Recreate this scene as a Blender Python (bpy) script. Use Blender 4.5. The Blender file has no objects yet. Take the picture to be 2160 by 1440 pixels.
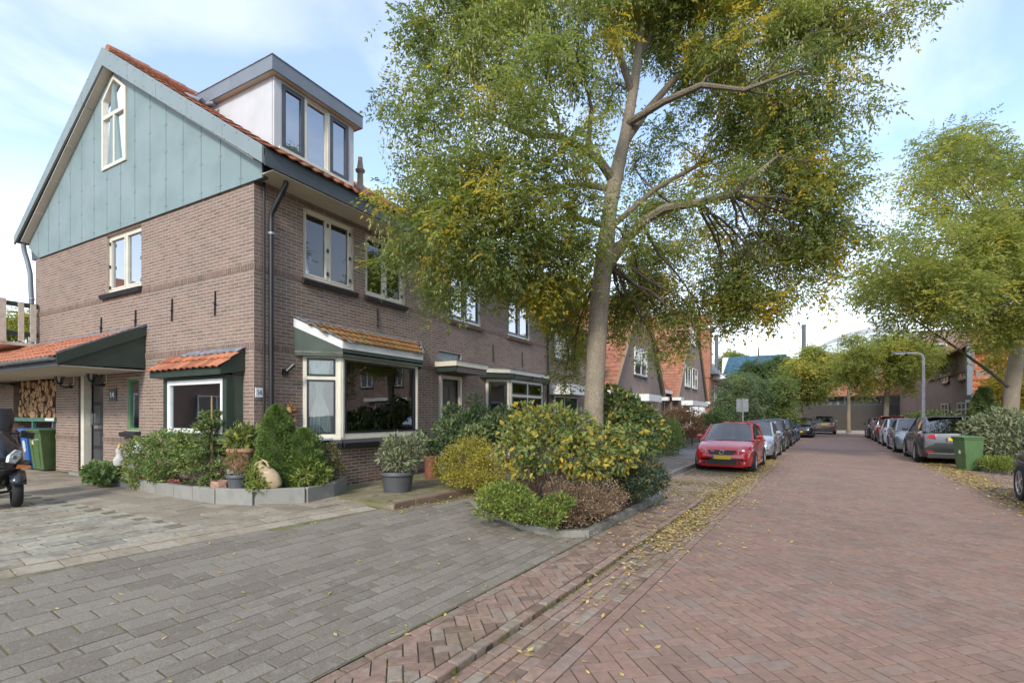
import bpy, math, random
import numpy as np
from mathutils import Vector, Matrix
R = math.radians
rnd = random.Random(7)
NR = np.random.default_rng(11)
scene = bpy.context.scene
COL = scene.collection

# ---------------------------------------------------------------- camera
# world axes: +Y runs along the terrace facade, +X points out of that facade to the street,
# the corner of the house stands at (0, 0)
cam_d = bpy.data.cameras.new('camera')
cam = bpy.data.objects.new('camera', cam_d); COL.objects.link(cam)
cam.location = (8.31, -5.57, 1.72)
cam.rotation_euler = (R(90), 0, R(28.9))
cam_d.sensor_width = 36.0
cam_d.lens = 36.0 * 1057 / 2160
cam_d.shift_y = 0.0713
cam_d.clip_start = 0.05
cam_d.clip_end = 3000
scene.camera = cam

# ---------------------------------------------------------------- sky and sun
SUN_DIR = Vector((0.22, -0.975, 0.0)).normalized()
SUN_EL = R(33)
w = bpy.data.worlds.new('World'); scene.world = w; w.use_nodes = True
nt = w.node_tree; nt.nodes.clear()
def wn(t, **k):
    n = nt.nodes.new(t)
    for a, b in k.items(): setattr(n, a, b)
    return n
sky = wn('ShaderNodeTexSky', sky_type='NISHITA', sun_disc=False)
sky.sun_elevation = SUN_EL
sky.sun_rotation = math.atan2(SUN_DIR.x, SUN_DIR.y)
sky.air_density = 1.0; sky.dust_density = 0.5; sky.ozone_density = 1.0
tc = wn('ShaderNodeTexCoord')
sep = wn('ShaderNodeSeparateXYZ'); nt.links.new(tc.outputs['Generated'], sep.inputs[0])
# thin streaky cloud: noise on a flattened dome direction
div = wn('ShaderNodeMath', operation='ADD'); div.inputs[1].default_value = 0.22
nt.links.new(sep.outputs['Z'], div.inputs[0])
vd = wn('ShaderNodeVectorMath', operation='DIVIDE')
cmb = wn('ShaderNodeCombineXYZ')
for i in range(3): nt.links.new(div.outputs[0], cmb.inputs[i])
nt.links.new(tc.outputs['Generated'], vd.inputs[0]); nt.links.new(cmb.outputs[0], vd.inputs[1])
mp = wn('ShaderNodeMapping'); mp.inputs['Scale'].default_value = (1.2, 0.7, 0.4); mp.inputs['Rotation'].default_value = (0, 0, R(35)); mp.inputs['Location'].default_value = (1.7, 0.4, 0)
nt.links.new(vd.outputs[0], mp.inputs[0])
no = wn('ShaderNodeTexNoise'); no.inputs['Scale'].default_value = 1.5; no.inputs['Detail'].default_value = 7; no.inputs['Roughness'].default_value = 0.52; no.inputs['Distortion'].default_value = 0.35
nt.links.new(mp.outputs[0], no.inputs['Vector'])
rp = wn('ShaderNodeMapRange'); rp.inputs[1].default_value = 0.36; rp.inputs[2].default_value = 0.78; rp.inputs[3].default_value = 0.05; rp.inputs[4].default_value = 0.72
nt.links.new(no.outputs['Fac'], rp.inputs[0])
hz = wn('ShaderNodeMapRange'); hz.inputs[1].default_value = 0.0; hz.inputs[2].default_value = 0.40; hz.inputs[3].default_value = 1.0; hz.inputs[4].default_value = 0.16
nt.links.new(sep.outputs['Z'], hz.inputs[0])
mx = wn('ShaderNodeMath', operation='MAXIMUM')
nt.links.new(rp.outputs[0], mx.inputs[0]); nt.links.new(hz.outputs[0], mx.inputs[1])
mixc = wn('ShaderNodeMix', data_type='RGBA')
skm = wn('ShaderNodeMix', data_type='RGBA', blend_type='MULTIPLY'); skm.inputs[0].default_value = 1.0; skm.inputs[7].default_value = (.68, .88, 1.0, 1)
nt.links.new(sky.outputs[0], skm.inputs[6])
nt.links.new(mx.outputs[0], mixc.inputs[0]); nt.links.new(skm.outputs[2], mixc.inputs[6])
mixc.inputs[7].default_value = (5.9, 5.8, 5.75, 1)
bg = wn('ShaderNodeBackground'); bg.inputs[1].default_value = 0.12
nt.links.new(mixc.outputs[2], bg.inputs[0])
wo = wn('ShaderNodeOutputWorld'); nt.links.new(bg.outputs[0], wo.inputs[0])

sun_d = bpy.data.lights.new('sun', 'SUN'); sun_d.energy = 1.2; sun_d.angle = R(10); sun_d.color = (1.0, 0.93, 0.82)
sun = bpy.data.objects.new('sun', sun_d); COL.objects.link(sun)
to_sun = Vector((SUN_DIR.x * math.cos(SUN_EL), SUN_DIR.y * math.cos(SUN_EL), math.sin(SUN_EL)))
sun.rotation_euler = to_sun.to_track_quat('Z', 'Y').to_euler()
sun.location = (0, -10, 30)

scene.view_settings.view_transform = 'Standard'
scene.view_settings.look = 'None'
scene.view_settings.exposure = 1.5
scene.view_settings.gamma = 1.0
scene.view_settings.use_curve_mapping = False
try:
    scene.cycles.use_denoising = True
    scene.cycles.max_bounces = 7; scene.cycles.transparent_max_bounces = 12
except Exception: pass

# ---------------------------------------------------------------- materials
def _new(name):
    m = bpy.data.materials.new(name); m.use_nodes = True
    t = m.node_tree; b = t.nodes['Principled BSDF']
    return m, t, b
def _bump(t, b, height, strength, dist=0.01):
    n = t.nodes.new('ShaderNodeBump'); n.inputs['Strength'].default_value = strength; n.inputs['Distance'].default_value = dist
    t.links.new(height, n.inputs['Height']); t.links.new(n.outputs[0], b.inputs['Normal'])
def _noise(t, scale, detail=4, vec=None, rough=.55):
    n = t.nodes.new('ShaderNodeTexNoise'); n.inputs['Scale'].default_value = scale; n.inputs['Detail'].default_value = detail; n.inputs['Roughness'].default_value = rough
    g = t.nodes.new('ShaderNodeNewGeometry') if vec is None else None
    t.links.new(g.outputs['Position'] if g else vec, n.inputs['Vector'])
    return n.outputs['Fac']
def _mixc(t, fac, a, b, blend='MIX'):
    n = t.nodes.new('ShaderNodeMix'); n.data_type = 'RGBA'; n.blend_type = blend
    for i, v in ((0, fac), (6, a), (7, b)):
        if hasattr(v, 'is_output'): t.links.new(v, n.inputs[i])
        elif i == 0: n.inputs[0].default_value = v
        else: n.inputs[i].default_value = (*v, 1)
    return n.outputs[2]
def _mr(t, v, a, b, c, d):
    n = t.nodes.new('ShaderNodeMapRange'); t.links.new(v, n.inputs[0])
    for i, x in enumerate((a, b, c, d)): n.inputs[i + 1].default_value = x
    return n.outputs[0]
def MAT(name, col, rough=.6, metal=0., var=.15, vs=6., bump=0., bs=60., spec=.5, coat=0., dirt=None, dirts=2., dirta=.5):
    """plain surface: colour varied by noise, optional fine relief, optional stains of another colour"""
    m, t, b = _new(name)
    c = _mixc(t, _mr(t, _noise(t, vs), .3, .7, 0, 1), tuple(x * (1 - var) for x in col), tuple(min(1, x * (1 + var)) for x in col))
    if dirt: c = _mixc(t, _mr(t, _noise(t, dirts, 6), .48, .68, 0, dirta), c, dirt)
    t.links.new(c, b.inputs['Base Color'])
    b.inputs['Roughness'].default_value = rough; b.inputs['Metallic'].default_value = metal
    b.inputs['Specular IOR Level'].default_value = spec; b.inputs['Coat Weight'].default_value = coat; b.inputs['Coat Roughness'].default_value = .03
    if bump: _bump(t, b, _noise(t, bs, 5), bump)
    return m
def MATT(name, ramp, rough=.85, var=.25, vs=25., bump=.3, bs=90., dirt=None, dirts=1.3, dirta=.5, spec=.3, trans=None, lo=.48, hi=.7):
    """surface whose pieces differ: 'tint' attribute runs through a colour ramp"""
    m, t, b = _new(name)
    at = t.nodes.new('ShaderNodeAttribute'); at.attribute_name = 'tint'
    cr = t.nodes.new('ShaderNodeValToRGB'); e = cr.color_ramp.elements
    while len(e) < len(ramp): e.new(.5)
    for k, (p, c) in enumerate(ramp): e[k].position = p; e[k].color = (*c, 1)
    t.links.new(at.outputs['Fac'], cr.inputs[0])
    f = _mr(t, _noise(t, vs), .25, .75, 1 - var, 1 + var)
    n = t.nodes.new('ShaderNodeVectorMath'); n.operation = 'SCALE'; t.links.new(cr.outputs[0], n.inputs[0]); t.links.new(f, n.inputs[3])
    c = n.outputs[0]
    if dirt: c = _mixc(t, _mr(t, _noise(t, dirts, 7), lo, hi, 0, dirta), c, dirt)
    t.links.new(c, b.inputs['Base Color'])
    b.inputs['Roughness'].default_value = rough; b.inputs['Specular IOR Level'].default_value = spec
    if bump: _bump(t, b, _noise(t, bs, 4), bump)
    if trans:
        tr = t.nodes.new('ShaderNodeBsdfTranslucent'); 
        n2 = t.nodes.new('ShaderNodeVectorMath'); n2.operation = 'MULTIPLY'; t.links.new(c, n2.inputs[0]); n2.inputs[1].default_value = (1.3, 1.35, .7)
        t.links.new(n2.outputs[0], tr.inputs[0])
        mxs = t.nodes.new('ShaderNodeMixShader'); mxs.inputs[0].default_value = trans
        t.links.new(b.outputs[0], mxs.inputs[1]); t.links.new(tr.outputs[0], mxs.inputs[2])
        t.links.new(mxs.outputs[0], t.nodes['Material Output'].inputs[0])
    return m
def GLASS(name, tint=(.9, .95, .95), ior=1.5, base=.03):
    m, t, b = _new(name); t.nodes.remove(b)
    tr = t.nodes.new('ShaderNodeBsdfTransparent'); tr.inputs[0].default_value = (*tint, 1)
    gl = t.nodes.new('ShaderNodeBsdfGlossy'); gl.inputs['Roughness'].default_value = .015; gl.inputs['Color'].default_value = (.95, .97, 1, 1)
    fr = t.nodes.new('ShaderNodeFresnel'); fr.inputs[0].default_value = ior
    # slightly wavy panes
    bp = t.nodes.new('ShaderNodeBump'); bp.inputs['Strength'].default_value = .02; bp.inputs['Distance'].default_value = .02
    t.links.new(_noise(t, 2.5, 1), bp.inputs['Height']); t.links.new(bp.outputs[0], gl.inputs['Normal'])
    a = t.nodes.new('ShaderNodeMath'); a.operation = 'ADD'; a.use_clamp = True; a.inputs[1].default_value = base
    m2 = t.nodes.new('ShaderNodeMath'); m2.operation = 'MULTIPLY'; m2.inputs[1].default_value = 1.8
    t.links.new(fr.outputs[0], m2.inputs[0]); t.links.new(m2.outputs[0], a.inputs[0])
    ms = t.nodes.new('ShaderNodeMixShader'); t.links.new(a.outputs[0], ms.inputs[0]); t.links.new(tr.outputs[0], ms.inputs[1]); t.links.new(gl.outputs[0], ms.inputs[2])
    t.links.new(ms.outputs[0], t.nodes['Material Output'].inputs[0])
    return m

MM = {}
MM['mortar'] = MAT('mortar', (.42, .355, .295), .95, var=.2, vs=8, bump=.3, bs=150)
MM['brick'] = MATT('brick', [(0, (.180, .128, .104)), (.3, (.222, .154, .124)), (.6, (.245, .167, .134)), (.85, (.272, .180, .143)), (1, (.218, .172, .146))], .9, .3, 60, .5, 180, dirt=(.10, .085, .07), dirts=.9, dirta=.35)
MM['brick_moss'] = MATT('brick_mossy', [(0, (.11, .07, .055)), (.6, (.20, .11, .085)), (1, (.17, .14, .11))], .9, .3, 60, .5, 180, dirt=(.12, .115, .055), dirts=2.0, dirta=.7, lo=.5, hi=.66)
MM['black_brick'] = MAT('black_glazed_brick', (.035, .035, .038), .45, var=.3, vs=30)
MM['tile'] = MATT('roof_tile', [(0, (.22, .075, .04)), (.4, (.36, .115, .055)), (.8, (.44, .16, .08)), (1, (.27, .13, .08))], .75, .25, 30, .3, 120, dirt=(.13, .10, .07), dirts=3, dirta=.45)
MM['tile_moss'] = MATT('mossy_roof_tile', [(0, (.20, .08, .04)), (.5, (.33, .13, .055)), (1, (.30, .16, .08))], .8, .3, 30, .4, 120, dirt=(.16, .14, .04), dirts=4, dirta=.75, lo=.4, hi=.6)
MM['clad'] = MAT('grey_green_cladding', (.185, .250, .250), .55, var=.1, vs=1.6, bump=.05, bs=90, dirt=(.235, .29, .295), dirts=1.1, dirta=.6)
MM['fascia'] = MAT('grey_fascia_board', (.20, .245, .25), .5, var=.07, vs=2)
MM['dark_fascia'] = MAT('anthracite_fascia', (.075, .085, .095), .5, var=.1, vs=3)
MM['slate_fascia'] = MAT('slate_fascia', (.17, .19, .22), .5, var=.1, vs=3)
MM['soffit'] = MAT('beige_soffit', (.60, .53, .44), .7, var=.1, vs=2, dirt=(.48, .42, .34), dirts=4, dirta=.5)
MM['cream'] = MAT('cream_paint', (.66, .61, .50), .45, var=.06, vs=5, dirt=(.45, .42, .33), dirts=6, dirta=.25)
MM['white'] = MAT('white_paint', (.74, .73, .71), .45, var=.05, vs=5, dirt=(.5, .49, .46), dirts=4, dirta=.25)
MM['cheek'] = MAT('pale_dormer_cladding', (.52, .52, .53), .6, var=.05, vs=2, dirt=(.44, .43, .43), dirts=1.5, dirta=.4)
MM['green'] = MAT('dark_green_paint', (.032, .047, .036), .4, var=.15, vs=4, bump=.03, bs=40)
MM['green_panel'] = MAT('weathered_green_panel', (.055, .075, .055), .5, var=.25, vs=2.5)
MM['bright_green'] = MAT('mid_green_paint', (.10, .24, .10), .4, var=.1)
MM['shelf_green'] = MAT('sea_green_paint', (.08, .19, .14), .5, var=.2, vs=8)
MM['black'] = MAT('black_paint', (.018, .019, .022), .35, var=.2)
MM['rubber'] = MAT('rubber', (.018, .018, .018), .8, var=.3, vs=30, bump=.2, bs=80)
MM['black_plastic'] = MAT('black_plastic', (.03, .031, .033), .4, var=.2)
MM['grey_plastic'] = MAT('dark_grey_plastic', (.075, .078, .082), .55, var=.15, vs=4)
MM['window_grey'] = MAT('anthracite_window_frame', (.075, .08, .09), .4, var=.1)
MM['zinc'] = MAT('zinc', (.30, .31, .33), .45, .5, var=.2, vs=10)
MM['lead'] = MAT('lead_flashing', (.15, .16, .18), .55, .2, var=.35, vs=14, bump=.5, bs=30, dirt=(.42, .43, .45), dirts=12, dirta=.7)
MM['room'] = MAT('room_wall', (.62, .57, .50), .9, var=.1)
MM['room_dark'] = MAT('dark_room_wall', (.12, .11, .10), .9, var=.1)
MM['curtain'] = MAT('white_curtain', (.72, .69, .63), .9, var=.08, vs=20)
MM['blue_curtain'] = MAT('blue_grey_curtain', (.24, .29, .36), .9, var=.15, vs=20)
MM['glass'] = GLASS('window_glass')
MM['car_glass'] = GLASS('car_glass', (.30, .34, .34), 1.55, .06)
MM['sky_glass'] = GLASS('coated_glass', (.45, .5, .52), 2.4, .12)
MM['concrete'] = MAT('concrete', (.25, .24, .215), .9, var=.15, vs=6, bump=.3, bs=120, dirt=(.19, .19, .14), dirts=3, dirta=.55)
MM['kerb'] = MAT('concrete_kerb', (.27, .255, .225), .92, var=.2, vs=8, bump=.35, bs=120, dirt=(.12, .115, .07), dirts=4, dirta=.7)
MM['soil'] = MAT('soil', (.055, .038, .026), .98, var=.45, vs=25, bump=.9, bs=40)
MM['bark'] = MAT('tree_bark', (.36, .30, .225), .95, var=.3, vs=9, bump=.9, bs=28, dirt=(.19, .16, .11), dirts=16, dirta=.7)
def BARK(name, c1, c2):
    m, t, b = _new(name); ge = t.nodes.new('ShaderNodeNewGeometry'); mp_ = t.nodes.new('ShaderNodeMapping'); mp_.inputs['Scale'].default_value = (1, 1, .55); t.links.new(ge.outputs['Position'], mp_.inputs[0])
    vo = t.nodes.new('ShaderNodeTexVoronoi'); vo.feature = 'DISTANCE_TO_EDGE'; vo.inputs['Scale'].default_value = 42
    ds = t.nodes.new('ShaderNodeMix'); ds.data_type = 'VECTOR'; ds.inputs[0].default_value = .12; nn = t.nodes.new('ShaderNodeTexNoise'); nn.inputs['Scale'].default_value = 9; t.links.new(mp_.outputs[0], nn.inputs['Vector'])
    t.links.new(mp_.outputs[0], ds.inputs[4]); t.links.new(nn.outputs['Color'], ds.inputs[5]); t.links.new(ds.outputs[1], vo.inputs['Vector'])
    f = _mr(t, vo.outputs['Distance'], .0, .16, 0, 1); n1 = _mr(t, _noise(t, 5, 6), .35, .7, 0, 1)
    c = _mixc(t, n1, c1, tuple(x * .72 for x in c1)); c = _mixc(t, f, c2, c); t.links.new(c, b.inputs['Base Color']); b.inputs['Roughness'].default_value = .95
    ad = t.nodes.new('ShaderNodeMath'); ad.operation = 'ADD'; t.links.new(f, ad.inputs[0]); t.links.new(_noise(t, 60, 5), ad.inputs[1]); _bump(t, b, ad.outputs[0], .8, .008); return m
MM['bark'] = BARK('cracked_bark', (.345, .285, .21), (.235, .19, .135))
MM['limb_bark'] = BARK('limb_bark', (.235, .19, .135), (.15, .12, .085))
MM['bark_dark'] = MAT('dark_branch_bark', (.115, .09, .065), .95, var=.3, vs=10, bump=.6, bs=40)
MM['twig'] = MAT('dry_twig', (.24, .155, .10), .9, var=.4, vs=30)
MM['terracotta'] = MAT('terracotta', (.42, .19, .105), .8, var=.15, vs=8, dirt=(.45, .33, .26), dirts=5, dirta=.5)
MM['clay'] = MAT('buff_clay', (.44, .33, .20), .75, var=.15, vs=10, bump=.2, bs=60, dirt=(.25, .19, .12), dirts=6, dirta=.4)
MM['wood'] = MATT('split_wood', [(0, (.16, .09, .05)), (.4, (.34, .20, .11)), (.75, (.50, .32, .18)), (1, (.20, .13, .09))], .9, .35, 40, .5, 120)
MM['fence_wood'] = MAT('pale_wood', (.55, .47, .38), .8, var=.15, vs=8)
MM['yellow'] = MAT('yellow_plate', (.72, .48, .03), .5, var=.05)
MM['chrome'] = MAT('polished_metal', (.62, .63, .65), .2, 1.0, var=.05)
MM['alloy'] = MAT('alloy_rim', (.48, .49, .50), .35, .8, var=.05)
MM['lens'] = MAT('clear_lamp_lens', (.55, .57, .58), .12, .4, var=.35, vs=40)
MM['red_lens'] = MAT('red_lamp_lens', (.40, .015, .02), .15, var=.2, vs=40)
MM['pale_stone'] = MAT('weathered_white_stone', (.50, .485, .45), .8, var=.1, vs=20, dirt=(.33, .31, .26), dirts=12, dirta=.6)
MM['orange'] = MAT('orange_lens', (.75, .20, .03), .25, var=.1)
MM['white_plain'] = MAT('white_enamel', (.75, .75, .75), .35, var=.03)
MM['far_pane'] = MAT('dark_reflective_pane', (.035, .04, .045), .06, var=.2, vs=1.5, spec=1.0)
def LEAF(name, ramp, trans=.35, rough=.55): return MATT(name, ramp, rough, .2, 18., 0, dirt=None, spec=.35, trans=trans)

# ---------------------------------------------------------------- mesh building
class MB:
    def __init__(s): s.V = []; s.F = []; s.T = []; s.M = []
    def add(s, vs, fs, tint=.5, m=0):
        n = len(s.V); s.V.extend([tuple(v) for v in vs])
        for f in fs: s.F.append([n + i for i in f]); s.T.append(tint); s.M.append(m)
        return s
    def box(s, x0, x1, y0, y1, z0, z1, tint=.5, m=0):
        return s.add([(x0, y0, z0), (x1, y0, z0), (x1, y1, z0), (x0, y1, z0), (x0, y0, z1), (x1, y0, z1), (x1, y1, z1), (x0, y1, z1)],
                     [(3, 2, 1, 0), (4, 5, 6, 7), (0, 1, 5, 4), (1, 2, 6, 5), (2, 3, 7, 6), (3, 0, 4, 7)], tint, m)
    def obox(s, c, ux, uy, uz, tint=.5, m=0):
        c, ux, uy, uz = Vector(c), Vector(ux), Vector(uy), Vector(uz)
        vs = [c + a * ux + b * uy + d * uz for d in (-1, 1) for a, b in ((-1, -1), (1, -1), (1, 1), (-1, 1))]
        return s.add(vs, [(3, 2, 1, 0), (4, 5, 6, 7), (0, 1, 5, 4), (1, 2, 6, 5), (2, 3, 7, 6), (3, 0, 4, 7)], tint, m)
    def bar(s, p0, p1, w, h, up=(0, 0, 1), tint=.5, m=0):
        p0, p1 = Vector(p0), Vector(p1); d = p1 - p0; L = d.length; d.normalize()
        up = Vector(up); x = d.cross(up)
        if x.length < 1e-4: x = d.cross(Vector((1, 0, 0)))
        x.normalize(); u = x.cross(d)
        return s.obox((p0 + p1) / 2, d * L / 2, x * w / 2, u * h / 2, tint, m)
    def prism(s, poly, off, tint=.5, m=0):
        n = len(poly); off = Vector(off); a = [Vector(p) for p in poly]; b = [p + off for p in a]
        fs = [tuple(range(n))[::-1], tuple(range(n, 2 * n))] + [(i, (i + 1) % n, n + (i + 1) % n, n + i) for i in range(n)]
        return s.add(a + b, fs, tint, m)
    def tube(s, pts, rad, n=8, caps=True, tint=.5, m=0):
        pts = [Vector(p) for p in pts]
        if not hasattr(rad, '__len__'): rad = [rad] * len(pts)
        vs = []; prev = None
        for i, p in enumerate(pts):
            d = (pts[min(i + 1, len(pts) - 1)] - pts[max(i - 1, 0)]).normalized()
            if prev is None:
                x = d.cross(Vector((0, 0, 1)));
                if x.length < .05: x = d.cross(Vector((1, 0, 0)))
            else: x = prev - d * prev.dot(d)
            x.normalize(); prev = x; y = d.cross(x)
            for k in range(n):
                a = 2 * math.pi * k / n; vs.append(p + (x * math.cos(a) + y * math.sin(a)) * rad[i])
        fs = [(i * n + k, i * n + (k + 1) % n, (i + 1) * n + (k + 1) % n, (i + 1) * n + k) for i in range(len(pts) - 1) for k in range(n)]
        if caps: fs += [tuple(range(n))[::-1], tuple((len(pts) - 1) * n + k for k in range(n))]
        return s.add(vs, fs, tint, m)
    def lathe(s, prof, c=(0, 0, 0), n=20, tint=.5, m=0, cap0=True, cap1=True, ax=None):
        c = Vector(c); vs = []
        ax = Vector(ax).normalized() if ax is not None else Vector((0, 0, 1))
        x = ax.cross(Vector((0, 1, 0)));
        if x.length < .05: x = ax.cross(Vector((1, 0, 0)))
        x.normalize(); y = ax.cross(x)
        for r, z in prof:
            for k in range(n):
                a = 2 * math.pi * k / n; vs.append(c + (x * math.cos(a) + y * math.sin(a)) * r + ax * z)
        fs = [(i * n + k, i * n + (k + 1) % n, (i + 1) * n + (k + 1) % n, (i + 1) * n + k) for i in range(len(prof) - 1) for k in range(n)]
        if cap0: fs.append(tuple(range(n))[::-1])
        if cap1: fs.append(tuple((len(prof) - 1) * n + k for k in range(n)))
        return s.add(vs, fs, tint, m)
    def build(s, name, mats, parent=None, smooth=False, bevel=0., kind=None, label=None, weld=False):
        me = bpy.data.meshes.new(name)
        off = Vector((0, 0, 0))
        if parent is not None: off = WL.get(parent.name, Vector((0, 0, 0)))
        V = np.array(s.V, dtype=float).reshape(-1, 3) - np.array(off)
        me.from_pydata(V.tolist(), [], s.F)
        if not isinstance(mats, (list, tuple)): mats = [mats]
        for m in mats: me.materials.append(MM[m] if isinstance(m, str) else m)
        if len(mats) > 1: me.polygons.foreach_set('material_index', s.M)
        at = me.attributes.new('tint', 'FLOAT', 'FACE'); at.data.foreach_set('value', np.array(s.T, dtype=np.float32))
        if smooth: me.polygons.foreach_set('use_smooth', [True] * len(me.polygons))
        me.update()
        o = bpy.data.objects.new(name, me); COL.objects.link(o)
        if smooth:
            try: me.set_sharp_from_angle(angle=R(40))
            except Exception: pass
        if bevel:
            b = o.modifiers.new('bevel', 'BEVEL'); b.width = bevel; b.segments = 2; b.limit_method = 'ANGLE'
        if parent is not None: o.parent = parent; WL[o.name] = off
        else: WL[o.name] = Vector((0, 0, 0))
        if kind: o['kind'] = kind
        if label: o['label'] = label
        return o
WL = {}      # world offset that a child's vertices must be taken back by
def thing(name, label, cat, loc=(0, 0, 0), group=None, kind=None):
    o = bpy.data.objects.new(name, None); COL.objects.link(o); o.location = loc; o.empty_display_size = .2
    o['label'] = label; o['category'] = cat
    if group: o['group'] = group
    if kind: o['kind'] = kind
    WL[o.name] = Vector(loc); return o
def tag(o, label, cat, group=None):
    o['label'] = label; o['category'] = cat
    if group: o['group'] = group
    return o
def struct(o): o['kind'] = 'structure'; return o
def copy_tree(o, parent=None):
    c = o.copy(); COL.objects.link(c); c.parent = parent; WL[c.name] = WL.get(o.name, Vector((0, 0, 0)))
    for ch in o.children: copy_tree(ch, c)
    return c
def place(o, mesh, M4, parent=None): pass
def npmesh(name, V, F, tint, mat, parent=None, kind=None, smooth=False):
    """big mesh from numpy arrays: V (n,3), F (m,k) faces of k corners"""
    off = np.array(WL.get(parent.name, (0, 0, 0))) if parent is not None else np.zeros(3)
    V = np.asarray(V, dtype=np.float32) - off.astype(np.float32); F = np.asarray(F, dtype=np.int32); k = F.shape[1]
    me = bpy.data.meshes.new(name); me.vertices.add(len(V)); me.vertices.foreach_set('co', V.ravel())
    me.loops.add(F.size); me.loops.foreach_set('vertex_index', F.ravel())
    me.polygons.add(len(F)); me.polygons.foreach_set('loop_start', np.arange(0, F.size, k, dtype=np.int32))
    try: me.polygons.foreach_set('loop_total', np.full(len(F), k, dtype=np.int32))
    except Exception: pass
    me.update(calc_edges=True)
    at = me.attributes.new('tint', 'FLOAT', 'FACE'); at.data.foreach_set('value', np.asarray(tint, dtype=np.float32))
    me.polygons.foreach_set('use_smooth', np.full(len(F), bool(smooth), dtype=bool))
    me.materials.append(MM[mat] if isinstance(mat, str) else mat)
    o = bpy.data.objects.new(name, me); COL.objects.link(o)
    if parent is not None: o.parent = parent; WL[o.name] = Vector(off)
    if kind: o['kind'] = kind
    return o

CAMP = np.array([8.31, -5.57, 1.72])
def view_dist(p): return float(np.linalg.norm(np.array(p) - CAMP))
FWD = np.array([-math.sin(R(28.9)), math.cos(R(28.9)), 0]); RGT = np.array([math.cos(R(28.9)), math.sin(R(28.9)), 0])
def in_view(p, m=.05):
    v = np.array(p) - CAMP; d = v @ FWD
    if d < .3: return False
    x = (v @ RGT) / d; z = v[2] / d
    return abs(x) < 1080 / 1057 + m and -566 / 1057 - m < z < 874 / 1057 + m

class Pieces:
    """alike pieces of one surface: the 300 that show largest become objects of their own, the rest one mesh.
    a piece = (centre, ux, uy, uz half vectors)"""
    def __init__(s): s.P = []
    def add(s, c, ux, uy, uz, tint=None): s.P.append((np.array(c, float), np.array(ux, float), np.array(uy, float), np.array(uz, float), rnd.random() if tint is None else tint))
    def build(s, name, mat, parent, n_single=300, rest='stuff', bev=0.0, restname=None):
        if not s.P: return
        sc = []
        for i, (c, ux, uy, uz, t) in enumerate(s.P):
            if not in_view(c, -.01): sc.append((1e9, i)); continue
            a = np.linalg.norm(np.cross(ux, uy)); sc.append((view_dist(c) ** 2 / max(a, 1e-6), i))
        sc.sort(); single = [i for q, i in sc[:n_single] if q < 1e9]; sset = set(single)
        off = np.array(WL.get(parent.name, (0, 0, 0)))
        # shared chamfered block meshes, one per tint step
        K = 10; meshes = []
        for k in range(K):
            b = MB(); ch = bev
            e = 1 - ch
            vs = [(-1, -1, -1), (1, -1, -1), (1, 1, -1), (-1, 1, -1), (-1, -1, e), (1, -1, e), (1, 1, e), (-1, 1, e)]
            fs = [(0, 1, 5, 4), (1, 2, 6, 5), (2, 3, 7, 6), (3, 0, 4, 7)]
            if ch > 0:
                q = 1 - ch * .6; qx = 1 - ch * .3
                vs += [(-qx, -q, 1), (qx, -q, 1), (qx, q, 1), (-qx, q, 1)]
                fs += [(4, 5, 9, 8), (5, 6, 10, 9), (6, 7, 11, 10), (7, 4, 8, 11), (8, 9, 10, 11)]
            else: fs += [(4, 5, 6, 7)]
            b.add(vs, fs, (k + .5) / K)
            me = bpy.data.meshes.new(name); me.from_pydata(vs, [], fs); me.materials.append(MM[mat] if isinstance(mat, str) else mat)
            at = me.attributes.new('tint', 'FLOAT', 'FACE'); at.data.foreach_set('value', np.full(len(fs), (k + .5) / K, dtype=np.float32))
            me.update(); meshes.append((me, np.array(vs, float), np.array(fs, dtype=object)))
        for i in single:
            c, ux, uy, uz, t = s.P[i]
            o = bpy.data.objects.new(name, meshes[min(K - 1, int(t * K))][0]); COL.objects.link(o); o.parent = parent
            M4 = Matrix.Identity(4)
            for r in range(3):
                M4[r][0], M4[r][1], M4[r][2], M4[r][3] = ux[r], uy[r], uz[r], c[r] - off[r]
            o.matrix_local = M4
        rst = [q for i, q in enumerate(s.P) if i not in sset]
        if rst:
            base = meshes[0][1]; fq = np.array([list(f) for f in meshes[0][2]], dtype=np.int32)
            C = np.array([q[0] for q in rst]); UX = np.array([q[1] for q in rst]); UY = np.array([q[2] for q in rst]); UZ = np.array([q[3] for q in rst]); T = np.array([q[4] for q in rst])
            V = (C[:, None, :] + base[None, :, 0:1] * UX[:, None, :] + base[None, :, 1:2] * UY[:, None, :] + base[None, :, 2:3] * UZ[:, None, :]).reshape(-1, 3)
            F = (fq[None] + (np.arange(len(rst)) * len(base))[:, None, None]).reshape(-1, 4)
            npmesh(restname or (name + 's'), V, F, np.repeat(T, len(fq)), mat, parent, kind='stuff')
# ================================================================ GROUND
RS = 0.0594                                   # the road leaves the facade line by 3.4 degrees
RD = np.array([RS, 1, 0]) / math.hypot(RS, 1) # along the road
RN = np.array([RD[1], -RD[0], 0])             # across it, to the right
def XR(x0, y): return x0 + RS * y
def gz(x, y): return min(.30, max(.045, .045 + (XR(5.88, y) - x) * .0575))
MM['ground'] = MAT('ground_earth', (.10, .09, .075), .95, var=.3, vs=.5)
MM['joint'] = MAT('sand_joint', (.062, .048, .036), .98, var=.4, vs=12, dirt=(.085, .095, .025), dirts=2.2, dirta=.6)
MM['joint_moss'] = MAT('mossy_joint', (.14, .125, .075), .98, var=.4, vs=9, dirt=(.15, .165, .03), dirts=2.0, dirta=.9)
MM['clinker'] = MATT('red_clinker', [(0, (.225, .150, .118)), (.3, (.262, .168, .130)), (.65, (.288, .183, .141)), (.88, (.268, .187, .150)), (1, (.235, .183, .152))], .88, .18, 14, .35, 260, dirt=(.175, .135, .105), dirts=.6, dirta=.55)
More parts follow.
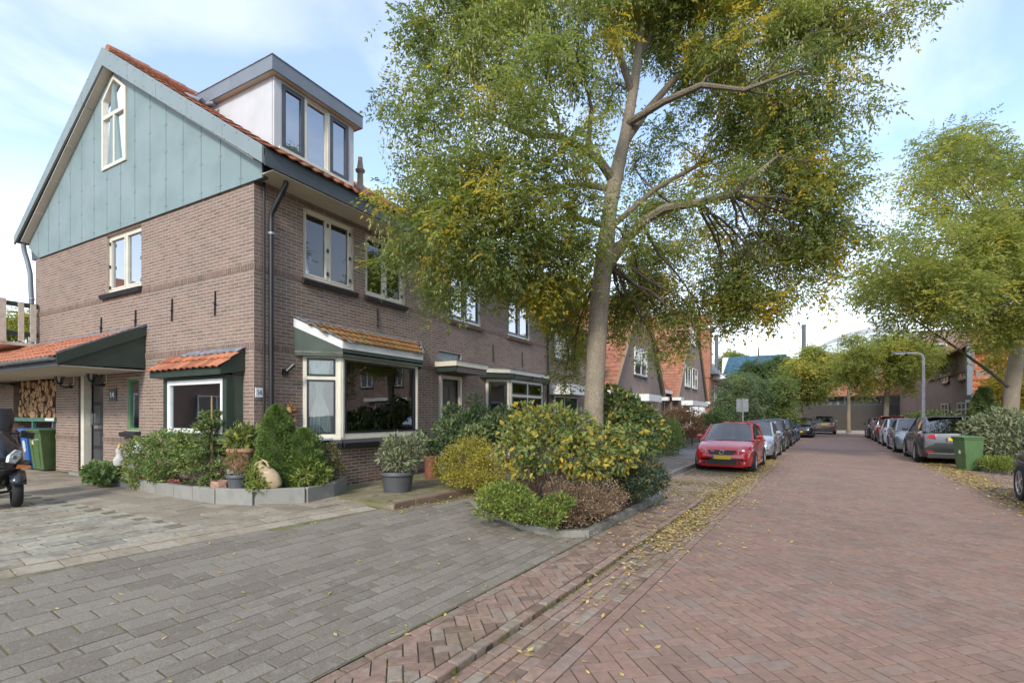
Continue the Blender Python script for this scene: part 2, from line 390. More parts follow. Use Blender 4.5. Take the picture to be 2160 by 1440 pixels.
MM['clinker_old'] = MATT('worn_clinker', [(0, (.17, .115, .09)), (.3, (.25, .165, .13)), (.6, (.30, .20, .155)), (.85, (.25, .19, .155)), (1, (.30, .25, .20))], .9, .25, 18, .5, 160, dirt=(.15, .13, .075), dirts=1.2, dirta=.5)
MM['grey_slab'] = MATT('grey_slab', [(0, (.180, .154, .122)), (.5, (.212, .183, .147)), (1, (.245, .215, .175))], .95, .35, 90, .6, 320, dirt=(.30, .275, .23), dirts=14, dirta=.6, lo=.56, hi=.70)
MM['beige_slab'] = MATT('beige_slab', [(0, (.24, .205, .155)), (.5, (.315, .265, .20)), (1, (.36, .315, .245))], .95, .22, 20, .4, 260, dirt=(.15, .12, .08), dirts=1.6, dirta=.6)
MM['pale_slab'] = MATT('pale_worn_slab', [(0, (.25, .235, .20)), (.3, (.29, .262, .205)), (.7, (.35, .322, .255)), (1, (.29, .24, .175))], .95, .3, 14, .5, 260, dirt=(.16, .14, .10), dirts=2.2, dirta=.65)
MM['mossy_slab'] = MATT('mossy_slab', [(0, (.19, .155, .105)), (.5, (.25, .20, .14)), (1, (.28, .235, .165))], .95, .3, 14, .5, 200, dirt=(.15, .145, .055), dirts=1.4, dirta=.85, lo=.4, hi=.6)
MM['far_clinker'] = MAT('far_clinker_paving', (.285, .185, .155), .9, var=.2, vs=3)

g = MB(); g.add([(-400, -400, -.08), (400, -400, -.08), (400, 500, -.08), (-400, 500, -.08)], [(0, 1, 2, 3)])
struct(g.build('ground', 'ground'))
def sheet(name, x0a, x0b, ya, yb, za, mat, parent=None, n=1, zf=None):
    b = MB(); 
    for i in range(n):
        y0 = ya + (yb - ya) * i / n; y1 = ya + (yb - ya) * (i + 1) / n
        b.add([(XR(x0a, y0), y0, zf(XR(x0a, y0), y0) if zf else za), (XR(x0b, y0), y0, zf(XR(x0b, y0), y0) if zf else za), (XR(x0b, y1), y1, zf(XR(x0b, y1), y1) if zf else za), (XR(x0a, y1), y1, zf(XR(x0a, y1), y1) if zf else za)], [(0, 1, 2, 3)])
    return b.build(name, mat, parent)
road = struct(sheet('road', 7.025, 11.75, -9, 24, -.012, 'joint'))
b = MB(); b.add([(XR(6.5, 24), 24, 0), (XR(11.75, 24), 24, 0), (XR(12.6, 64), 64, 0), (XR(6.5, 64), 64, 0)], [(0, 1, 2, 3)])
b.build('far_roadway', 'far_clinker', road)

def clip_poly(poly, n, d):
    """keep the side where p.n <= d"""
    out = []
    for i in range(len(poly)):
        a, b = poly[i], poly[(i + 1) % len(poly)]; da, db = a @ n - d, b @ n - d
        if da <= 0: out.append(a)
        if (da < 0 < db) or (db < 0 < da): out.append(a + (b - a) * (da / (da - db)))
    return out
def herringbone(L, W, gap, x0a, x0b, ya, yb, zf, th, ang, P, cut, jit=.0015, view=True, tintf=None):
    """herringbone between the lines x0a and x0b, laid at `ang` to the road; bricks crossing an edge are cut"""
    A = RD * math.cos(ang) + RN * math.sin(ang); B = -RD * math.sin(ang) + RN * math.cos(ang)
    na = -RN; da = -(np.array([x0a, 0, 0]) @ RN); nb = RN; db = np.array([x0b, 0, 0]) @ RN
    cen = np.array([XR((x0a + x0b) / 2, (ya + yb) / 2), (ya + yb) / 2, 0])
    rad = math.hypot((yb - ya) / 2, (x0b - x0a) / 2) + .5; N = int(rad / W) + 2
    for i in range(-N, N):
        for j in range(-N, N):
            k = (i - j) % 4
            if k == 0: c = A * (i + 1) * W + B * (j + .5) * W; ux, uy = A, B
            elif k == 3: c = A * (i + .5) * W + B * (j + 1) * W; ux, uy = B, A
            else: continue
            c = c + cen
            if c[1] < ya or c[1] > yb: continue
            s0 = c @ RN + da; s1 = db - c @ RN
            if s0 < -L or s1 < -L: continue
            if view and not in_view((c[0], c[1], 0), .06): continue
            hx = ux * (L / 2 - gap / 2); hy = uy * (W / 2 - gap / 2)
            poly = [c - hx - hy, c + hx - hy, c + hx + hy, c - hx + hy]
            lim = min(min(p @ RN + da for p in poly), min(db - p @ RN for p in poly))
            z = zf(c[0], c[1]) + rnd.uniform(-jit, jit); t = rnd.random() if tintf is None else tintf(c)
            if lim >= 0:
                n = np.array([rnd.uniform(-.006, .006), rnd.uniform(-.006, .006), 1]); 
                hx3 = hx + np.array([0, 0, -(hx @ n)]); hy3 = hy + np.array([0, 0, -(hy @ n)]); nz = np.cross(hx3, hy3); nz = nz / np.linalg.norm(nz) * th / 2
                if nz[2] < 0: nz = -nz; hx3, hy3 = hy3, hx3
                P.add(c + np.array([0, 0, z - th / 2]), hx3, hy3, nz, t)
            else:
                q = clip_poly(clip_poly(poly, na, da), nb, db)
                if len(q) >= 3:
                    ar = sum(q[a][0] * q[(a + 1) % len(q)][1] - q[(a + 1) % len(q)][0] * q[a][1] for a in range(len(q))) / 2
                    if abs(ar) < .0012: continue
                    if ar < 0: q = q[::-1]
                    m = len(q); cut.add([(p[0], p[1], z - th) for p in q] + [(p[0], p[1], z) for p in q], [tuple(range(m, 2 * m))] + [(e, (e + 1) % m, m + (e + 1) % m, m + e) for e in range(m)], t)
def rows(L, W, gap, x0a, x0b, ya, yb, zf, th, P, axis='road', stag=.5, slope=0., skip=None, jit=.0015, view=True, tintf=None, rj=.02, xlim=None):
    """rows of blocks running along the road (or along world Y / X), each row shifted"""
    if axis == 'road': D, Nn = RD, RN
    elif axis == 'y': D, Nn = np.array([0, 1, 0.]), np.array([1, 0, 0.])
    else: D, Nn = np.array([1, 0, 0.]), np.array([0, 1., 0])
    if axis == 'x': n = int(round((yb - ya) / W)); m = int((x0b - x0a) / L) + 2
    else: n = max(1, int(round((x0b - x0a) / W))); m = int((yb - ya) / L) + 2
    ww = ((yb - ya) if axis == 'x' else (x0b - x0a)) / n
    for i in range(n):
        sh = (i % 2) * stag * L + rnd.uniform(-rj, rj)
        for j in range(m):
            if axis == 'road': y = ya + j * L + sh; c = np.array([XR(x0a + (i + .5) * ww, y), y, 0.])
            elif axis == 'y': y = ya + j * L + sh; c = np.array([x0a + (i + .5) * ww, y, 0.])
            else: c = np.array([x0a + j * L + sh, ya + (i + .5) * ww, 0.])
            LL = L
            if axis == 'x':
                if xlim is not None:
                    r_ = min(c[0] + L / 2, xlim(c[1])); l_ = c[0] - L / 2
                    if r_ - l_ < .08: continue
                    LL = r_ - l_; c[0] = (r_ + l_) / 2
                if c[0] > x0b: continue
            elif c[1] > yb: continue
            if skip and skip(c): continue
            if view and not in_view((c[0], c[1], 0.1), .08): continue
            z = zf(c[0], c[1]) + rnd.uniform(-jit, jit)
            nrm = np.array([(slope(c[0]) if callable(slope) else slope) + rnd.uniform(-.005, .005), rnd.uniform(-.005, .005), 1.]); nrm /= np.linalg.norm(nrm)
            yaw = rnd.uniform(-.006, .006)
            d = D + Nn * yaw; d = d - nrm * (d @ nrm); d /= np.linalg.norm(d); e = np.cross(nrm, d)
            P.add(c + np.array([0, 0, z]) - nrm * th / 2, d * (LL - gap * 1.7) / 2, e * (ww - gap * .8) / 2, nrm * th / 2, rnd.random() if tintf is None else tintf(c))

z0 = lambda x, y: 0.
P = Pieces(); cut = MB()
herringbone(.236, .118, .012, 7.15, 11.62, -4.2, 24, z0, .03, R(45), P, cut)
rows(.205, .10, .006, 7.03, 7.14, -5, 24, z0, .03, P)
rows(.205, .10, .006, 11.63, 11.74, -5, 24, z0, .03, P)
P.build('paver', 'clinker', road, 300, bev=.12, restname='pavers')
cut.build('cut_pavers', 'clinker', road, kind='stuff')

# gutter: five rows of old bricks lying a little lower than the strip beside them
gutter = struct(sheet('gutter', 6.525, 7.03, -9, 24, -.026, 'joint_moss'))
P = Pieces(); rows(.205, .10, .011, 6.53, 7.02, -5, 24, lambda x, y: -.004 - .012 * math.exp(-((x - XR(6.8, y)) / .12) ** 2), .03, P, jit=.004, rj=.05)
P.build('paver', 'clinker_old', gutter, 300, bev=.2, restname='pavers')
# raised brick strip
strip = struct(sheet('brick_strip', 5.88, 6.52, -9, 5.2, .022, 'joint_moss'))
bx_ = MB(); bx_.add([(XR(6.52, -9), -9, -.05), (XR(6.52, 5.2), 5.2, -.05), (XR(6.52, 5.2), 5.2, .022), (XR(6.52, -9), -9, .022)], [(0, 1, 2, 3)])
bx_.build('strip_face', 'joint', strip)
P = Pieces(); cut = MB(); zs = lambda x, y: .038
herringbone(.21, .105, .011, 5.99, 6.42, -4.6, 5.2, zs, .03, R(45), P, cut, jit=.004)
rows(.21, .10, .012, 5.885, 5.985, -5, 5.2, zs, .03, P, jit=.004, rj=.03)
rows(.21, .10, .012, 6.425, 6.525, -5, 5.2, zs, .09, P, jit=.005, rj=.03)
P.build('paver', 'clinker_old', strip, 300, bev=.2, restname='pavers')
cut.build('cut_pavers', 'clinker_old', strip, kind='stuff')
# parking bay beyond the planting bed
bay_p = struct(sheet('parking_bay', 4.95, 6.53, 5.2, 60, .0, 'joint_moss'))
P = Pieces(); rows(.21, .105, .013, 4.97, 6.52, 5.2, 24, lambda x, y: .012, .03, P, jit=.004, tintf=lambda c: min(1, .35 + .65 * rnd.random()))
P.build('paver', 'clinker_old', bay_p, 300, bev=.2, restname='pavers')
# step between strip end and the lower parking bay is the bed's kerb line

# planting bed outline (outer edge of its kerb)
BED = [(3.35, 1.85), (3.95, 1.2), (5.05, .70), (5.55, .66), (5.93, .92), (6.10, 4.70), (5.75, 6.4), (5.35, 7.2), (3.75, 7.2), (3.4, 4.5)]
def in_poly(x, y, poly):
    c = False; n = len(poly)
    for i in range(n):
        (x1, y1), (x2, y2) = poly[i], poly[(i + 1) % n]
        if (y1 > y) != (y2 > y) and x < (x2 - x1) * (y - y1) / (y2 - y1) + x1: c = not c
    return c
def XB(y): return 2.55 + .12 * (y + .33)        # beige / grey boundary
EDGE = lambda y: 2.80 + .10 * max(0, y - .5)     # edging of the front garden

pav = thing('pavement', 'grey slab pavement', 'pavement', kind='structure'); del pav['category']; del pav['label']
sheet('bedding', 1.6, 5.88, -9, .6, 0, 'joint_moss', pav, 12, lambda x, y: gz(x, y) - .007)
b = MB()
for i in range(30):
    y0, y1 = .6 + i * 2, 2.6 + i * 2
    q = [(XR(2.7, y0), y0), (XR(4.97, y0), y0), (XR(4.97, y1), y1), (XR(2.7, y1), y1)]
    b.add([(x, y, gz(x, y) - .015) for x, y in q], [(0, 1, 2, 3)])
b.add([(x, y, gz(x, y) - .015) for x, y in [(XR(4.97, .6), .6), (XR(5.88, .6), .6), (XR(5.88, 4.8), 4.8), (XR(4.97, 4.8), 4.8)]], [(0, 1, 2, 3)])
b.build('bedding', 'joint_moss', pav)
P = Pieces()
sk = lambda c: c[0] < XB(c[1]) + .06 if c[1] < .5 else (c[0] < EDGE(c[1]) + .16 or in_poly(c[0], c[1], BED))
rows(.38, .205, .010, 2.25, 4.30, -5.6, 13.5, gz, .035, P, slope=.0575, skip=sk, jit=.002)
rows(.29, .145, .009, 4.30, 5.87, -5.6, 2.0, gz, .035, P, slope=.0575, skip=sk, jit=.002)
rows(.30, .30, .010, 4.30, 4.90, 6.6, 13.5, gz, .035, P, slope=.0575, skip=sk)
P.build('slab', 'grey_slab', pav, 300, bev=.07, restname='slabs')
sheet('far_slabs', 3.0, 4.86, 13.3, 62, 0, MAT('far_grey_slabs', (.22, .21, .195), .95, var=.2, vs=3), pav, 6, gz)

# beige forecourt before the house
yard = thing('forecourt', 'x', 'x', kind='structure'); del yard['category']; del yard['label']
b = MB()
for i in range(24):
    y0, y1 = -9 + i * .4, -9 + (i + 1) * .4
    b.add([(-16, y0, .283), (1.5, y0, .283), (1.5, y1, .283), (-16, y1, .283)], [(0, 1, 2, 3)])
    b.add([(1.5, y0, .283), (XB(y0), y0, gz(XB(y0), y0) - .015), (XB(y1), y1, gz(XB(y1), y1) - .015), (1.5, y1, .283)], [(0, 1, 2, 3)])
b.build('bedding', MAT('sandy_joint', (.17, .145, .10), .98, var=.35, vs=9, dirt=(.13, .13, .05), dirts=2.0, dirta=.8), yard)
zy = lambda x, y: gz(x, y)
P = Pieces()
for k in range(40):                               # band of slabs along the boundary
    y = -5.6 + k * .34
    if y > .5: break
    for q in range(2):
        c = np.array([XB(y) - .15 - q * .28, y + q * .15, 0])
        d = np.array([.12, 1., 0.]); d /= np.linalg.norm(d); e = np.array([d[1], -d[0], 0])
        nrm = np.array([.0575, 0, 1.]); nrm /= np.linalg.norm(nrm); d = d - nrm * (d @ nrm); e = np.cross(d, nrm)
        if in_view((c[0], c[1], .2), .1): P.add(c + np.array([0, 0, zy(c[0], c[1]) + rnd.uniform(-.002, .002) - .018]), d * .165, -e * .135, nrm * .018)
sk2 = lambda c: c[0] > XB(c[1]) - .46
rows(.60, .40, .012, -11, 2.2, -1.92, .62, zy, .035, P, axis='x', slope=lambda x: .0575 if x > 1.3 else 0., xlim=lambda y: XB(y) - .57, skip=lambda c: c[1] > -.05 and c[0] < -.2)
P.build('slab', 'beige_slab', yard, 300, bev=.06, restname='slabs')
P = Pieces()
rows(.44, .215, .014, -8, 2.2, -6.5, -1.94, zy, .035, P, axis='y', skip=sk2, jit=.004, rj=.08, slope=lambda x: .0575 if x > 1.3 else 0.)
P.build('paver', 'pale_slab', yard, 300, bev=.08, restname='pavers')

# raised mossy paving of the front garden with its dark edging
gard = thing('garden_paving', 'x', 'x', kind='structure'); del gard['category']; del gard['label']
b = MB(); 
for i in range(12):
    y0, y1 = .6 + i, 1.6 + i
    b.add([(-.2, y0, .285), (EDGE(y0), y0, .285), (EDGE(y1), y1, .285), (-.2, y1, .285)], [(0, 1, 2, 3)])
b.build('bedding', 'joint_moss', gard)
P = Pieces(); rows(.30, .30, .010, 0.1, 2.85, .62, 6.5, lambda x, y: .30, .03, P, axis='y', skip=lambda c: c[0] > EDGE(c[1]) - .12 or (c[0] < 1.1 and 1 < c[1] < 4.5), jit=.003)
P.build('slab', 'mossy_slab', gard, 300, bev=.06, restname='slabs')
P = Pieces()
y = .45
while y < 7:
    c = np.array([EDGE(y) + .02, y + .25, .23]); d = np.array([.1 if y > .5 else 0., 1., 0.]); d /= np.linalg.norm(d)
    P.add(c, d * .245, np.array([-d[1], d[0], 0]) * .05, np.array([0, 0, .085])); y += .5
P.build('edging_block', MATT('rusty_edging', [(0, (.13, .08, .055)), (1, (.21, .14, .10))], .95, .3, 20, .5, 90, dirt=(.11, .11, .05), dirts=3, dirta=.6), gard, 300, bev=.1)

b = MB(); b.box(1.3, 2.86, .44, .63, .05, .294); b.build('step_slab', 'mossy_slab', gard)
# kerb of the pavement along the parking bay
kerb = thing('kerb', 'x', 'x', kind='structure'); del kerb['category']; del kerb['label']
P = Pieces(); y = 7.0
while y < 60:
    c = np.array([XR(4.90, y + .5), y + .5, .055]); P.add(c, RD * .496, np.array([-RD[1], RD[0], 0]) * .06, np.array([0, 0, .075])); y += 1.0
P.build('kerb_block', 'kerb', kerb, 300, bev=.12)

# planting bed: kerb blocks and soil
bed = thing('planting_bed', 'x', 'x', kind='structure'); del bed['category']; del bed['label']
b = MB(); n = len(BED); cx, cy = 4.7, 3.6
ring = [Vector((cx + (x - cx) * .97, cy + (y - cy) * .985, gz(x, y) + .07)) for x, y in BED]
mid = [Vector((cx + (x - cx) * .5, cy + (y - cy) * .5, .30)) for x, y in BED]
b.add(ring + mid, [(i, (i + 1) % n, n + (i + 1) % n, n + i) for i in range(n)] + [tuple(n + i for i in range(n))])
b.build('bed_soil', 'soil', bed, smooth=True)
P = Pieces()
for i in range(0, 7):
    a = Vector((*BED[i], 0)); c_ = Vector((*BED[i + 1], 0)); L = (c_ - a).length; k = max(1, round(L / .95)); d = (c_ - a).normalized(); e = Vector((d.y, -d.x, 0))
    lowk = i < 2
    for q in range(k):
        m = a + d * (L * (q + .5) / k) - e * .06; m2 = m; z = gz(m.x, m.y)
        top = z + (.03 if lowk else .085); bot = -.03
        P.add(np.array([m.x, m.y, (top + bot) / 2]), np.array(d) * (L / k / 2 - .004), np.array((-e.x, -e.y, 0)) * .055, np.array([0, 0, (top - bot) / 2]))
P.build('kerb_block', 'kerb', bed, 300, bev=.12)

# right-hand side: parking bay, kerb, verge
bay_r = struct(sheet('parking_bay_opposite', 11.75, 14.6, -4, 60, .0, MAT('old_clinker_paving', (.22, .17, .135), .92, var=.3, vs=6, bump=.4, bs=40, dirt=(.16, .14, .09), dirts=1.5, dirta=.5)))
P = Pieces(); rows(.21, .105, .012, 11.76, 13.9, 2, 24, lambda x, y: .012, .03, P, jit=.004)
P.build('paver', 'clinker_old', bay_r, 300, bev=.2, restname='pavers')
b = MB(); b.add([(XR(14.6, -4), -4, .12), (24, -4, .12), (28, 62, .12), (XR(14.6, 62), 62, .12)], [(0, 1, 2, 3)])
struct(b.build('pavement_opposite', MAT('grey_pavement_opposite', (.22, .20, .18), .95, var=.25, vs=3)))
kr = thing('kerb_opposite', 'x', 'x', kind='structure'); del kr['category']; del kr['label']
P = Pieces(); y = 15.0
while y < 60:
    P.add(np.array([XR(14.62, y + .5), y + .5, .055]), RD * .496, np.array([-RD[1], RD[0], 0]) * .06, np.array([0, 0, .075])); y += 1.0
P.build('kerb_block', 'kerb', kr, 300, bev=.12)
P = Pieces(); 
RB = [(13.45, 14.6), (13.55, 14.15), (13.9, 13.9), (15.2, 13.7), (17.5, 13.6)]
krb = thing('bed_kerb', 'x', 'x', kind='structure'); del krb['category']; del krb['label']
RB = [(13.9, 17.0)] + RB
for i in range(len(RB) - 1):
    a = Vector((*RB[i], 0)); c_ = Vector((*RB[i + 1], 0)); L = (c_ - a).length; d = (c_ - a).normalized(); k = max(1, round(L / .9)); e = Vector((-d.y, d.x, 0))
    for q in range(k):
        m = a + d * (L * (q + .5) / k); P.add(np.array([m.x, m.y, .05]), np.array(d) * (L / k / 2 - .004), np.array(e) * .055, np.array([0, 0, .06]))
P.build('kerb_block', 'kerb', krb, 300, bev=.12)
b = MB(); b.add([(13.95, 17.2, .10), (13.5, 14.5, .08), (13.95, 13.95, .08), (17.5, 13.65, .10), (19, 20, .12), (14.9, 20, .12)], [(0, 1, 2, 3, 4, 5)])
struct(b.build('bed_soil_opposite', 'soil'))
# crossing at the end of the street: pale raised table with a dashed white line
b = MB(); b.add([(-30, 48.6, .012), (60, 48.6, .012), (60, 62, .012), (-30, 62, .012)], [(0, 1, 2, 3)])
cross = struct(b.build('cross_street', MAT('pale_crossing_paving', (.33, .29, .26), .9, var=.15, vs=1.5)))
b = MB()
x = 11.2
while x < 17: b.box(x, x + .45, 48.7, 49.1, .014, .018); x += .9
b.build('dashed_line', 'white_plain', cross)
# ================================================================ BUILDING HELPERS
CH = .0655
class Wall:
    """a brick wall in a vertical plane: O + u*a + z, outward normal n (u x z = n)"""
    def __init__(s, O, u, P): s.O = np.array(O, float); s.u = np.array(u, float); s.u /= np.linalg.norm(s.u); s.n = np.cross(s.u, (0, 0, 1)); s.P = P
    def pt(s, a, z, o=0.): return s.O + s.u * a + s.n * o + np.array([0, 0, z])
    def core(s, b, a0, a1, z0, z1, ops=(), th=.22, face=0.):
        A = sorted({a0, a1, *[min(max(v, a0), a1) for o in ops for v in o[:2]]}); Z = sorted({z0, z1, *[min(max(v, z0), z1) for o in ops for v in o[2:4]]})
        for i in range(len(A) - 1):
            for j in range(len(Z) - 1):
                if A[i + 1] - A[i] < 1e-4 or Z[j + 1] - Z[j] < 1e-4: continue
                am, zm = (A[i] + A[i + 1]) / 2, (Z[j] + Z[j + 1]) / 2
                if any(o[0] < am < o[1] and o[2] < zm < o[3] for o in ops): continue
                b.obox(s.pt(am, zm, face - th / 2), s.u * (A[i + 1] - A[i]) / 2, s.n * -th / 2, (0, 0, (Z[j + 1] - Z[j]) / 2))
    def bricks(s, a0, a1, z0, z1, ops=(), bands=(), L=.222, h=CH, proud=.002, gap=.013, tint=None, ph=0.):
        z = z0; r = 0
        rowsl = []
        while z < z1 - .02:
            bd = next((q for q in bands if q[0] <= z + .001 < q[1]), None)
            nb = min([q[0] for q in bands if q[0] > z + .001] + [z1])
            if bd: rowsl.append((z, bd[1], True)); z = bd[1]
            else:
                hh = min(h, nb - z); 
                if nb - (z + hh) < .02: hh = nb - z
                rowsl.append((z, z + hh, False)); z += hh
        for r, (za, zb, sold) in enumerate(rowsl):
            zm = (za + zb) / 2; iv = [(a0, a1)]
            for o in ops:
                if o[2] < zm < o[3]:
                    iv = [q for (p0, p1) in iv for q in ((p0, min(p1, o[0])), (max(p0, o[1]), p1)) if q[1] - q[0] > .02]
            step = h if sold else L
            off = ph + (0 if sold else (r % 2) * L / 2 + (r % 4 // 2) * .004)
            for p0, p1 in iv:
                k = math.floor((p0 - off) / step)
                while off + k * step < p1:
                    c0 = max(p0, off + k * step); c1 = min(p1, off + (k + 1) * step); k += 1
                    if c1 - c0 < .025: continue
                    pr = proud + rnd.uniform(-.0004, .0004) + (.012 if sold else 0)
                    c = s.pt((c0 + c1) / 2, zm, pr - .02)
                    s.P.add(c, s.u * ((c1 - c0 - gap) / 2), (0, 0, (zb - za - gap) / 2), s.n * .02, (rnd.random() if tint is None else tint()))
    def window(s, parent, a0, a1, z0, z1, mull=(), trans=(), fm='cream', sm=None, rec=.08, fw=.06, sw=.045, glass='glass', name='window', dep=.07):
        """frame mesh with its sashes and panes as sub-parts; mull / trans are fractions of the width / height"""
        b = MB(); o = -rec
        def rc(x0, x1, y0, y1, d0, d1, bb): bb.obox(s.pt((x0 + x1) / 2, (y0 + y1) / 2, (d0 + d1) / 2), s.u * (x1 - x0) / 2, s.n * -(d1 - d0) / 2, (0, 0, (y1 - y0) / 2))
        rc(a0, a0 + fw, z0, z1, o - dep, o, b); rc(a1 - fw, a1, z0, z1, o - dep, o, b); rc(a0 + fw, a1 - fw, z1 - fw, z1, o - dep, o, b); rc(a0 + fw, a1 - fw, z0, z0 + fw, o - dep, o, b)
        xs = [a0 + fw / 2] + [a0 + (a1 - a0) * m for m in mull] + [a1 - fw / 2]; zs = [z0 + fw / 2] + [z0 + (z1 - z0) * m for m in trans] + [z1 - fw / 2]
        for x in xs[1:-1]: rc(x - fw / 2, x + fw / 2, z0 + fw, z1 - fw, o - dep + .002, o - .002, b)
        for z in zs[1:-1]: rc(a0 + fw, a1 - fw, z - fw / 2, z + fw / 2, o - dep + .004, o - .004, b)
        f = b.build(name, fm, parent)
        for i in range(len(xs) - 1):
            for j in range(len(zs) - 1):
                x0, x1, y0, y1 = xs[i] + fw / 2 + .002, xs[i + 1] - fw / 2 - .002, zs[j] + fw / 2 + .002, zs[j + 1] - fw / 2 - .002
                p = MB(); q = 0
                if sm:
                    q = sw; sb = MB()
                    rc(x0, x0 + q, y0, y1, o - dep + .01, o + .008, sb); rc(x1 - q, x1, y0, y1, o - dep + .01, o + .008, sb); rc(x0 + q, x1 - q, y1 - q, y1, o - dep + .01, o + .008, sb); rc(x0 + q, x1 - q, y0, y0 + q, o - dep + .01, o + .008, sb)
                    sb.build('sash', sm, f)
                rc(x0 + q, x1 - q, y0 + q, y1 - q, o - dep / 2 - .004, o - dep / 2 + .004, p)
                p.build('pane', glass, f)
        return f
    def sill(s, P, a0, a1, z, w=.055, h=.10, out=.09, drop=.05):
        n = max(1, round((a1 - a0) / w)); w = (a1 - a0) / n
        for k in range(n):
            c = s.pt(a0 + (k + .5) * w, z - h / 2 - .01, out / 2 - .03)
            uz = s.n * (out / 2 + .03) + np.array([0, 0, -drop / 2]); uy = np.cross(uz, s.u); uy = uy / np.linalg.norm(uy) * h / 2
            P.add(c, s.u * (w - .010) / 2, uy, uz)

def tile_mesh(name, mat, w, l, K=8, amp=.028):
    out = []
    for k in range(K):
        vs = []; n = 7
        for (vv, dz) in ((0, .018), (1.06, -.006)):
            for i in range(n):
                t = i / (n - 1); z = amp * (math.sin(t * 2 * math.pi - .6) * .5 + .5) * (1.0)
                vs.append((w * (t * 1.08 - .04), l * vv, z + dz))
        for i in range(n): vs.append((vs[i][0], vs[i][1], vs[i][2] - .016))
        fs = [(i, i + 1, n + i + 1, n + i) for i in range(n - 1)] + [(2 * n + i, 2 * n + i + 1, i + 1, i) for i in range(n - 1)]
        me = bpy.data.meshes.new(name); me.from_pydata(vs, [], fs); me.materials.append(MM[mat] if isinstance(mat, str) else mat)
        at = me.attributes.new('tint', 'FLOAT', 'FACE'); at.data.foreach_set('value', np.full(len(fs), (k + .5) / K, dtype=np.float32)); 
        me.polygons.foreach_set('use_smooth', [True] * (n - 1) + [False] * (n - 1)); me.update()
        out.append((me, np.array(vs), np.array(fs, dtype=np.int32)))
    return out
def tile_roof(parent, O, u, v, nu, nv, w, l, mat='tile', n_single=300, keep=None, name='roof_tile'):
    """rows of curved tiles: u along the eave, v up the slope; n = u x v"""
    O = np.array(O, float); u = np.array(u, float); u /= np.linalg.norm(u); v = np.array(v, float); v /= np.linalg.norm(v); n = np.cross(u, v)
    ms = tile_mesh(name, mat, w, l); off = np.array(WL.get(parent.name, (0, 0, 0)))
    L = []
    for j in range(nv):
        for i in range(nu):
            p = O + u * (i * w + rnd.uniform(-.004, .004)) + v * (j * l + rnd.uniform(-.006, .006)) + n * rnd.uniform(0, .004)
            if keep and not keep(p + u * w / 2 + v * l / 2): continue
            L.append((p, int(rnd.random() * 8)))
    L.sort(key=lambda q: view_dist(q[0]) if in_view(q[0], 0) else 1e9)
    for p, k in L[:n_single]:
        o = bpy.data.objects.new(name, ms[k][0]); COL.objects.link(o); o.parent = parent
        M4 = Matrix.Identity(4)
        for r in range(3): M4[r][0], M4[r][1], M4[r][2], M4[r][3] = u[r], v[r], n[r], p[r] - off[r]
        o.matrix_local = M4
    rest = L[n_single:]
    if rest:
        base, F0 = ms[0][1], ms[0][2]; B = base[:, 0:1] * u + base[:, 1:2] * v + base[:, 2:3] * n
        V = np.concatenate([B + p for p, k in rest]); F = np.concatenate([F0 + i * len(base) for i in range(len(rest))])
        npmesh(name + 's', V, F, np.repeat([(k + .5) / 8 for p, k in rest], len(F0)), mat, parent, kind='stuff')

# ================================================================ CORNER HOUSE (number 14)
HS = thing('corner_house', 'brown brick corner house with grey-green clad gable and pale box dormer', 'house', (0, 0, .3))
YP = 5.05; YE = 12.4                     # party wall, far end
PB = Pieces()
W1 = Wall((0, 0, 0), (1, 0, 0), PB)      # gable wall, a = X
W2 = Wall((0, 0, 0), (0, 1, 0), PB)      # street facade, a = Y
op1 = [(-5.39, -3.85, 4.50, 5.80), (-2.30, -.32, 1.36, 2.36), (-6.62, -5.55, .30, 2.86), (-4.46, -3.95, 1.38, 2.50), (-9.3, -8.06, .30, 2.75)]
op2a = [(1.04, 2.32, 4.42, 5.80), (2.68, 3.98, 4.42, 5.80), (1.05, 4.33, 1.25, 2.92)]
bands = [(2.88, 3.02), (4.30, 4.42)]
b = MB(); W1.core(b, -9.3, -.22, .30, 5.9, op1); W2.core(b, 0, YP, .30, 5.9, op2a)
b.build('wall', 'mortar', HS)
W1.bricks(-9.3, 0, .30, 5.88, op1, [(1.10, 1.22)] + bands)
W2.bricks(0, YP, .30, 5.88, op2a, bands, ph=.1)
# door reveal and pillar returns
for a, dr in ((-8.06, -1), (-5.55, -1), (-6.62, 1)):
    Wr = Wall((a, 0, 0), (0, -dr, 0), PB); 
    if dr == -1: Wr.O = np.array([a, 0, 0.]); Wr.u = np.array([0, 1., 0]) * 1; Wr.n = np.array([1., 0, 0]) if False else np.array([-1., 0, 0]); Wr.u = np.array([0, -1., 0]); Wr.bricks(-.24, 0, .30, 2.75)
PB.build('brick', 'brick', HS, 300, restname='bricks')
# rooms behind the panes
b = MB(); b.box(-9.2, -9.1, .3, YP, .3, 5.8); b.box(-9.2, -.25, YP - .06, YP, .3, 5.8); b.box(-4.6, -4.5, .3, YP - .1, .3, 5.8)
b.build('room_wall', 'room', HS)
b = MB(); b.box(-9.2, -.24, .24, YP - .1, 3.12, 3.3); b.box(-9.2, -.24, .24, YP - .1, .26, .34); b.box(-9.2, -.24, .24, YP - .1, 5.86, 5.95)
b.build('floor_slab', 'room_dark', HS)
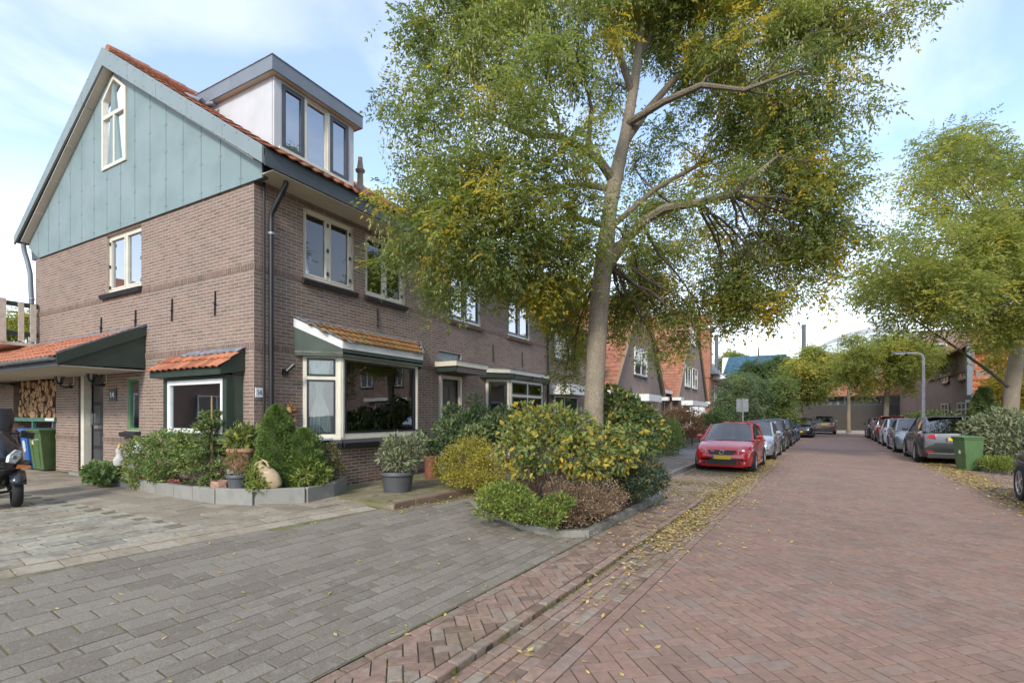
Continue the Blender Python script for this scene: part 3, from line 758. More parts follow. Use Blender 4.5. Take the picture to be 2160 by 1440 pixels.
# gable window
W1.window(HS, -5.39, -3.85, 4.50, 5.80, (.5,), fm='cream', sm='cream', rec=.06, fw=.07, sw=.035, glass='sky_glass')
W2.window(HS, 1.04, 2.32, 4.42, 5.80, (.5,), fm='cream', sm='cream', rec=.05, fw=.06, sw=.035)
W2.window(HS, 2.68, 3.98, 4.42, 5.80, (.5,), fm='cream', sm='cream', rec=.05, fw=.06, sw=.035)
b = MB()
for a0, a1, Wl in ((-5.32, -4.68, W1), (-4.56, -3.92, W1), (1.1, 1.66, W2), (1.7, 2.26, W2), (2.74, 3.3, W2), (3.36, 3.92, W2)):
    for z in (4.62, 5.1, 5.62):
        e = a0 if z > 4 and Wl is W1 and a0 < -5 else a1
        b.obox(Wl.pt(e - .0, z, -.035), Wl.u * .022, Wl.n * -.012, (0, 0, .035))
b.build('hinges', 'black', HS)
PS = Pieces(); W1.sill(PS, -5.55, -3.80, 4.48); W2.sill(PS, .98, 2.40, 4.40); W2.sill(PS, 2.62, 4.04, 4.40)
W1.sill(PS, -4.55, -3.86, 1.36, out=.12)
PS.build('sill_brick', 'black_brick', HS, 120, bev=.15, restname='sill_bricks')
# wall anchors
for a, z, Wl in ((-1.13, 3.80, W1), (-2.61, 3.82, W1), (-4.05, 3.74, W1), (-5.6, 3.72, W1), (3.05, 3.92, W2)):
    b = MB(); b.bar(Wl.pt(a, z - .22, .03), Wl.pt(a, z + .24, .02), .022, .022, Wl.n); b.lathe([(.024, 0), (.024, .03)], Wl.pt(a, z, .015), 8, ax=Wl.n)
    b.build('wall_anchor', 'black', HS)

# ---- roof
AX, AZ = -5.0, 9.85
def barge(pa, pb, hi_off, lo_off, n, y0=-.245, y1=-.205):
    (xa, za), (xb, zb) = pa, pb
    for k in range(n):
        t0, t1 = k / n, (k + 1) / n; g = .0035 / abs(xb - xa)
        def P_(t, lo): 
            x = xa + (xb - xa) * t; return (x, y0, (za + (zb - za) * t) + (lo_off[0] + (lo_off[1] - lo_off[0]) * t if lo else 0))
        a, c = t0 + (g if k else 0), t1 - (g if k < n - 1 else 0)
        poly = [P_(a, True), P_(c, True), P_(c, False), P_(a, False)]
        if xb < xa: poly = poly[::-1]
        b = MB(); b.prism(poly, (0, y1 - y0, 0)); b.build('barge_board', 'fascia', HS)
barge((AX, AZ), (.58, 6.24), 0, (-.40, -.30), 5)
barge((AX, AZ), (-9.95, 6.50), 0, (-.40, -.20), 5)
b = MB()     # returns at the eaves
b.prism([(.58, -.245, 5.94), (.58, -.205, 5.94), (.58, -.205, 6.24), (.58, -.245, 6.24)], (.004, 0, 0)); b.build('barge_end', 'fascia', HS)
# soffits under the verge (left slope shows), in four boards
for k in range(5):
    t0, t1 = k / 5 + .002, (k + 1) / 5 - .002
    q = [(AX + (-9.62 - AX) * t, 9.44 + (6.31 - 9.44) * t) for t in (t0, t1)]
    b = MB(); b.prism([(q[0][0], -.205, q[0][1]), (q[1][0], -.205, q[1][1]), (q[1][0], -.02, q[1][1]), (q[0][0], -.02, q[0][1])], (0, 0, .02)); b.build('soffit_board', 'soffit', HS)
    q = [(AX + (.3 - AX) * t, 9.44 + (6.08 - 9.44) * t) for t in (t0, t1)]
    b = MB(); b.prism([(q[0][0], -.205, q[0][1]), (q[1][0], -.205, q[1][1]), (q[1][0], -.02, q[1][1]), (q[0][0], -.02, q[0][1])], (0, 0, .02)); b.build('soffit_board', 'soffit', HS)
# gable backing and cladding boards
b = MB(); b.prism([(-9.5, -.012, 5.86), (.28, -.012, 5.86), (.28, -.012, 6.05), (AX, -.012, 9.42), (-9.58, -.012, 6.25)], (0, .1, 0)); b.build('gable_backing', 'dark_fascia', HS)
def roof_under(x): return 9.44 - .68 * (AX - x) if x < AX else 9.44 - .634 * (x - AX)
AW = (-5.45, -4.36, 7.28, 8.88, 9.30)     # attic window: x0 x1 z0 z-shoulder z-apex
xs = [-9.6 + .62 * k for k in range(17)]; xs[-1] = .30
SC = MB()
for k in range(16):
    x0, x1 = xs[k] + .0065, xs[k + 1] - .0065
    segs = [(x0, x1, None)]
    cuts = [c for c in (AW[0], AW[1]) if x0 < c < x1]
    pts = [x0] + cuts + [x1]
    for i in range(len(pts) - 1):
        p0, p1 = pts[i], pts[i + 1]; m = (p0 + p1) / 2
        lo = 5.84 if p0 > -9.4 else 5.84
        def poly(za0, za1, zb0, zb1):
            pl = [(p0, -.045, za0), (p1, -.045, za1), (p1, -.045, zb1), (p0, -.045, zb0)]
            if p0 < AX < p1: pl = [(p0, -.045, za0), (p1, -.045, za1), (p1, -.045, zb1), (AX, -.045, 9.43), (p0, -.045, zb0)]
            bb = MB(); bb.prism(pl, (0, .03, 0)); bb.build('cladding_board', 'clad', HS)
        if AW[0] < m < AW[1]:
            poly(lo, lo, AW[2] - .01, AW[2] - .01)
            ax = (AW[0] + AW[1]) / 2
            for q0, q1 in ((p0, min(p1, ax)), (max(p0, ax), p1)):
                if q1 - q0 < .02: continue
                zz = lambda x: AW[3] + (AW[4] - AW[3]) * (1 - abs(x - ax) / (ax - AW[0])) + .01
                if roof_under(q0) - zz(q0) > .0 or roof_under(q1) - zz(q1) > .0:
                    bb = MB(); pl = [(q0, -.045, zz(q0)), (q1, -.045, zz(q1)), (q1, -.045, max(zz(q1) + .005, roof_under(q1))), (q0, -.045, max(zz(q0) + .005, roof_under(q0)))]
                    bb.prism(pl, (0, .03, 0)); bb.build('cladding_board', 'clad', HS)
        else:
            zl = 6.2 if p0 < -9.55 else lo
            poly(zl, lo, max(zl + .02, roof_under(p0)), roof_under(p1))
    for xx in (x0 + .03, x1 - .03):
        z = 5.95
        while z < roof_under(xx) - .1:
            if not (AW[0] - .03 < xx < AW[1] + .03 and z > AW[2] - .05): SC.box(xx - .009, xx + .009, -.049, -.044, z - .009, z + .009)
            z += .55
for sx, s0, s1 in ((1, AX + .2, .4), (-1, AX - .2, -9.8)):
    for k in range(15):
        x = s0 + (s1 - s0) * (k + .5) / 15
        zt = AZ - (.647 if sx > 0 else .677) * abs(x - AX)
        for dz in (-.06, -.30): SC.box(x - .008, x + .008, -.249, -.2445, zt + dz - .008, zt + dz + .008)
SC.build('screws', 'dark_fascia', HS, kind='stuff')
# attic window
x0, x1, za, zs_, zt = AW; xm = (x0 + x1) / 2
b = MB(); ow = .075
out_ = [(x0, za), (x1, za), (x1, zs_), (xm, zt), (x0, zs_)]; cxm, czm = xm, 8.2
inn = [(x0 + ow, za + ow), (x1 - ow, za + ow), (x1 - ow, zs_ - .02), (xm, zt - ow * 1.15), (x0 + ow, zs_ - .02)]
vs = [(x, y, z) for y in (-.075, -.0) for pl in (out_, inn) for x, z in pl]
fs = []
for i in range(5):
    j = (i + 1) % 5; fs += [(i, j, 5 + j, 5 + i), (10 + i, 10 + 5 + i, 10 + 5 + j, 10 + j), (i, 10 + i, 10 + j, j), (5 + i, 5 + j, 15 + j, 15 + i)]
b.add(vs, fs); b.box(x0 + ow, x1 - ow, -.07, -.005, 8.42, 8.50)
b.box(xm - .035, xm + .035, -.066, -.004, za + ow, 8.42)
aw = b.build('attic_window', 'cream', HS)
b = MB(); b.prism([(x0 + ow, -.02, za + ow), (x1 - ow, -.02, za + ow), (x1 - ow, -.02, zs_), (xm, -.02, zt - ow), (x0 + ow, -.02, zs_)], (0, .006, 0)); b.build('pane', 'sky_glass', aw)
b = MB(); b.box(x0 - .05, x1 + .05, .03, .05, za, 8.45); b.build('blind', 'curtain', aw)  # white sheet standing in for sky reflected in the lower panes
# roof slabs, tiles
th = .10
b = MB(); b.prism([(.60, -.20, 6.20), (AX, -.20, 9.82), (AX, -.20, 9.70), (.60, -.20, 6.08)][::-1], (0, YP + .20, 0)); b.prism([(AX, -.20, 9.82), (-9.95, -.20, 6.47), (-9.95, -.20, 6.35), (AX, -.20, 9.70)][::-1], (0, YP + .20, 0))
b.build('roof_deck', 'dark_fascia', HS)
sl = np.array([AX - .60, 0, 9.82 - 6.20]); slen = np.linalg.norm(sl); slu = sl / slen
DY0, DY1, DXF = .62, 2.62, -.30
def keep_tile(p): return not (p[0] < DXF - .02 and DY0 - .02 < p[1] < DY1 + .02 and p[2] < 8.42)
# tiles run in rows along +Y reversed so that n points up and out
tile_roof(HS, (.66, -.20, 6.19), (0, 1, 0), slu, 21, 20, .25, .333, 'tile', 300, keep_tile)
tile_roof(HS, (-9.98, YP, 6.47), (0, -1, 0), (AX + 9.95, 0, 9.82 - 6.47), 21, 18, .25, .333, 'tile', 0)
b = MB()
for k in range(13): b.tube([(AX, -.15 + k * .4, 9.86), (AX, -.15 + k * .4 + .42, 9.875)], [.11, .12], 10)
b.build('ridge_tiles', MAT('ridge_tile', (.34, .13, .07), .75, var=.3, vs=20), HS)
# eave fascia and soffit on the street side
for k in range(2):
    b = MB(); b.box(.575, .605, -.20 + k * 2.63, -.20 + (k + 1) * 2.625, 5.92, 6.225); b.build('eave_board', 'dark_fascia', HS)
for k in range(3):
    b = MB(); b.box(.03, .572, -.035 + k * 1.70, -.035 + (k + 1) * 1.696, 5.895, 5.915); b.build('soffit_board', 'soffit', HS)
# dormer
dm = MB(); dm.box(DXF - .03, DXF, DY0, DY1, 6.80, 6.86); dm.box(DXF - .06, DXF, DY0, DY0 + .16, 6.8, 8.2); dm.box(DXF - .06, DXF, DY1 - .16, DY1, 6.7, 8.2); dm.box(DXF - .06, DXF, DY0 + .16, DY1 - .16, 8.14, 8.2)
dmo = dm.build('dormer', 'cheek', HS)
b = MB(); b.prism([(DXF - .05, DY0, 6.62), (DXF - .05, DY0, 8.25), (-2.9, DY0, 8.25)], (0, .05, 0)); b.build('cheek', 'cheek', dmo)
b = MB(); b.prism([(DXF - .05, DY1 - .05, 6.62), (DXF - .05, DY1 - .05, 8.25), (-2.9, DY1 - .05, 8.25)], (0, .05, 0)); b.build('cheek', 'cheek', dmo)
b = MB()
q = .14
b.box(-3.1, DXF + q, DY0 - q, DY0 - q + .03, 8.20, 8.47); b.box(DXF + q - .03, DXF + q, DY0 - q + .03, DY1 + q, 8.202, 8.468); b.box(-3.1, DXF + q - .03, DY1 + q - .03, DY1 + q, 8.202, 8.468)
b.build('fascia', 'slate_fascia', dmo)
b = MB(); b.box(-3.1, DXF + q - .03, DY0 - q + .03, DY1 + q - .03, 8.21, 8.235); b.build('soffit', 'soffit', dmo)
b = MB(); b.box(-3.1, DXF + q + .015, DY0 - q - .015, DY1 + q + .015, 8.47, 8.485); b.build('roof_trim', 'zinc', dmo)
Wd = Wall((DXF, 0, 0), (0, 1, 0), None)
ww = (DY1 - DY0 - .32 - .12) / 3
b = MB()
for k in range(4):
    yy = DY0 + .16 + (0 if k == 0 else k * ww + (k - 1) * .06); 
    if k in (1, 2): b.box(DXF - .07, DXF + .01, yy, yy + .06, 6.9, 8.14)
b.box(DXF - .07, DXF + .03, DY0 + .1, DY1 - .1, 6.84, 6.90)
b.build('window_post', 'cream', dmo)
for k in range(3):
    y0 = DY0 + .16 + k * (ww + .06)
    Wd.window(dmo if False else HS, y0 + .002, y0 + ww - .002, 6.90, 8.14, fm='window_grey' if k != 1 else 'cream', rec=-.012 if k != 1 else .02, fw=.085 if k != 1 else .03, glass='sky_glass', name='dormer_window')
b = MB(); b.box(-2.2, -2.15, DY0 + .06, DY1 - .06, 7.5, 8.2); b.build('dormer_room', 'room', dmo)
# overflow pipe beside the dormer
b = MB(); b.tube([(-2.2, .30, 8.16), (-2.2, .42, 8.10), (-2.05, .5, 8.12)], .05, 10); b.tube([(-2.75, .32, 8.42), (-2.2, .32, 8.12)], .04, 8); b.build('roof_pipe', 'slate_fascia', HS, smooth=True)
# clay vent pipe
b = MB(); b.lathe([(.22, -.18), (.11, .10), (.075, .14), (.07, .42), (.11, .46), (.12, .5), (.085, .53), (.07, .62), (.05, .78), (.06, .8), (.05, .82)], (-1.0, 3.5, 7.28), 14); b.build('vent_pipe', MAT('weathered_clay_pipe', (.30, .24, .18), .8), HS, smooth=True)
# downpipes
b = MB(); b.tube([(.42, .34, 5.93), (.42, .34, 5.84), (.34, .33, 5.72), (.14, .29, 5.42), (.09, .28, 5.34), (.09, .28, 5.2), (.09, .28, .3)], .045, 12)
dp = b.build('downpipe', 'black', HS, smooth=True)
b = MB(); b.tube([(.09, .28, 4.98), (.09, .28, 5.02)], .056, 12); b.build('pipe_collar', 'zinc', dp)
b = MB(); b.tube([(.06, .16, 5.88), (.06, .16, .35)], .022, 8); b.build('cable_pipe', 'black', HS)
b = MB(); b.tube([(-9.72, -.12, 6.3), (-9.72, -.1, 6.12), (-9.62, -.06, 5.8), (-9.50, -.05, 5.5), (-9.42, -.05, 4.85), (-9.38, -.05, 4.4), (-9.38, -.05, 3.6)], .055, 10); b.build('downpipe', 'slate_fascia', HS, smooth=True)
b = MB(); b.tube([(-9.40, -.05, 4.78), (-9.40, -.05, 4.83)], .066, 10); b.build('pipe_collar', 'zinc', HS)

# ---- front bay with splayed ends, tiled roof
BP = [(0, 1.0), (.5, 1.52), (.5, 3.87), (0, 4.38)]
PBb = Pieces(); core = MB()
BWs = []
for (xa, ya), (xb, yb) in zip(BP[:-1], BP[1:]):
    wl = Wall((xa, ya, 0), (xb - xa, yb - ya, 0), PBb); L = math.hypot(xb - xa, yb - ya); BWs.append((wl, L))
    wl.core(core, .06 if xa == 0 else 0, L - (.06 if xb == 0 else 0), .28, 1.1, th=.08); wl.bricks(.0, L, .29, 1.06, ph=.05)
core.build('bay_base', 'mortar', HS)
PBb.build('bay_brick', 'brick_moss', HS, 300, restname='bay_bricks')
PS = Pieces()
for wl, L in BWs: wl.sill(PS, -.03, L + .03, 1.22, w=.06, h=.12, out=.14, drop=.09)
PS.build('bay_sill_brick', 'black_brick', HS, 200, bev=.15)
b = MB(); b.prism([(0, .98, 1.18), (.52, 1.50, 1.18), (.52, 3.89, 1.18), (0, 4.40, 1.18)], (0, 0, .085)); b.build('bay_sill_board', 'cream', HS)
wl, L = BWs[0]; wl.window(HS, .02, L - .03, 1.265, 2.90, (), (.72,), fm='cream', sm='black', rec=.0, fw=.07, sw=.035, name='bay_window')
wl, L = BWs[1]; f = wl.window(HS, .02, L - .02, 1.265, 2.90, fm='cream', sm='black', rec=-.012, fw=.075, sw=.04, name='bay_window')
wl, L = BWs[2]; wl.window(HS, .03, L - .02, 1.265, 2.90, fm='cream', sm='black', rec=.0, fw=.07, sw=.035, name='bay_window')
b = MB()
for p in BP[1:3]: b.lathe([(.075, 1.265), (.075, 2.92)], (p[0] - .04, p[1] + (.035 if p[1] < 2 else -.035), 0), 8)
b.build('bay_post', 'cream', HS)
RP = [(0, .82), (.62, 1.46), (.62, 3.93), (0, 4.55)]
b = MB(); b.prism([(x, y, 2.92) for x, y in RP], (0, 0, .03)); b.build('bay_soffit', 'cream', HS)
for (xa, ya), (xb, yb), zt0, zt1 in ((RP[0], RP[1], 3.40, 3.02), (RP[1], RP[2], 3.02, 3.02), (RP[2], RP[3], 3.02, 3.40)):
    d = Vector((xb - xa, yb - ya, 0)).normalized(); nn = Vector((d.y, -d.x, 0))
    k = 2 if ya > 1 and yb > 3 and xa == xb else 1
    for i in range(k):
        pa = Vector((xa + (xb - xa) * i / k, ya + (yb - ya) * i / k, 0)); pb = Vector((xa + (xb - xa) * (i + 1) / k, ya + (yb - ya) * (i + 1) / k, 0)) - d * .004
        za, zb = zt0 + (zt1 - zt0) * i / k, zt0 + (zt1 - zt0) * (i + 1) / k
        b = MB(); b.prism([pa + Vector((0, 0, 2.86)), pb + Vector((0, 0, 2.86)), pb + Vector((0, 0, zb)), pa + Vector((0, 0, za))], -nn * .03); b.build('bay_panel', 'green_panel', HS)
        b = MB(); b.prism([pa + Vector((0, 0, za + .002)) + nn * .012, pb + Vector((0, 0, zb + .002)) + nn * .012, pb + Vector((0, 0, zb + .17)) + nn * .012, pa + Vector((0, 0, za + .17)) + nn * .012], -nn * .05); b.build('bay_fascia', 'white', HS)
b = MB(); b.add([(0, .84, 3.56), (.60, 1.47, 3.17), (.60, 3.92, 3.17), (0, 4.53, 3.56)], [(0, 1, 2, 3)]); b.build('bay_roof_deck', 'dark_fascia', HS)
def keep_bay(p): 
    t = p[0] / .62; return .84 + t * .62 - .02 < p[1] < 4.55 - t * .62 + .02
v_ = np.array([-.62, 0, .40])
tile_roof(HS, (.66, .80, 3.155), (0, 1, 0), v_, 24, 3, .155, .25, 'tile_moss', 120, keep_bay, name='bay_roof_tile')
b = MB(); b.prism([(.0, .80, 3.60), (.10, .92, 3.54), (.10, 4.45, 3.54), (0, 4.57, 3.60)], (0, 0, .012)); b.build('bay_flashing', 'lead', HS)
b = MB(); b.tube([(.03, .80, 3.60), (.34, 1.12, 3.40), (.64, 1.43, 3.20)], .018, 6); b.tube([(.64, 3.96, 3.20), (.34, 4.24, 3.40), (.03, 4.55, 3.60)], .022, 6)
b.tube([(.65, 1.47, 3.20), (.72, 1.60, 3.15), (.72, 1.78, 3.15)], .014, 6); b.tube([(.65, 3.9, 3.20), (.70, 3.8, 3.14), (.70, 3.66, 3.14)], .014, 6); b.build('bay_roof_edge', 'lead', HS)
# curtains behind the bay panes
def curtain(name, mat, p0, p1, z0, z1, waist=None, n=36, amp=.022, parent=None):
    p0, p1 = Vector(p0), Vector(p1); d = (p1 - p0); nn = Vector((d.y, -d.x, 0)).normalized(); mid = .5; vs = []; m = 14
    for j in range(m + 1):
        t = j / m; z = z0 + (z1 - z0) * t; sq = 1.
        if waist: sq = 1 - (1 - waist[1]) * math.exp(-((t - waist[0]) / .22) ** 2)
        for i in range(n + 1):
            s_ = (i / n - waist[2]) * sq + waist[2] if waist else i / n
            q = p0 + d * s_ + nn * (amp * math.sin(i * 1.9) * (1 + .3 * math.sin(i * .7)))
            vs.append((q.x, q.y, z))
    b = MB(); b.add(vs, [(j * (n + 1) + i, j * (n + 1) + i + 1, (j + 1) * (n + 1) + i + 1, (j + 1) * (n + 1) + i) for j in range(m) for i in range(n)])
    return b.build(name, mat, parent, smooth=True)
curtain('curtain', 'curtain', (.02, 1.15, 0), (.30, 1.46, 0), 1.30, 2.9, (.55, .28, .45), parent=HS)
curtain('curtain', 'blue_curtain', (-.15, 1.15, 0), (-.05, 1.6, 0), 1.27, 2.9, parent=HS)
curtain('curtain', 'curtain', (.33, 3.45, 0), (.33, 3.78, 0), 1.30, 2.9, parent=HS)
curtain('curtain', 'curtain', (.08, 4.2, 0), (.4, 3.9, 0), 1.30, 2.9, parent=HS)
curtain('curtain', 'curtain', (-.20, 1.1, 0), (-.20, 1.22, 0), 4.45, 5.8, parent=HS)
curtain('curtain', 'curtain', (-.20, 3.75, 0), (-.20, 3.95, 0), 4.45, 5.8, parent=HS)
b = MB(); b.box(-.1, .42, 1.12, 4.2, 1.22, 1.26); b.build('window_board', 'white', HS)
MINT = MAT('mint_glaze', (.42, .62, .55), .4)
for yy, lab in ((1.95, 'mint green flower pot nearest the house corner inside the bay window'), (3.25, 'mint green flower pot at the far end inside the bay window')):
    t = thing('window_pot', lab, 'pot', (.27, yy, 1.26)); b = MB(); b.lathe([(.06, 0), (.085, .16), (.09, .17), (.08, .17)], (.27, yy, 1.26), 14); b.build('pot_body', MINT, t, smooth=True); b = MB()
    for k in range(26):
        a = rnd.random() * 6.28; h_ = rnd.uniform(.08, .24); r_ = rnd.uniform(.02, .13); b.bar((.27, yy, 1.43), (.27 + r_ * math.cos(a), yy + r_ * math.sin(a), 1.43 + h_), .018, .004)
    b.build('pot_leaves', 'bright_green', t)
t = thing('window_basket', 'low basket of dried flowers in the middle of the bay window', 'basket', (.27, 2.55, 1.26)); b = MB(); b.lathe([(.12, 0), (.17, .05), (.15, .09)], (.27, 2.55, 1.26), 14); b.build('basket', 'twig', t); b = MB()
for k in range(40):
    a = rnd.random() * 6.28; r_ = rnd.uniform(.02, .16); b.bar((.27, 2.55, 1.34), (.27 + r_ * math.cos(a), 2.55 + r_ * math.sin(a), 1.34 + rnd.uniform(.08, .3)), .014, .004)
b.build('flower_stems', 'bright_green', t)

# ---- small bay on the gable side
b = MB(); b.box(-2.34, -2.22, -.315, 0, 1.30, 2.42); b.box(-.41, -.29, -.315, -.2, 1.30, 2.42); b.box(-2.34, -.29, -.314, 0, 1.30, 1.375); b.box(-2.22, -.41, -.314, -.2, 2.36, 2.42)
b.build('side_bay_frame', 'green', HS)
b = MB(); b.box(-.345, -.30, -.2, 0, 1.30, 2.62); b.build('side_bay_cheek', 'green_panel', HS)
b = MB(); b.box(-2.36, -.27, -.34, -.0, 1.22, 1.30); b.build('side_bay_base', 'green', HS)
Wsb = Wall((0, -.305, 0), (1, 0, 0), None)
Wsb.window(HS, -2.22, -.41, 1.375, 2.36, fm='white', rec=.0, fw=.085, name='side_bay_window')
b = MB(); b.prism([(-2.56, -.45, 2.42), (-2.56, -.45, 2.56), (-2.56, 0, 2.90), (-2.56, 0, 2.42)], (.03, 0, 0)); b.build('side_bay_verge', 'green', HS)
b = MB(); b.prism([(-.24, -.45, 2.42), (-.24, -.45, 2.56), (-.24, 0, 2.90), (-.24, 0, 2.50)][::-1], (-.03, 0, 0)); b.build('side_bay_verge', 'green', HS)
for k in range(2):
    b = MB(); b.box(-2.53 + k * .8, -2.53 + (.796 if k == 0 else 2.26), -.455, -.425, 2.42, 2.555) if k == 0 else b.box(-1.73, -.27, -.455, -.425, 2.42, 2.555); b.build('side_bay_fascia', 'green', HS)
b = MB(); b.add([(-2.53, -.43, 2.43), (-.27, -.43, 2.43), (-.27, 0, 2.43), (-2.53, 0, 2.43)], [(3, 2, 1, 0)]); b.add([(-2.53, -.43, 2.55), (-.27, -.43, 2.55), (-.27, 0, 2.87), (-2.53, 0, 2.87)], [(0, 1, 2, 3)]); b.build('side_bay_deck', 'green', HS)
tile_roof(HS, (-2.60, -.50, 2.535), (1, 0, 0), (0, .45, .335), 12, 2, .198, .28, 'tile', 60, name='side_bay_tile')
b = MB(); b.prism([(-2.05, -.012, 2.93), (-.20, -.012, 2.93), (-.24, -.14, 2.845), (-2.1, -.14, 2.845)], (0, 0, .014)); b.build('side_bay_flashing', 'lead', HS)
# bench and cushions behind the glass of the small bay are left in shade
b = MB(); b.box(-2.2, -.42, -.2, .3, 1.30, 1.36); b.build('side_bay_board', 'white', HS)
b = MB(); b.box(-2.1, -1.45, .28, .34, 1.4, 2.4); b.build('side_bay_blind', 'white', HS)

# ---- entrance: door, frame, lamps, number
b = MB(); b.box(-6.60, -6.44, -.03, .12, .30, 2.86); b.box(-5.66, -5.56, .1, .2, .30, 2.86); b.box(-6.44, -5.60, .02, .12, 2.72, 2.86); b.build('door_frame', 'cream', HS)
b = MB(); b.box(-6.72, -6.605, -.03, .05, .30, 2.75); b.build('door_jamb', 'black', HS)
b = MB(); b.box(-6.44, -5.66, .14, .19, .34, 2.72); door = b.build('door', 'black', HS)
b = MB()
for z0, z1 in ((2.02, 2.66), (1.52, 1.94), (.98, 1.32), (.45, .90)):
    b.box(-6.34, -5.76, .13, .15, z0, z1)
b.build('door_pane', 'far_pane', door)
b = MB(); b.box(-6.30, -5.80, .115, .135, 1.38, 1.46); b.build('letter_slot', 'chrome', door)
b = MB(); b.box(-6.42, -6.36, .09, .14, 1.45, 1.75); b.build('door_handle', 'chrome', door)
b = MB(); b.box(-6.62, -5.5, -.25, .1, .28, .36); b.build('door_step', 'concrete', HS)
W1.window(HS, -4.46, -3.95, 1.38, 2.50, fm='bright_green', rec=.03, fw=.05, name='hall_window')
b = MB(); b.box(-4.40, -4.0, .2, .22, 1.4, 2.48); b.build('stained_glass', MAT('green_stained_glass', (.06, .22, .07), .3, var=.7, vs=6), HS)
# ---- lean-to canopy over the entrance and wood store
CX0, CX1 = -15.0, -3.66
b = MB(); b.prism([(CX0, -1.45, 2.80), (CX0, 0, 3.54), (CX0, 0, 3.48), (CX0, -1.45, 2.74)][::-1], (CX1 - CX0 - .03, 0, 0)); b.build('canopy_deck', 'dark_fascia', HS)
tile_roof(HS, (CX0, -1.52, 2.80), (1, 0, 0), (0, 1.45, .74), 56, 5, .202, .33, 'tile', 180, name='canopy_tile')
b = MB(); b.prism([(CX1, -1.50, 2.66), (CX1, -1.50, 2.86), (CX1, 0.0, 3.62), (CX1, 0, 3.40)][::-1], (.035, 0, 0)); b.build('canopy_verge', 'green', HS)
b = MB(); b.prism([(CX1 - .03, -1.48, 2.665), (CX1 - .03, -.02, 3.45), (CX1 - .03, -.02, 2.70)], (.028, 0, 0)); b.build('canopy_side_panel', 'green', HS)
b = MB(); b.tube([(CX1 + .02, -1.51, 2.88), (CX1 + .02, 0, 3.64)], .018, 6); b.prism([(CX0, -.01, 3.60), (CX1 + .06, -.01, 3.60), (CX1 + .03, -.16, 3.525), (CX0, -.16, 3.525)], (0, 0, .014)); b.build('canopy_flashing', 'lead', HS)
for k in range(6):
    b = MB(); x0 = CX0 + k * 1.885; b.box(x0, x0 + 1.88, -1.44, -.01, 2.64, 2.66); b.build('canopy_soffit_board', 'soffit', HS)
b = MB(); b.box(CX0, CX1 - .002, -1.462, -1.442, 2.64, 2.78); b.build('canopy_eave_board', 'dark_fascia', HS)
prof = [(math.cos(a) * .065, math.sin(a) * .065) for a in [math.pi + math.pi * i / 8 for i in range(9)]]
vs = [(x, -1.535 + p[0], 2.80 + p[1]) for x in (CX0, CX1 - .06) for p in prof]
b = MB(); b.add(vs, [(i, i + 1, 9 + i + 1, 9 + i) for i in range(8)] + [tuple(range(9, 18))]); b.build('gutter', 'zinc', HS, smooth=True)
b = MB()
for k in range(18): b.tube([(CX0 + .3 + k * .62, -1.535 + math.cos(a) * .07, 2.80 + math.sin(a) * .07) for a in [math.pi + math.pi * i / 8 for i in range(9)]], .008, 5)
b.build('gutter_bracket', 'zinc', HS)
b = MB(); b.tube([(-14, -1.45, 2.62), (-11.5, -.6, 2.58), (-10.2, -.2, 2.55)], .05, 10); b.build('rain_pipe', 'black', HS, smooth=True)
# lanterns either side of the door
def lantern(x):
    t = thing('wall_lantern', 'x', 'lamp', (x, -.02, 2.45))
    b = MB(); b.lathe([(.055, -.03), (.055, .03)], (x, -.02, 2.42), 10, ax=(0, -1, 0)); b.tube([(x, -.03, 2.42), (x, -.12, 2.38), (x, -.22, 2.42), (x, -.24, 2.47)], .018, 8); b.build('bracket', 'black', t, smooth=True)
    b = MB(); b.lathe([(.05, 2.46), (.06, 2.48), (.055, 2.5)], (x, -.24, 0), 6); b.lathe([(.155, 2.73), (.15, 2.745), (.10, 2.81), (.035, 2.87), (.03, 2.90), (.04, 2.92), (.012, 2.96)], (x, -.24, 0), 6)
    for k in range(6):
        a = math.pi * 2 * k / 6; b.bar((x + .05 * math.cos(a), -.24 + .05 * math.sin(a), 2.49), (x + .125 * math.cos(a), -.24 + .125 * math.sin(a), 2.74), .014, .014)
    b.build('lantern_frame', 'black', t)
    b = MB(); b.lathe([(.048, 2.495), (.12, 2.735)], (x, -.24, 0), 6, cap0=False, cap1=False); b.build('lantern_glass', 'glass', t)
    b = MB(); b.lathe([(.02, 2.5), (.03, 2.56), (.04, 2.62), (.03, 2.68), (.01, 2.7)], (x, -.24, 0), 10); b.build('bulb', 'white_plain', t, smooth=True)
    b = MB(); b.tube([(x + .16, -.02, 2.46), (x + .16, -.02, 2.66)], .012, 6); b.tube([(x + .02, -.03, 2.44), (x + .16, -.02, 2.46)], .01, 6); b.build('conduit', 'cream', t)
    return t
lantern(-7.15)['label'] = 'black lantern with glass sides on the brick pillar beside the wood store'
lantern(-5.50)['label'] = 'black lantern with glass sides beside the dark front door, above the house number'

# digits as flat print on small plates
def digit_bars(ch, x, z, w, h, t):
    """strokes (x0,z0,x1,z1) of a 1 or a 4"""
    if ch == '1': return [((x + w * .55, z), (x + w * .55, z + h)), ((x + w * .20, z + h * .74), (x + w * .55, z + h))]
    return [((x + w * .7, z), (x + w * .7, z + h)), ((x + w * .7, z + h), (x, z + h * .32)), ((x, z + h * .32), (x + w, z + h * .32))]
t = thing('house_number_sign', 'dark square house number plate reading 14 beside the front door', 'sign', (-5.04, -.02, 2.12))
b = MB(); b.box(-5.20, -4.89, -.035, -.012, 2.02, 2.30); b.build('plate', 'dark_fascia', t)
b = MB()
for ch, xx in (('1', -5.16), ('4', -5.05)):
    for (xa, za), (xb, zb) in digit_bars(ch, xx, 2.10, .10, .13, .03): b.bar((xa, -.038, za), (xb, -.038, zb), .028, .004, (0, 1, 0))
b.build('numerals', 'white_plain', t)
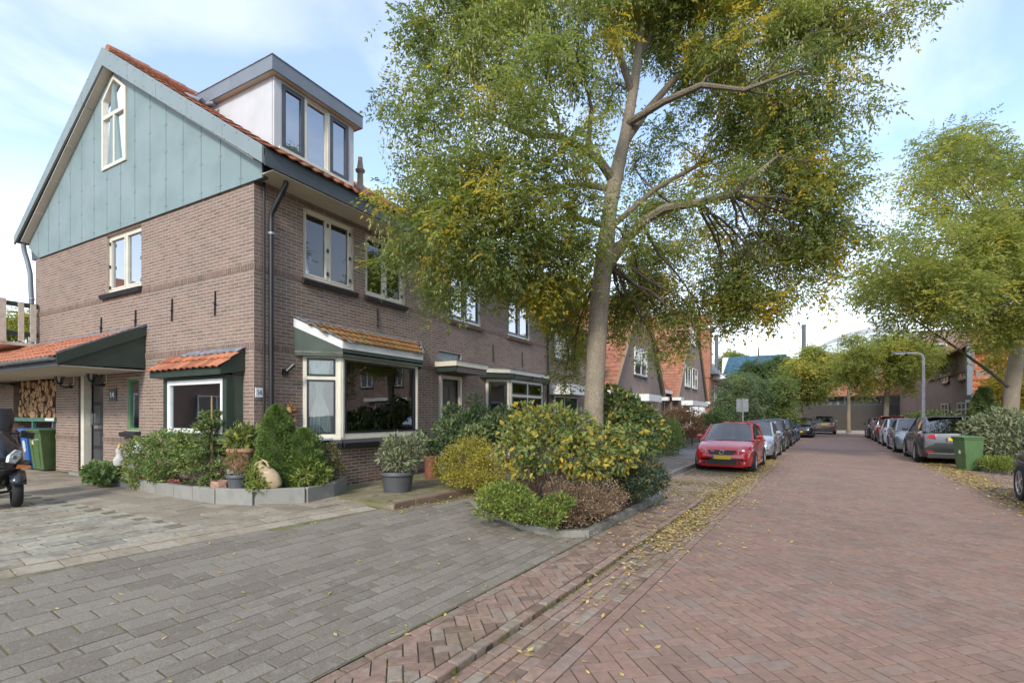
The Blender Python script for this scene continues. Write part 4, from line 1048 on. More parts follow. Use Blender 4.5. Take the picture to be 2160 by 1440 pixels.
t = thing('house_number_sign', 'small white house number plate reading 14 beside the corner downpipe', 'sign', (.02, .10, 2.09))
b = MB(); b.box(.012, .026, .02, .165, 2.03, 2.20); b.build('plate', 'white_plain', t)
b = MB()
for ch, yy in (('1', .035), ('4', .085)):
    for (ya, za), (yb, zb) in digit_bars(ch, yy, 2.07, .055, .09, .01): b.bar((.0285, ya, za), (.0285, yb, zb), .012, .003, (1, 0, 0))
b.build('numerals', 'slate_fascia', t)
# spotlight on the street facade
t = thing('wall_spotlight', 'small black spotlight tilted upward on the brick facade beside the bay', 'lamp', (.02, .62, 2.56))
b = MB(); b.box(.01, .07, .56, .66, 2.46, 2.57); b.build('bracket', 'black', t); b = MB(); b.tube([(.08, .61, 2.53), (.17, .70, 2.66)], [.032, .038], 10); b.build('lamp_head', 'black', t)
# carved wall ornament
t = thing('wall_ornament', 'carved orange-brown wooden wall ornament hung beside the bay window', 'ornament', (.02, .70, 1.80))
b = MB(); b.box(.012, .06, .48, .86, 1.70, 1.735); b.box(.012, .05, .80, .84, 1.58, 1.70); b.box(.012, .05, .50, .53, 1.66, 1.70); b.build('shelf', 'terracotta', t)
b = MB()
for k in range(26):
    a = rnd.random() * math.pi; r = .06 + .10 * rnd.random(); y = .67 + r * math.cos(a) * 1.2; z = 1.75 + r * math.sin(a) * 1.3
    b.lathe([(.004, -.022), (.02, 0), (.004, .022)], (.03 + .03 * rnd.random(), y, z), 6)
b.lathe([(.01, 0), (.06, .02), (.065, .07), (.03, .13), (.01, .15)], (.045, .68, 1.735), 10); b.build('carving', MAT('carved_wood', (.40, .20, .06), .6, var=.4, vs=60), t, smooth=True)

# ---- annex with the wood store, balcony above
AN = thing('side_annex', 'low brick annex with an open wood store and a balcony on its flat roof', 'annex', (-11, 1, .3))
PA = Pieces(); Wa = Wall((0, 0, 0), (1, 0, 0), PA)
b = MB(); Wa.core(b, -15, -10.85, .28, 2.66, th=.25); b.box(-15, -8.1, 1.2, 1.3, .28, 3.4); b.box(-10.85, -10.83, .2, 1.2, .28, 2.7); b.box(-9.28, -8.1, .2, .24, 2.55, 2.7)
b.build('wall', 'mortar', AN); Wa.bricks(-15, -10.85, .29, 2.64)
Wb = Wall((-10.83, 0, 0), (0, 1, 0), PA); Wb.bricks(0, 1.2, .29, 2.7)
PA.build('brick', 'brick', AN, 300, restname='bricks')
b = MB(); b.box(-15, -9.32, .0, 3, 3.50, 3.62); b.build('flat_roof', 'green_panel', AN)
b = MB(); b.box(-10.9, -8.0, -.05, .6, 1.54, 1.64); b.build('shelf_board', 'shelf_green', AN)
b = MB(); b.box(-9.5, -9.42, -.02, .05, .3, 1.54); b.build('shelf_post', 'shelf_green', AN)
b = MB(); b.box(-8.55, -8.02, -.055, -.05, 1.56, 1.63); b.build('shelf_patch', 'white', AN)
RL = thing('balcony_railing', 'pale wooden balusters between dark rails on the flat annex roof', 'railing', (-11, .2, 3.62))
for z in (4.62, 3.86): 
    b = MB(); b.box(-9.10, -9.06, -.72, -.02, z - .12, z); b.build('rail', 'green', RL); b = MB(); b.box(-14.0, -9.11, -.74, -.70, z - .12, z); b.build('rail', 'green', RL)
for y in (-.37, -.13):
    b = MB(); b.box(-9.055, -9.02, y - .055, y + .055, 3.62, 4.60); b.build('baluster', 'fence_wood', RL)
for k in range(12):
    x = -9.55 - k * .40; b = MB(); b.box(x - .07, x + .07, -.785, -.745, 3.62, 4.60); b.build('baluster', 'fence_wood', RL)
b = MB(); b.box(-9.12, -9.0, -.80, -.66, 3.56, 4.66); b.build('post', 'fence_wood', RL)
b = MB(); b.box(-14, -9.04, -.78, .2, 3.50, 3.58); b.build('balcony_floor', 'soffit', RL)
# firewood: each log lies with its end to the front
def log_obj(x, z, r, y0, ln, kind):
    b = MB(); n = 9
    if kind == 0: pts = [(r * math.cos(2 * math.pi * k / n) * rnd.uniform(.88, 1.08), r * math.sin(2 * math.pi * k / n) * rnd.uniform(.88, 1.08)) for k in range(n)]
    else:
        a0 = rnd.uniform(0, 6.28); sp = rnd.uniform(1.2, 2.4); pts = [(-r * .3 * math.cos(a0 + sp / 2), -r * .3 * math.sin(a0 + sp / 2))] + [(r * math.cos(a0 + sp * k / 5), r * math.sin(a0 + sp * k / 5)) for k in range(6)]
    poly = [(x + p[0], y0, z + p[1]) for p in pts]
    tl = rnd.uniform(-.06, .06)
    n_ = len(poly); off = Vector((tl, ln, rnd.uniform(-.03, .03))); a = [Vector(p) for p in poly]; bb = [p + off for p in a]
    b.add(a, [tuple(range(n_))[::-1]], rnd.uniform(.35, .8)); b.add(a + bb, [(i, (i + 1) % n_, n_ + (i + 1) % n_, n_ + i) for i in range(n_)], rnd.choice((.02, .05, .95, .3)))
    o = b.build('firewood_log', 'wood'); o.data.flip_normals() if False else None
    return tag(o, 'split firewood log in the stack on the green shelf above the bins', 'log', 'split logs in the wood store')
z = 1.72; row = 0
while z < 2.62:
    x = -10.4 + rnd.uniform(0, .1)
    while x < -8.2:
        r = rnd.uniform(.075, .125); log_obj(x + r, z + rnd.uniform(-.02, .02) , r, -.02 + rnd.uniform(-.03, .05), .34, 0 if rnd.random() < .4 else 1); x += r * 1.5
    z += .135; row += 1
# wheelie bins
def wheelie_bin(name, label, loc, rz, col, lidcol, h=1.06, w=.56, d=.68, sticker=None, group=None):
    m = MAT(name + '_plastic', col, .5, var=.12, vs=4, dirt=tuple(c * .6 for c in col), dirts=5, dirta=.4); ml = MAT(name + '_lid', lidcol, .45, var=.1)
    t = thing(name, label, 'bin', (0, 0, 0), group)
    b = MB(); tw, td = w / 2, d / 2; bw, bd = w * .40, d * .36; hz = h * .90
    ring = lambda a, c, z, y=0: [(-a, -c + y, z), (a, -c + y, z), (a, c + y, z), (-a, c + y, z)]
    V = ring(bw, bd, .03, .03) + ring(tw * .94, td * .92, hz) + ring(tw, td, hz + .01) + ring(tw, td, hz + .05)
    b.add(V, [(3, 2, 1, 0)] + [(r * 4 + i, r * 4 + (i + 1) % 4, r * 4 + 4 + (i + 1) % 4, r * 4 + 4 + i) for r in range(3) for i in range(4)]); b.build('body', m, t, bevel=.02)
    b = MB(); q = ring(tw * 1.04, td * 1.03, hz + .052, -.01) + ring(tw * 1.04, td * 1.03, hz + .085, -.01) + ring(tw * .85, td * .85, h, .0); b.add(q, [(3, 2, 1, 0)] + [(r * 4 + i, r * 4 + (i + 1) % 4, r * 4 + 4 + (i + 1) % 4, r * 4 + 4 + i) for r in range(2) for i in range(4)] + [(8, 9, 10, 11)]); b.build('lid', ml, t, bevel=.015)
    b = MB(); b.tube([(-tw * .8, td + .06, hz + .03), (tw * .8, td + .06, hz + .03)], .016, 8); b.bar((-tw * .8, td, hz + .03), (-tw * .8, td + .07, hz + .03), .03, .03); b.bar((tw * .8, td, hz + .03), (tw * .8, td + .07, hz + .03), .03, .03); b.build('handle', m, t)
    for s_ in (-1, 1):
        b = MB(); b.lathe([(.10, -.025), (.10, .025)], (s_ * (bw + .03), bd + .06, .10), 16, ax=(1, 0, 0)); wh = b.build('wheel', 'rubber', t); b = MB(); b.lathe([(.05, -.028), (.05, .028)], (s_ * (bw + .03), bd + .06, .10), 12, ax=(1, 0, 0)); b.build('hub', 'grey_plastic', wh)
    for k in (-1, 1):
        b = MB(); b.add([(k * bw * .5 - .012, -bd + .03 - .012, .06), (k * bw * .5 + .012, -bd + .03 - .012, .06), (k * tw * .5 + .012, -td * .92 - .008, hz * .98), (k * tw * .5 - .012, -td * .92 - .008, hz * .98)], [(0, 1, 2, 3)]); b.build('rib', m, t)
    if sticker: sticker(t, lambda z: -(bd - .03 + (td * .92 - bd + .03) * (z - .03) / (hz - .03)) - .006)
    t.location = loc; t.rotation_euler = (0, 0, rz); return t
def st_yellow(t, fy): b = MB(); b.prism([(-.16, fy(.66), .66), (-.06, fy(.66), .66), (-.06, fy(.76), .76), (-.16, fy(.76), .76)], (0, .004, 0)); b.build('sticker', MAT('pale_yellow_sticker', (.62, .55, .26), .6, var=.3, vs=60), t)
def st_white(t, fy):
    b = MB(); pl = []
    for k in range(22):
        a = 2 * math.pi * k / 22; r = rnd.uniform(.8, 1.1); x, z = .165 * r * math.cos(a), .60 + .16 * r * math.sin(a); pl.append((x, fy(z), z))
    b.prism(pl, (0, .004, 0)); b.build('sticker', MAT('torn_white_sticker', (.55, .57, .58), .7, var=.3, vs=30), t)
wheelie_bin('wheelie_bin', 'green wheelie bin with a yellow sticker under the wood store', (-8.42, -.02, .30), R(8), (.075, .13, .045), (.085, .145, .05), sticker=st_yellow)
wheelie_bin('wheelie_bin', 'blue wheelie bin with a torn white sticker under the wood store', (-9.12, .0, .30), R(-4), (.03, .13, .42), (.035, .16, .50), sticker=st_white)
wheelie_bin('wheelie_bin', 'dark maroon wheelie bin behind the scooter under the wood store', (-9.95, .0, .30), R(3), (.045, .022, .022), (.12, .07, .07), w=.75)

# ================================================================ NEIGHBOUR
NB = thing('terraced_house', 'brown brick terraced house joined to the corner house, with dark canopies', 'house', (0, YP, .3))
PN = Pieces(); W3 = Wall((0, 0, 0), (0, 1, 0), PN)
op3 = [(5.86, 7.48, 4.42, 5.80), (9.19, 10.85, 4.42, 5.80), (5.36, 6.40, .30, 2.80), (5.36, 6.44, 3.16, 3.46), (7.75, 12.0, 1.1, 2.86)]
b = MB(); W3.core(b, YP, YE, .30, 5.9, op3); b.box(-9.3, -.22, YE - .22, YE, .3, 6.2); b.build('wall', 'mortar', NB)
W3.bricks(YP, YE, .30, 5.88, op3, bands, ph=.1)
PN.build('brick', 'brick', NB, 150, restname='bricks')
b = MB(); b.box(-4.6, -4.5, YP, YE - .3, .3, 5.8); b.build('room_wall', 'room', NB); b = MB(); b.box(-9.2, -.24, YP, YE - .25, 3.12, 3.3); b.box(-9.2, -.24, YP, YE - .25, 5.86, 5.95); b.build('floor_slab', 'room_dark', NB)
W3.window(NB, 5.86, 7.48, 4.42, 5.80, (.5,), fm='white', sm='window_grey', rec=.04, fw=.07, sw=.06, glass='sky_glass')
W3.window(NB, 9.19, 10.85, 4.42, 5.80, (.5,), fm='white', sm='window_grey', rec=.04, fw=.07, sw=.06, glass='sky_glass')
PS = Pieces(); W3.sill(PS, 5.78, 7.58, 4.40); W3.sill(PS, 9.10, 10.95, 4.40); PS.build('sill_brick', 'brick', NB, 80, bev=.1)
W3.window(NB, 5.36, 6.44, 3.16, 3.46, fm='slate_fascia', rec=.05, fw=.03, glass=MAT('frosted_pane', (.33, .37, .38), .25, var=.1), name='fanlight')
for a in (8.2, 10.2):
    b = MB(); b.bar(W3.pt(a, 3.4, .03), W3.pt(a, 3.95, .02), .025, .025, W3.n); b.build('wall_anchor', 'black', NB)
b = MB(); b.box(-.02, .06, 5.37, 5.46, .3, 2.8); b.box(-.02, .06, 6.30, 6.39, .3, 2.8); b.box(-.02, .06, 5.46, 6.30, 2.70, 2.8); b.build('door_frame', 'cream', NB)
b = MB(); b.box(-.12, -.06, 5.46, 6.30, .34, 2.70); dn = b.build('door', 'green', NB); b = MB()
for y0 in (5.56, 5.92): b.box(-.06, -.045, y0, y0 + .28, 1.55, 2.5); b.box(-.06, -.045, y0, y0 + .28, .5, 1.3)
b.build('door_panel', MAT('brown_door_panel', (.07, .055, .045), .4), dn); b = MB(); b.box(-.058, -.04, 5.60, 6.15, 1.38, 1.46); b.build('letter_slot', 'chrome', dn)
# canopy over the door
b = MB(); b.box(.01, .68, 5.22, 6.72, 2.86, 3.0); c = b.build('door_canopy', 'green', NB); b = MB(); b.box(.01, .72, 5.18, 6.76, 3.002, 3.14); b.build('canopy_fascia', 'cream', c); b = MB(); b.box(.01, .74, 5.16, 6.78, 3.142, 3.16); b.build('canopy_cap', 'lead', c); b = MB(); b.box(.683, .70, 5.26, 6.70, 2.84, 2.998); b.build('canopy_front', MAT('brown_canopy_board', (.10, .075, .065), .5), c)
# second bay
B2 = [(0, 7.72), (.55, 8.38), (.55, 10.75), (0, 11.9)]
pb2 = Pieces(); core = MB(); B2w = []
for (xa, ya), (xb, yb) in zip(B2[:-1], B2[1:]):
    wl = Wall((xa, ya, 0), (xb - xa, yb - ya, 0), pb2); L = math.hypot(xb - xa, yb - ya); B2w.append((wl, L)); wl.core(core, .05, L - .05, .28, 1.05, th=.08); wl.bricks(0, L, .29, 1.05)
core.build('bay_base', 'mortar', NB); pb2.build('bay_brick', 'brick', NB, 0, restname='bay_bricks')
wl, L = B2w[0]; wl.window(NB, .03, L - .03, .40, 2.84, fm='cream', sm='green', rec=-.01, fw=.09, sw=.07, name='bay_window')
wl, L = B2w[1]; wl.window(NB, .02, L - .02, 1.05, 2.84, (.5,), (.72,), fm='cream', sm='green', rec=-.01, fw=.08, sw=.04, name='bay_window')
wl, L = B2w[2]; wl.window(NB, .03, L - .03, 1.05, 2.84, fm='cream', sm='green', rec=-.01, fw=.08, sw=.04, name='bay_window')
b = MB(); b.prism([(.01, 7.4, 2.86), (.62, 8.2, 2.86), (.62, 11.1, 2.86), (.01, 12.1, 2.86)], (0, 0, .16)); c = b.build('bay_canopy', 'green', NB); b = MB(); b.prism([(.01, 7.36, 3.022), (.66, 8.16, 3.022), (.66, 11.14, 3.022), (.01, 12.16, 3.022)], (0, 0, .13)); b.build('canopy_fascia', 'cream', c)
b = MB(); b.prism([(.01, 7.34, 3.153), (.68, 8.14, 3.153), (.68, 11.16, 3.153), (.01, 12.18, 3.153)], (0, 0, .02)); b.build('canopy_cap', 'lead', c)
for y in (8.3, 9.6, 11.0):
    b = MB(); b.bar((.64, y - .14, 2.86), (.76, y, 3.0), .02, .02); b.bar((.64, y + .14, 2.86), (.76, y, 3.0), .02, .02); b.build('awning_bracket', 'black', c)
curtain('blind', 'curtain', (.1, 7.95, 0), (.42, 8.34, 0), .5, 1.4, amp=.003, parent=NB)
b = MB(); b.box(.0, .05, 6.85, 6.95, 1.6, 1.72); b.build('bell_plate', 'white', NB)
b = MB(); b.prism([(.60, YP, 6.20), (AX, YP, 9.82), (AX, YP, 9.70), (.60, YP, 6.08)][::-1], (0, YE - YP + .2, 0)); b.prism([(AX, YP, 9.82), (-9.95, YP, 6.47), (-9.95, YP, 6.35), (AX, YP, 9.70)][::-1], (0, YE - YP + .2, 0)); b.build('roof_deck', 'dark_fascia', NB)
tile_roof(NB, (.66, YP, 6.19), (0, 1, 0), slu, 30, 20, .25, .333, 'tile', 100)
b = MB(); b.box(.575, .605, YP + .005, YE + .2, 5.92, 6.225); b.build('eave_board', 'dark_fascia', NB); b = MB(); b.box(.03, .572, YP + .06, YE + .2, 5.895, 5.915); b.build('soffit_board', 'soffit', NB)
b = MB(); b.tube([(.40, 12.25, 5.92), (.10, 12.25, 5.5), (.09, 12.25, 5.3), (.09, 12.25, .3)], .05, 10); b.build('downpipe', 'black', NB, smooth=True)
b = MB(); b.box(-5.6, -4.5, 11.2, 12.2, 9.2, 10.8); b.build('chimney', 'brick', NB)

# ================================================================ HOUSES FURTHER ALONG THE STREET
def BRICKTEX(name, c1, c2, mort, sc=1.0):
    m, t, bs = _new(name); ge = t.nodes.new('ShaderNodeNewGeometry'); sp = t.nodes.new('ShaderNodeSeparateXYZ'); t.links.new(ge.outputs['Position'], sp.inputs[0])
    ad = t.nodes.new('ShaderNodeMath'); ad.operation = 'ADD'; t.links.new(sp.outputs[0], ad.inputs[0]); t.links.new(sp.outputs[1], ad.inputs[1])
    cb = t.nodes.new('ShaderNodeCombineXYZ'); t.links.new(ad.outputs[0], cb.inputs[0]); t.links.new(sp.outputs[2], cb.inputs[1])
    bt = t.nodes.new('ShaderNodeTexBrick'); t.links.new(cb.outputs[0], bt.inputs['Vector']); bt.inputs['Scale'].default_value = sc
    bt.inputs['Brick Width'].default_value = .22; bt.inputs['Row Height'].default_value = .0655; bt.inputs['Mortar Size'].default_value = .006
    bt.inputs['Color1'].default_value = (*c1, 1); bt.inputs['Color2'].default_value = (*c2, 1); bt.inputs['Mortar'].default_value = (*mort, 1)
    c = _mixc(t, _mr(t, _noise(t, 1.2, 6), .4, .7, 0, .35), bt.outputs[0], tuple(x * .6 for x in c1))
    t.links.new(c, bs.inputs['Base Color']); bs.inputs['Roughness'].default_value = .9; return m
MM['btex'] = BRICKTEX('far_brick', (.255, .168, .135), (.205, .138, .112), (.40, .33, .27))
MM['btex_red'] = BRICKTEX('far_red_brick', (.36, .14, .08), (.31, .12, .07), (.36, .24, .17))
MM['btex_dark'] = BRICKTEX('far_dark_brick', (.05, .043, .038), (.042, .037, .034), (.085, .075, .065))
MM['btex_pale'] = BRICKTEX('far_pale_brick', (.25, .16, .13), (.20, .13, .105), (.36, .3, .25))
MM['far_tile'] = MATT('far_roof_tile', [(0, (.27, .105, .065)), (1, (.36, .15, .09))], .8, .3, 8, .2, 30, dirt=(.16, .12, .08), dirts=2, dirta=.6)
MM['slate'] = MAT('grey_roof_slates', (.105, .115, .12), .7, var=.2, vs=4, bump=.3, bs=20)
def simple_window(parent, W_, a0, a1, z0, z1, mull=(.5,), trans=(), fm='white', glass='far_pane', sill=True):
    W_.window(parent, a0, a1, z0, z1, mull, trans, fm=fm, rec=-.07, fw=.07, glass=glass)
    if sill: b = MB(); b.obox(W_.pt((a0 + a1) / 2, z0 - .06, .04), W_.u * ((a1 - a0) / 2 + .1), W_.n * -.08, (0, 0, .05)); b.build('sill', 'black_brick', parent)
def gable_house(label, y0, y1, xf, zr, bay=True, ze=3.0, wins=(), zwing=5.0, wall='btex', depth=9., top=True, zg=.15):
    """gable front to the street between y0 and y1, steep tiled slopes falling to low eaves, side wing beyond"""
    t = thing('gabled_house', label, 'house', (xf, (y0 + y1) / 2, zg)); ym = (y0 + y1) / 2; Wg = Wall((xf, 0, 0), (0, 1, 0), None)
    # wall polygon: vertical below the eaves, then raking
    b = MB(); b.prism([(xf, y0 + .6, zg), (xf, y1 - .6, zg), (xf, y1 - .6, ze), (xf, ym + .5, zr), (xf, ym - .5, zr), (xf, y0 + .6, ze)], (-depth, 0, 0)); b.build('wall', wall, t)
    for sgn, ya in ((-1, y0), (1, y1)):
        yi = ym + sgn * .5
        v = np.array([0, yi - ya, zr - ze]); L = np.linalg.norm(v); v /= L
        ye = ya - sgn * 0
        u = np.array([1., 0, 0]) if sgn < 0 else np.array([-1., 0, 0])
        O = (xf - depth + .15, ya, ze) if sgn < 0 else (xf + .15, ya, ze)
        b = MB(); b.add([(xf + .15, ya, ze), (xf - depth, ya, ze), (xf - depth, yi, zr), (xf + .15, yi, zr)], [(0, 1, 2, 3)]); b.build('roof_deck', 'dark_fascia', t)
        nvv = int(L / .36)
        if sgn < 0: tile_roof(t, O, u, v, int(depth / .36), nvv, .36, .36, 'far_tile', 0)
        else: tile_roof(t, O, u, v, int(depth / .36), nvv, .36, .36, 'far_tile', 0)
        b = MB(); b.bar((xf + .17, ya, ze), (xf + .17, yi, zr), .06, .16, (1, 0, 0)); b.build('verge_board', 'twig', t)
        b = MB(); b.box(xf - .3, xf + .45, min(ya - .25, ya + .25 ), max(ya - .25, ya + .25) + (.7 if sgn < 0 else 0), ze - .28, ze - .02); b.build('eave_block', 'white', t)
    if top: b = MB(); b.box(xf - depth, xf + .18, ym - .55, ym + .55, zr - .02, zr + .12); b.build('ridge', 'far_tile', t)
    for a0, a1, z0, z1 in wins: simple_window(t, Wg, a0, a1, z0, z1)
    if bay:
        ba, bb_ = bay; b = MB(); b.prism([(xf, ba, 2.55), (xf + .9, ba + .45, 2.55), (xf + .9, bb_ - .45, 2.55), (xf, bb_, 2.55)], (0, 0, .42)); b.build('bay_canopy', 'white', t)
        b = MB(); b.prism([(xf, ba + .2, zg), (xf + .7, ba + .6, zg), (xf + .7, bb_ - .6, zg), (xf, bb_ - .2, zg)], (0, 0, .8)); b.build('bay_base', wall, t)
        for (pa, pb) in (((0, ba + .2), (.7, ba + .6)), ((.7, ba + .6), (.7, bb_ - .6)), ((.7, bb_ - .6), (0, bb_ - .2))):
            wl = Wall((xf + pa[0], pa[1], 0), (pb[0] - pa[0], pb[1] - pa[1], 0), None); wl.window(t, 0, math.hypot(pb[0] - pa[0], pb[1] - pa[1]), .95, 2.55, (.5,) if pa[0] == pb[0] else (), (.68,), fm='white', rec=-.01, fw=.08, name='bay_window', glass='far_pane')
        b = MB(); b.prism([(xf, ba + .35, .95), (xf + .5, ba + .75, .95), (xf + .5, bb_ - .75, .95), (xf, bb_ - .35, .95)], (0, 0, 1.6)); b.build('room', 'room_dark', t)  # solid dark block added inside the bay to stop sky glowing through
    return t
# linking wing right behind the tree, flat eaves
lw = thing('linking_wing', 'brown brick wing with a white bay canopy half hidden behind the street tree', 'house', (-.3, 15.5, .15))
b = MB(); b.box(-9, -.3, 12.8, 19.5, .15, 5.6); b.build('wall', 'btex', lw)
b = MB(); b.prism([(.1, 12.8, 5.6), (-4.6, 12.8, 8.6), (-9.2, 12.8, 5.6)], (0, 6.7, 0)); b.build('roof', 'far_tile', lw)
b = MB(); b.box(-.28, .6, 13.2, 16.4, 2.55, 2.95); b.build('bay_canopy', 'white', lw)
Wlw = Wall((-.25, 0, 0), (0, 1, 0), None); simple_window(lw, Wlw, 13.5, 16.1, 1.0, 2.52, (.4,), ()); simple_window(lw, Wlw, 13.6, 15.2, 4.1, 5.3)
gable_house('brown brick gabled house with steep orange tiled slopes behind the street tree trunk', 20.6, 33.0, 0., 9.4, (24.6, 29.0), 3.05, [(25.0, 28.0, 4.2, 5.9)])
wg = thing('recessed_wing', 'set-back brick wing with orange tile apron between the two gabled houses', 'house', (-1.0, 36, .15))
b = MB(); b.box(-9, -1.0, 33.0, 40, .15, 3.6); b.build('wall', 'btex_red', wg)
b = MB(); b.add([(-.6, 33.0, 3.7), (-.6, 40.5, 3.7), (-3.8, 40.5, 7.4), (-3.8, 33.0, 7.4)], [(0, 1, 2, 3)]); b.build('roof_deck', 'dark_fascia', wg)
tile_roof(wg, (-.5, 33.1, 3.7), (0, 1, 0), (-3.2, 0, 3.7), 20, 13, .36, .36, 'far_tile', 0)
b = MB(); b.box(-1.0, -.35, 33.6, 40.2, 3.45, 3.72); b.build('eave_board', 'white', wg)
b = MB(); b.tube([(-.9, 37.8, 3.5), (-.9, 37.8, .2)], .06, 8); b.build('downpipe', 'zinc', wg)
gable_house('brown brick gabled house with small upper windows beside the recessed wing', 38.2, 55.5, 0., 12.0, (40.5, 51), 3.2, [(42.2, 44.9, 4.3, 6.3), (46.2, 49.0, 4.3, 6.3), (44.2, 45.6, 8.6, 10.0), (46.3, 47.8, 8.6, 10.0)], top=False)
lb = thing('slate_roofed_house', 'red brick house with long grey slate roof at the end of the row', 'house', (0, 64, .15))
b = MB(); b.box(-12, .3, 56, 74, .15, 6.2); b.build('wall', 'btex_red', lb)
b = MB(); b.prism([(1.2, 56, 6.4), (-5, 56, 12.2), (-12.5, 56, 6.4)], (0, 20, 0)); b.build('roof', 'slate', lb)
b = MB(); b.box(.3, 1.8, 59, 74, 6.0, 6.5); b.build('eave_board', 'white', lb)
b = MB(); b.box(-1.6, .4, 55.9, 57.6, 6, 13.4); ch_ = b.build('chimney', 'btex_red', lb); b = MB(); b.box(-1.8, .6, 55.8, 57.8, 11.6, 11.95); b.build('chimney_band', 'white', ch_)
Wlb = Wall((.33, 0, 0), (0, 1, 0), None)
for a in (60, 64, 68): simple_window(lb, Wlb, a, a + 2, 3.3, 5.3)

# ---- right-hand side of the street
rh = thing('mansard_house', 'brick house with a steep orange tile-hung side and cream window opposite', 'house', (20, 36, .12))
def PXR(px, d): 
    q = CAMP[:2] + ((px - 1080) / 1057) * RGT[:2] * d + FWD[:2] * d; return q
b = MB(); b.box(18.2, 27, 34.5, 47, .12, 4.4); b.build('wall', 'btex_pale', rh)
# tile-hung slope facing down the street
b = MB(); b.add([(17.9, 34.2, 3.0), (22.6, 34.2, 3.0), (22.2, 35.4, 6.2), (18.3, 35.4, 6.2)], [(0, 1, 2, 3)]); b.build('roof_deck', 'dark_fascia', rh)
tile_roof(rh, (17.9, 34.15, 3.0), (1, 0, 0), (0, 1.2, 3.2), 14, 9, .335, .385, MATT('orange_tile', [(0, (.40, .12, .05)), (1, (.52, .17, .07))], .6, .25, 6, .1, 30), 130)
b = MB(); b.prism([(17.7, 34.0, 5.9), (22.6, 34.4, 6.0), (23, 38, 8.4), (19.2, 38, 8.4)], (0, 0, .1)); b.build('upper_roof', 'far_tile', rh)
b = MB(); b.prism([(17.5, 34.4, 5.7), (17.5, 46, 5.7), (22, 46, 9.0), (21, 37.5, 8.8)], (0, 0, .12)); b.build('upper_roof', 'far_tile', rh)
b = MB(); b.box(17.7, 17.95, 34.0, 34.3, 2.9, 6.0); b.box(17.9, 22.7, 34.0, 34.2, 2.7, 2.98); b.build('trim', 'slate_fascia', rh)
b = MB(); b.prism([(22.3, 34.15, 3.0), (23.6, 34.15, 3.0), (22.8, 34.6, 6.3), (22.0, 34.6, 6.3)], (0, .3, 0)); b.build('raking_board', 'white', rh)
b = MB(); b.box(18.0, 18.2, 34.6, 46, 4.4, 6.0); b.build('upper_wall', 'btex_pale', rh)
Wr_ = Wall((18.15, 60, 0), (0, -1, 0), None)     # facing the street (-X)
for y in (36, 40): simple_window(rh, Wr_, 60 - y - 1.6, 60 - y, 4.0, 5.4, fm='cream'); simple_window(rh, Wr_, 60 - y - 1.8, 60 - y, 1.0, 2.5, (.5,), (.7,), fm='cream')
Wf_ = Wall((0, 34.48, 0), (1, 0, 0), None); simple_window(rh, Wf_, 18.5, 20.6, .9, 2.4, (.5,), (.65,), fm='cream')
b = MB(); b.box(17.6, 20.9, 33.9, 34.5, 2.45, 2.6); b.build('door_canopy', 'dark_fascia', rh)
rg = thing('gable_fronted_house', 'brick house with white windows beside the thick trunk opposite', 'house', (22.5, 31, .12))
b = MB(); b.box(22.6, 34, 29.5, 36.5, .12, 7.4); b.build('wall', 'btex_pale', rg)
b = MB(); b.prism([(22.3, 29.2, 7.4), (28, 29.2, 11.5), (34.3, 29.2, 7.4)], (0, 7.6, 0)); b.build('roof', 'far_tile', rg)
Wq = Wall((0, 29.47, 0), (1, 0, 0), None); simple_window(rg, Wq, 23.3, 24.5, 4.3, 6.2); simple_window(rg, Wq, 27, 28.4, 4.3, 6.2); simple_window(rg, Wq, 24.2, 26.6, 1.0, 2.8); b = MB(); b.box(22.3, 27.6, 28.9, 29.5, 2.95, 3.25); b.build('ledge', 'white', rg)
fb = thing('flat_roofed_block', 'plain flat-roofed brick block behind the tile-hung house', 'building', (22, 54, .12))
b = MB(); b.box(18.5, 33, 50, 60, .12, 9.0); b.build('wall', 'btex_pale', fb); Wk = Wall((0, 49.98, 0), (1, 0, 0), None)
for x in (19.2, 22.4, 26): simple_window(fb, Wk, x, x + 1.9, 5.6, 7.8, (.5,)); simple_window(fb, Wk, x, x + 1.9, 1.6, 3.6, (.5,))
wt = thing('white_apartment_block', 'pale rendered apartment block rising behind the roofs opposite', 'building', (38, 75, .1))
b = MB(); b.box(31, 52, 70, 84, .1, 15.5); b.build('wall', 'white', wt); Wk2 = Wall((0, 69.97, 0), (1, 0, 0), None)
for i in range(5):
    for j in range(4): simple_window(wt, Wk2, 32 + i * 3.8, 34 + i * 3.8, 3.2 + j * 3.2, 5.0 + j * 3.2, sill=False)
# ---- building closing the street
eb = thing('end_building', 'red brick building with dark plinth, ribbon windows and arched glass roof closing the street', 'building', (14, 62, .0))
b = MB(); b.box(8.6, 22, 60, 72, .0, 2.75); b.build('plinth_wall', 'btex_dark', eb)
b = MB(); b.box(7.4, 8.6, 60.2, 72, 0, 5.6); b.box(8.6, 22, 60.1, 72, 3.75, 6.0); b.build('wall', 'btex_red', eb)
b = MB(); b.box(8.6, 22, 60.9, 71, 2.75, 3.75); b.build('recess', 'room_dark', eb)
We = Wall((0, 60.15, 0), (1, 0, 0), None); We.window(eb, 8.8, 21.9, 2.78, 3.74, [i / 8 for i in range(1, 8)], fm='window_grey', rec=0, fw=.06, name='ribbon_window')
We.window(eb, 16.3, 17.6, .05, 2.5, fm='window_grey', rec=-.02, fw=.1, name='entrance_door')
b = MB(); b.box(11, 22, 62, 72, 5.2, 9.2); b.build('upper_wall', 'btex_pale', eb)
We2 = Wall((0, 61.98, 0), (1, 0, 0), None); We2.window(eb, 12.0, 20.5, 5.4, 7.8, [i / 7 for i in range(1, 7)], (.35, .7), fm='slate_fascia', rec=0, fw=.08, name='stair_window', glass='sky_glass')
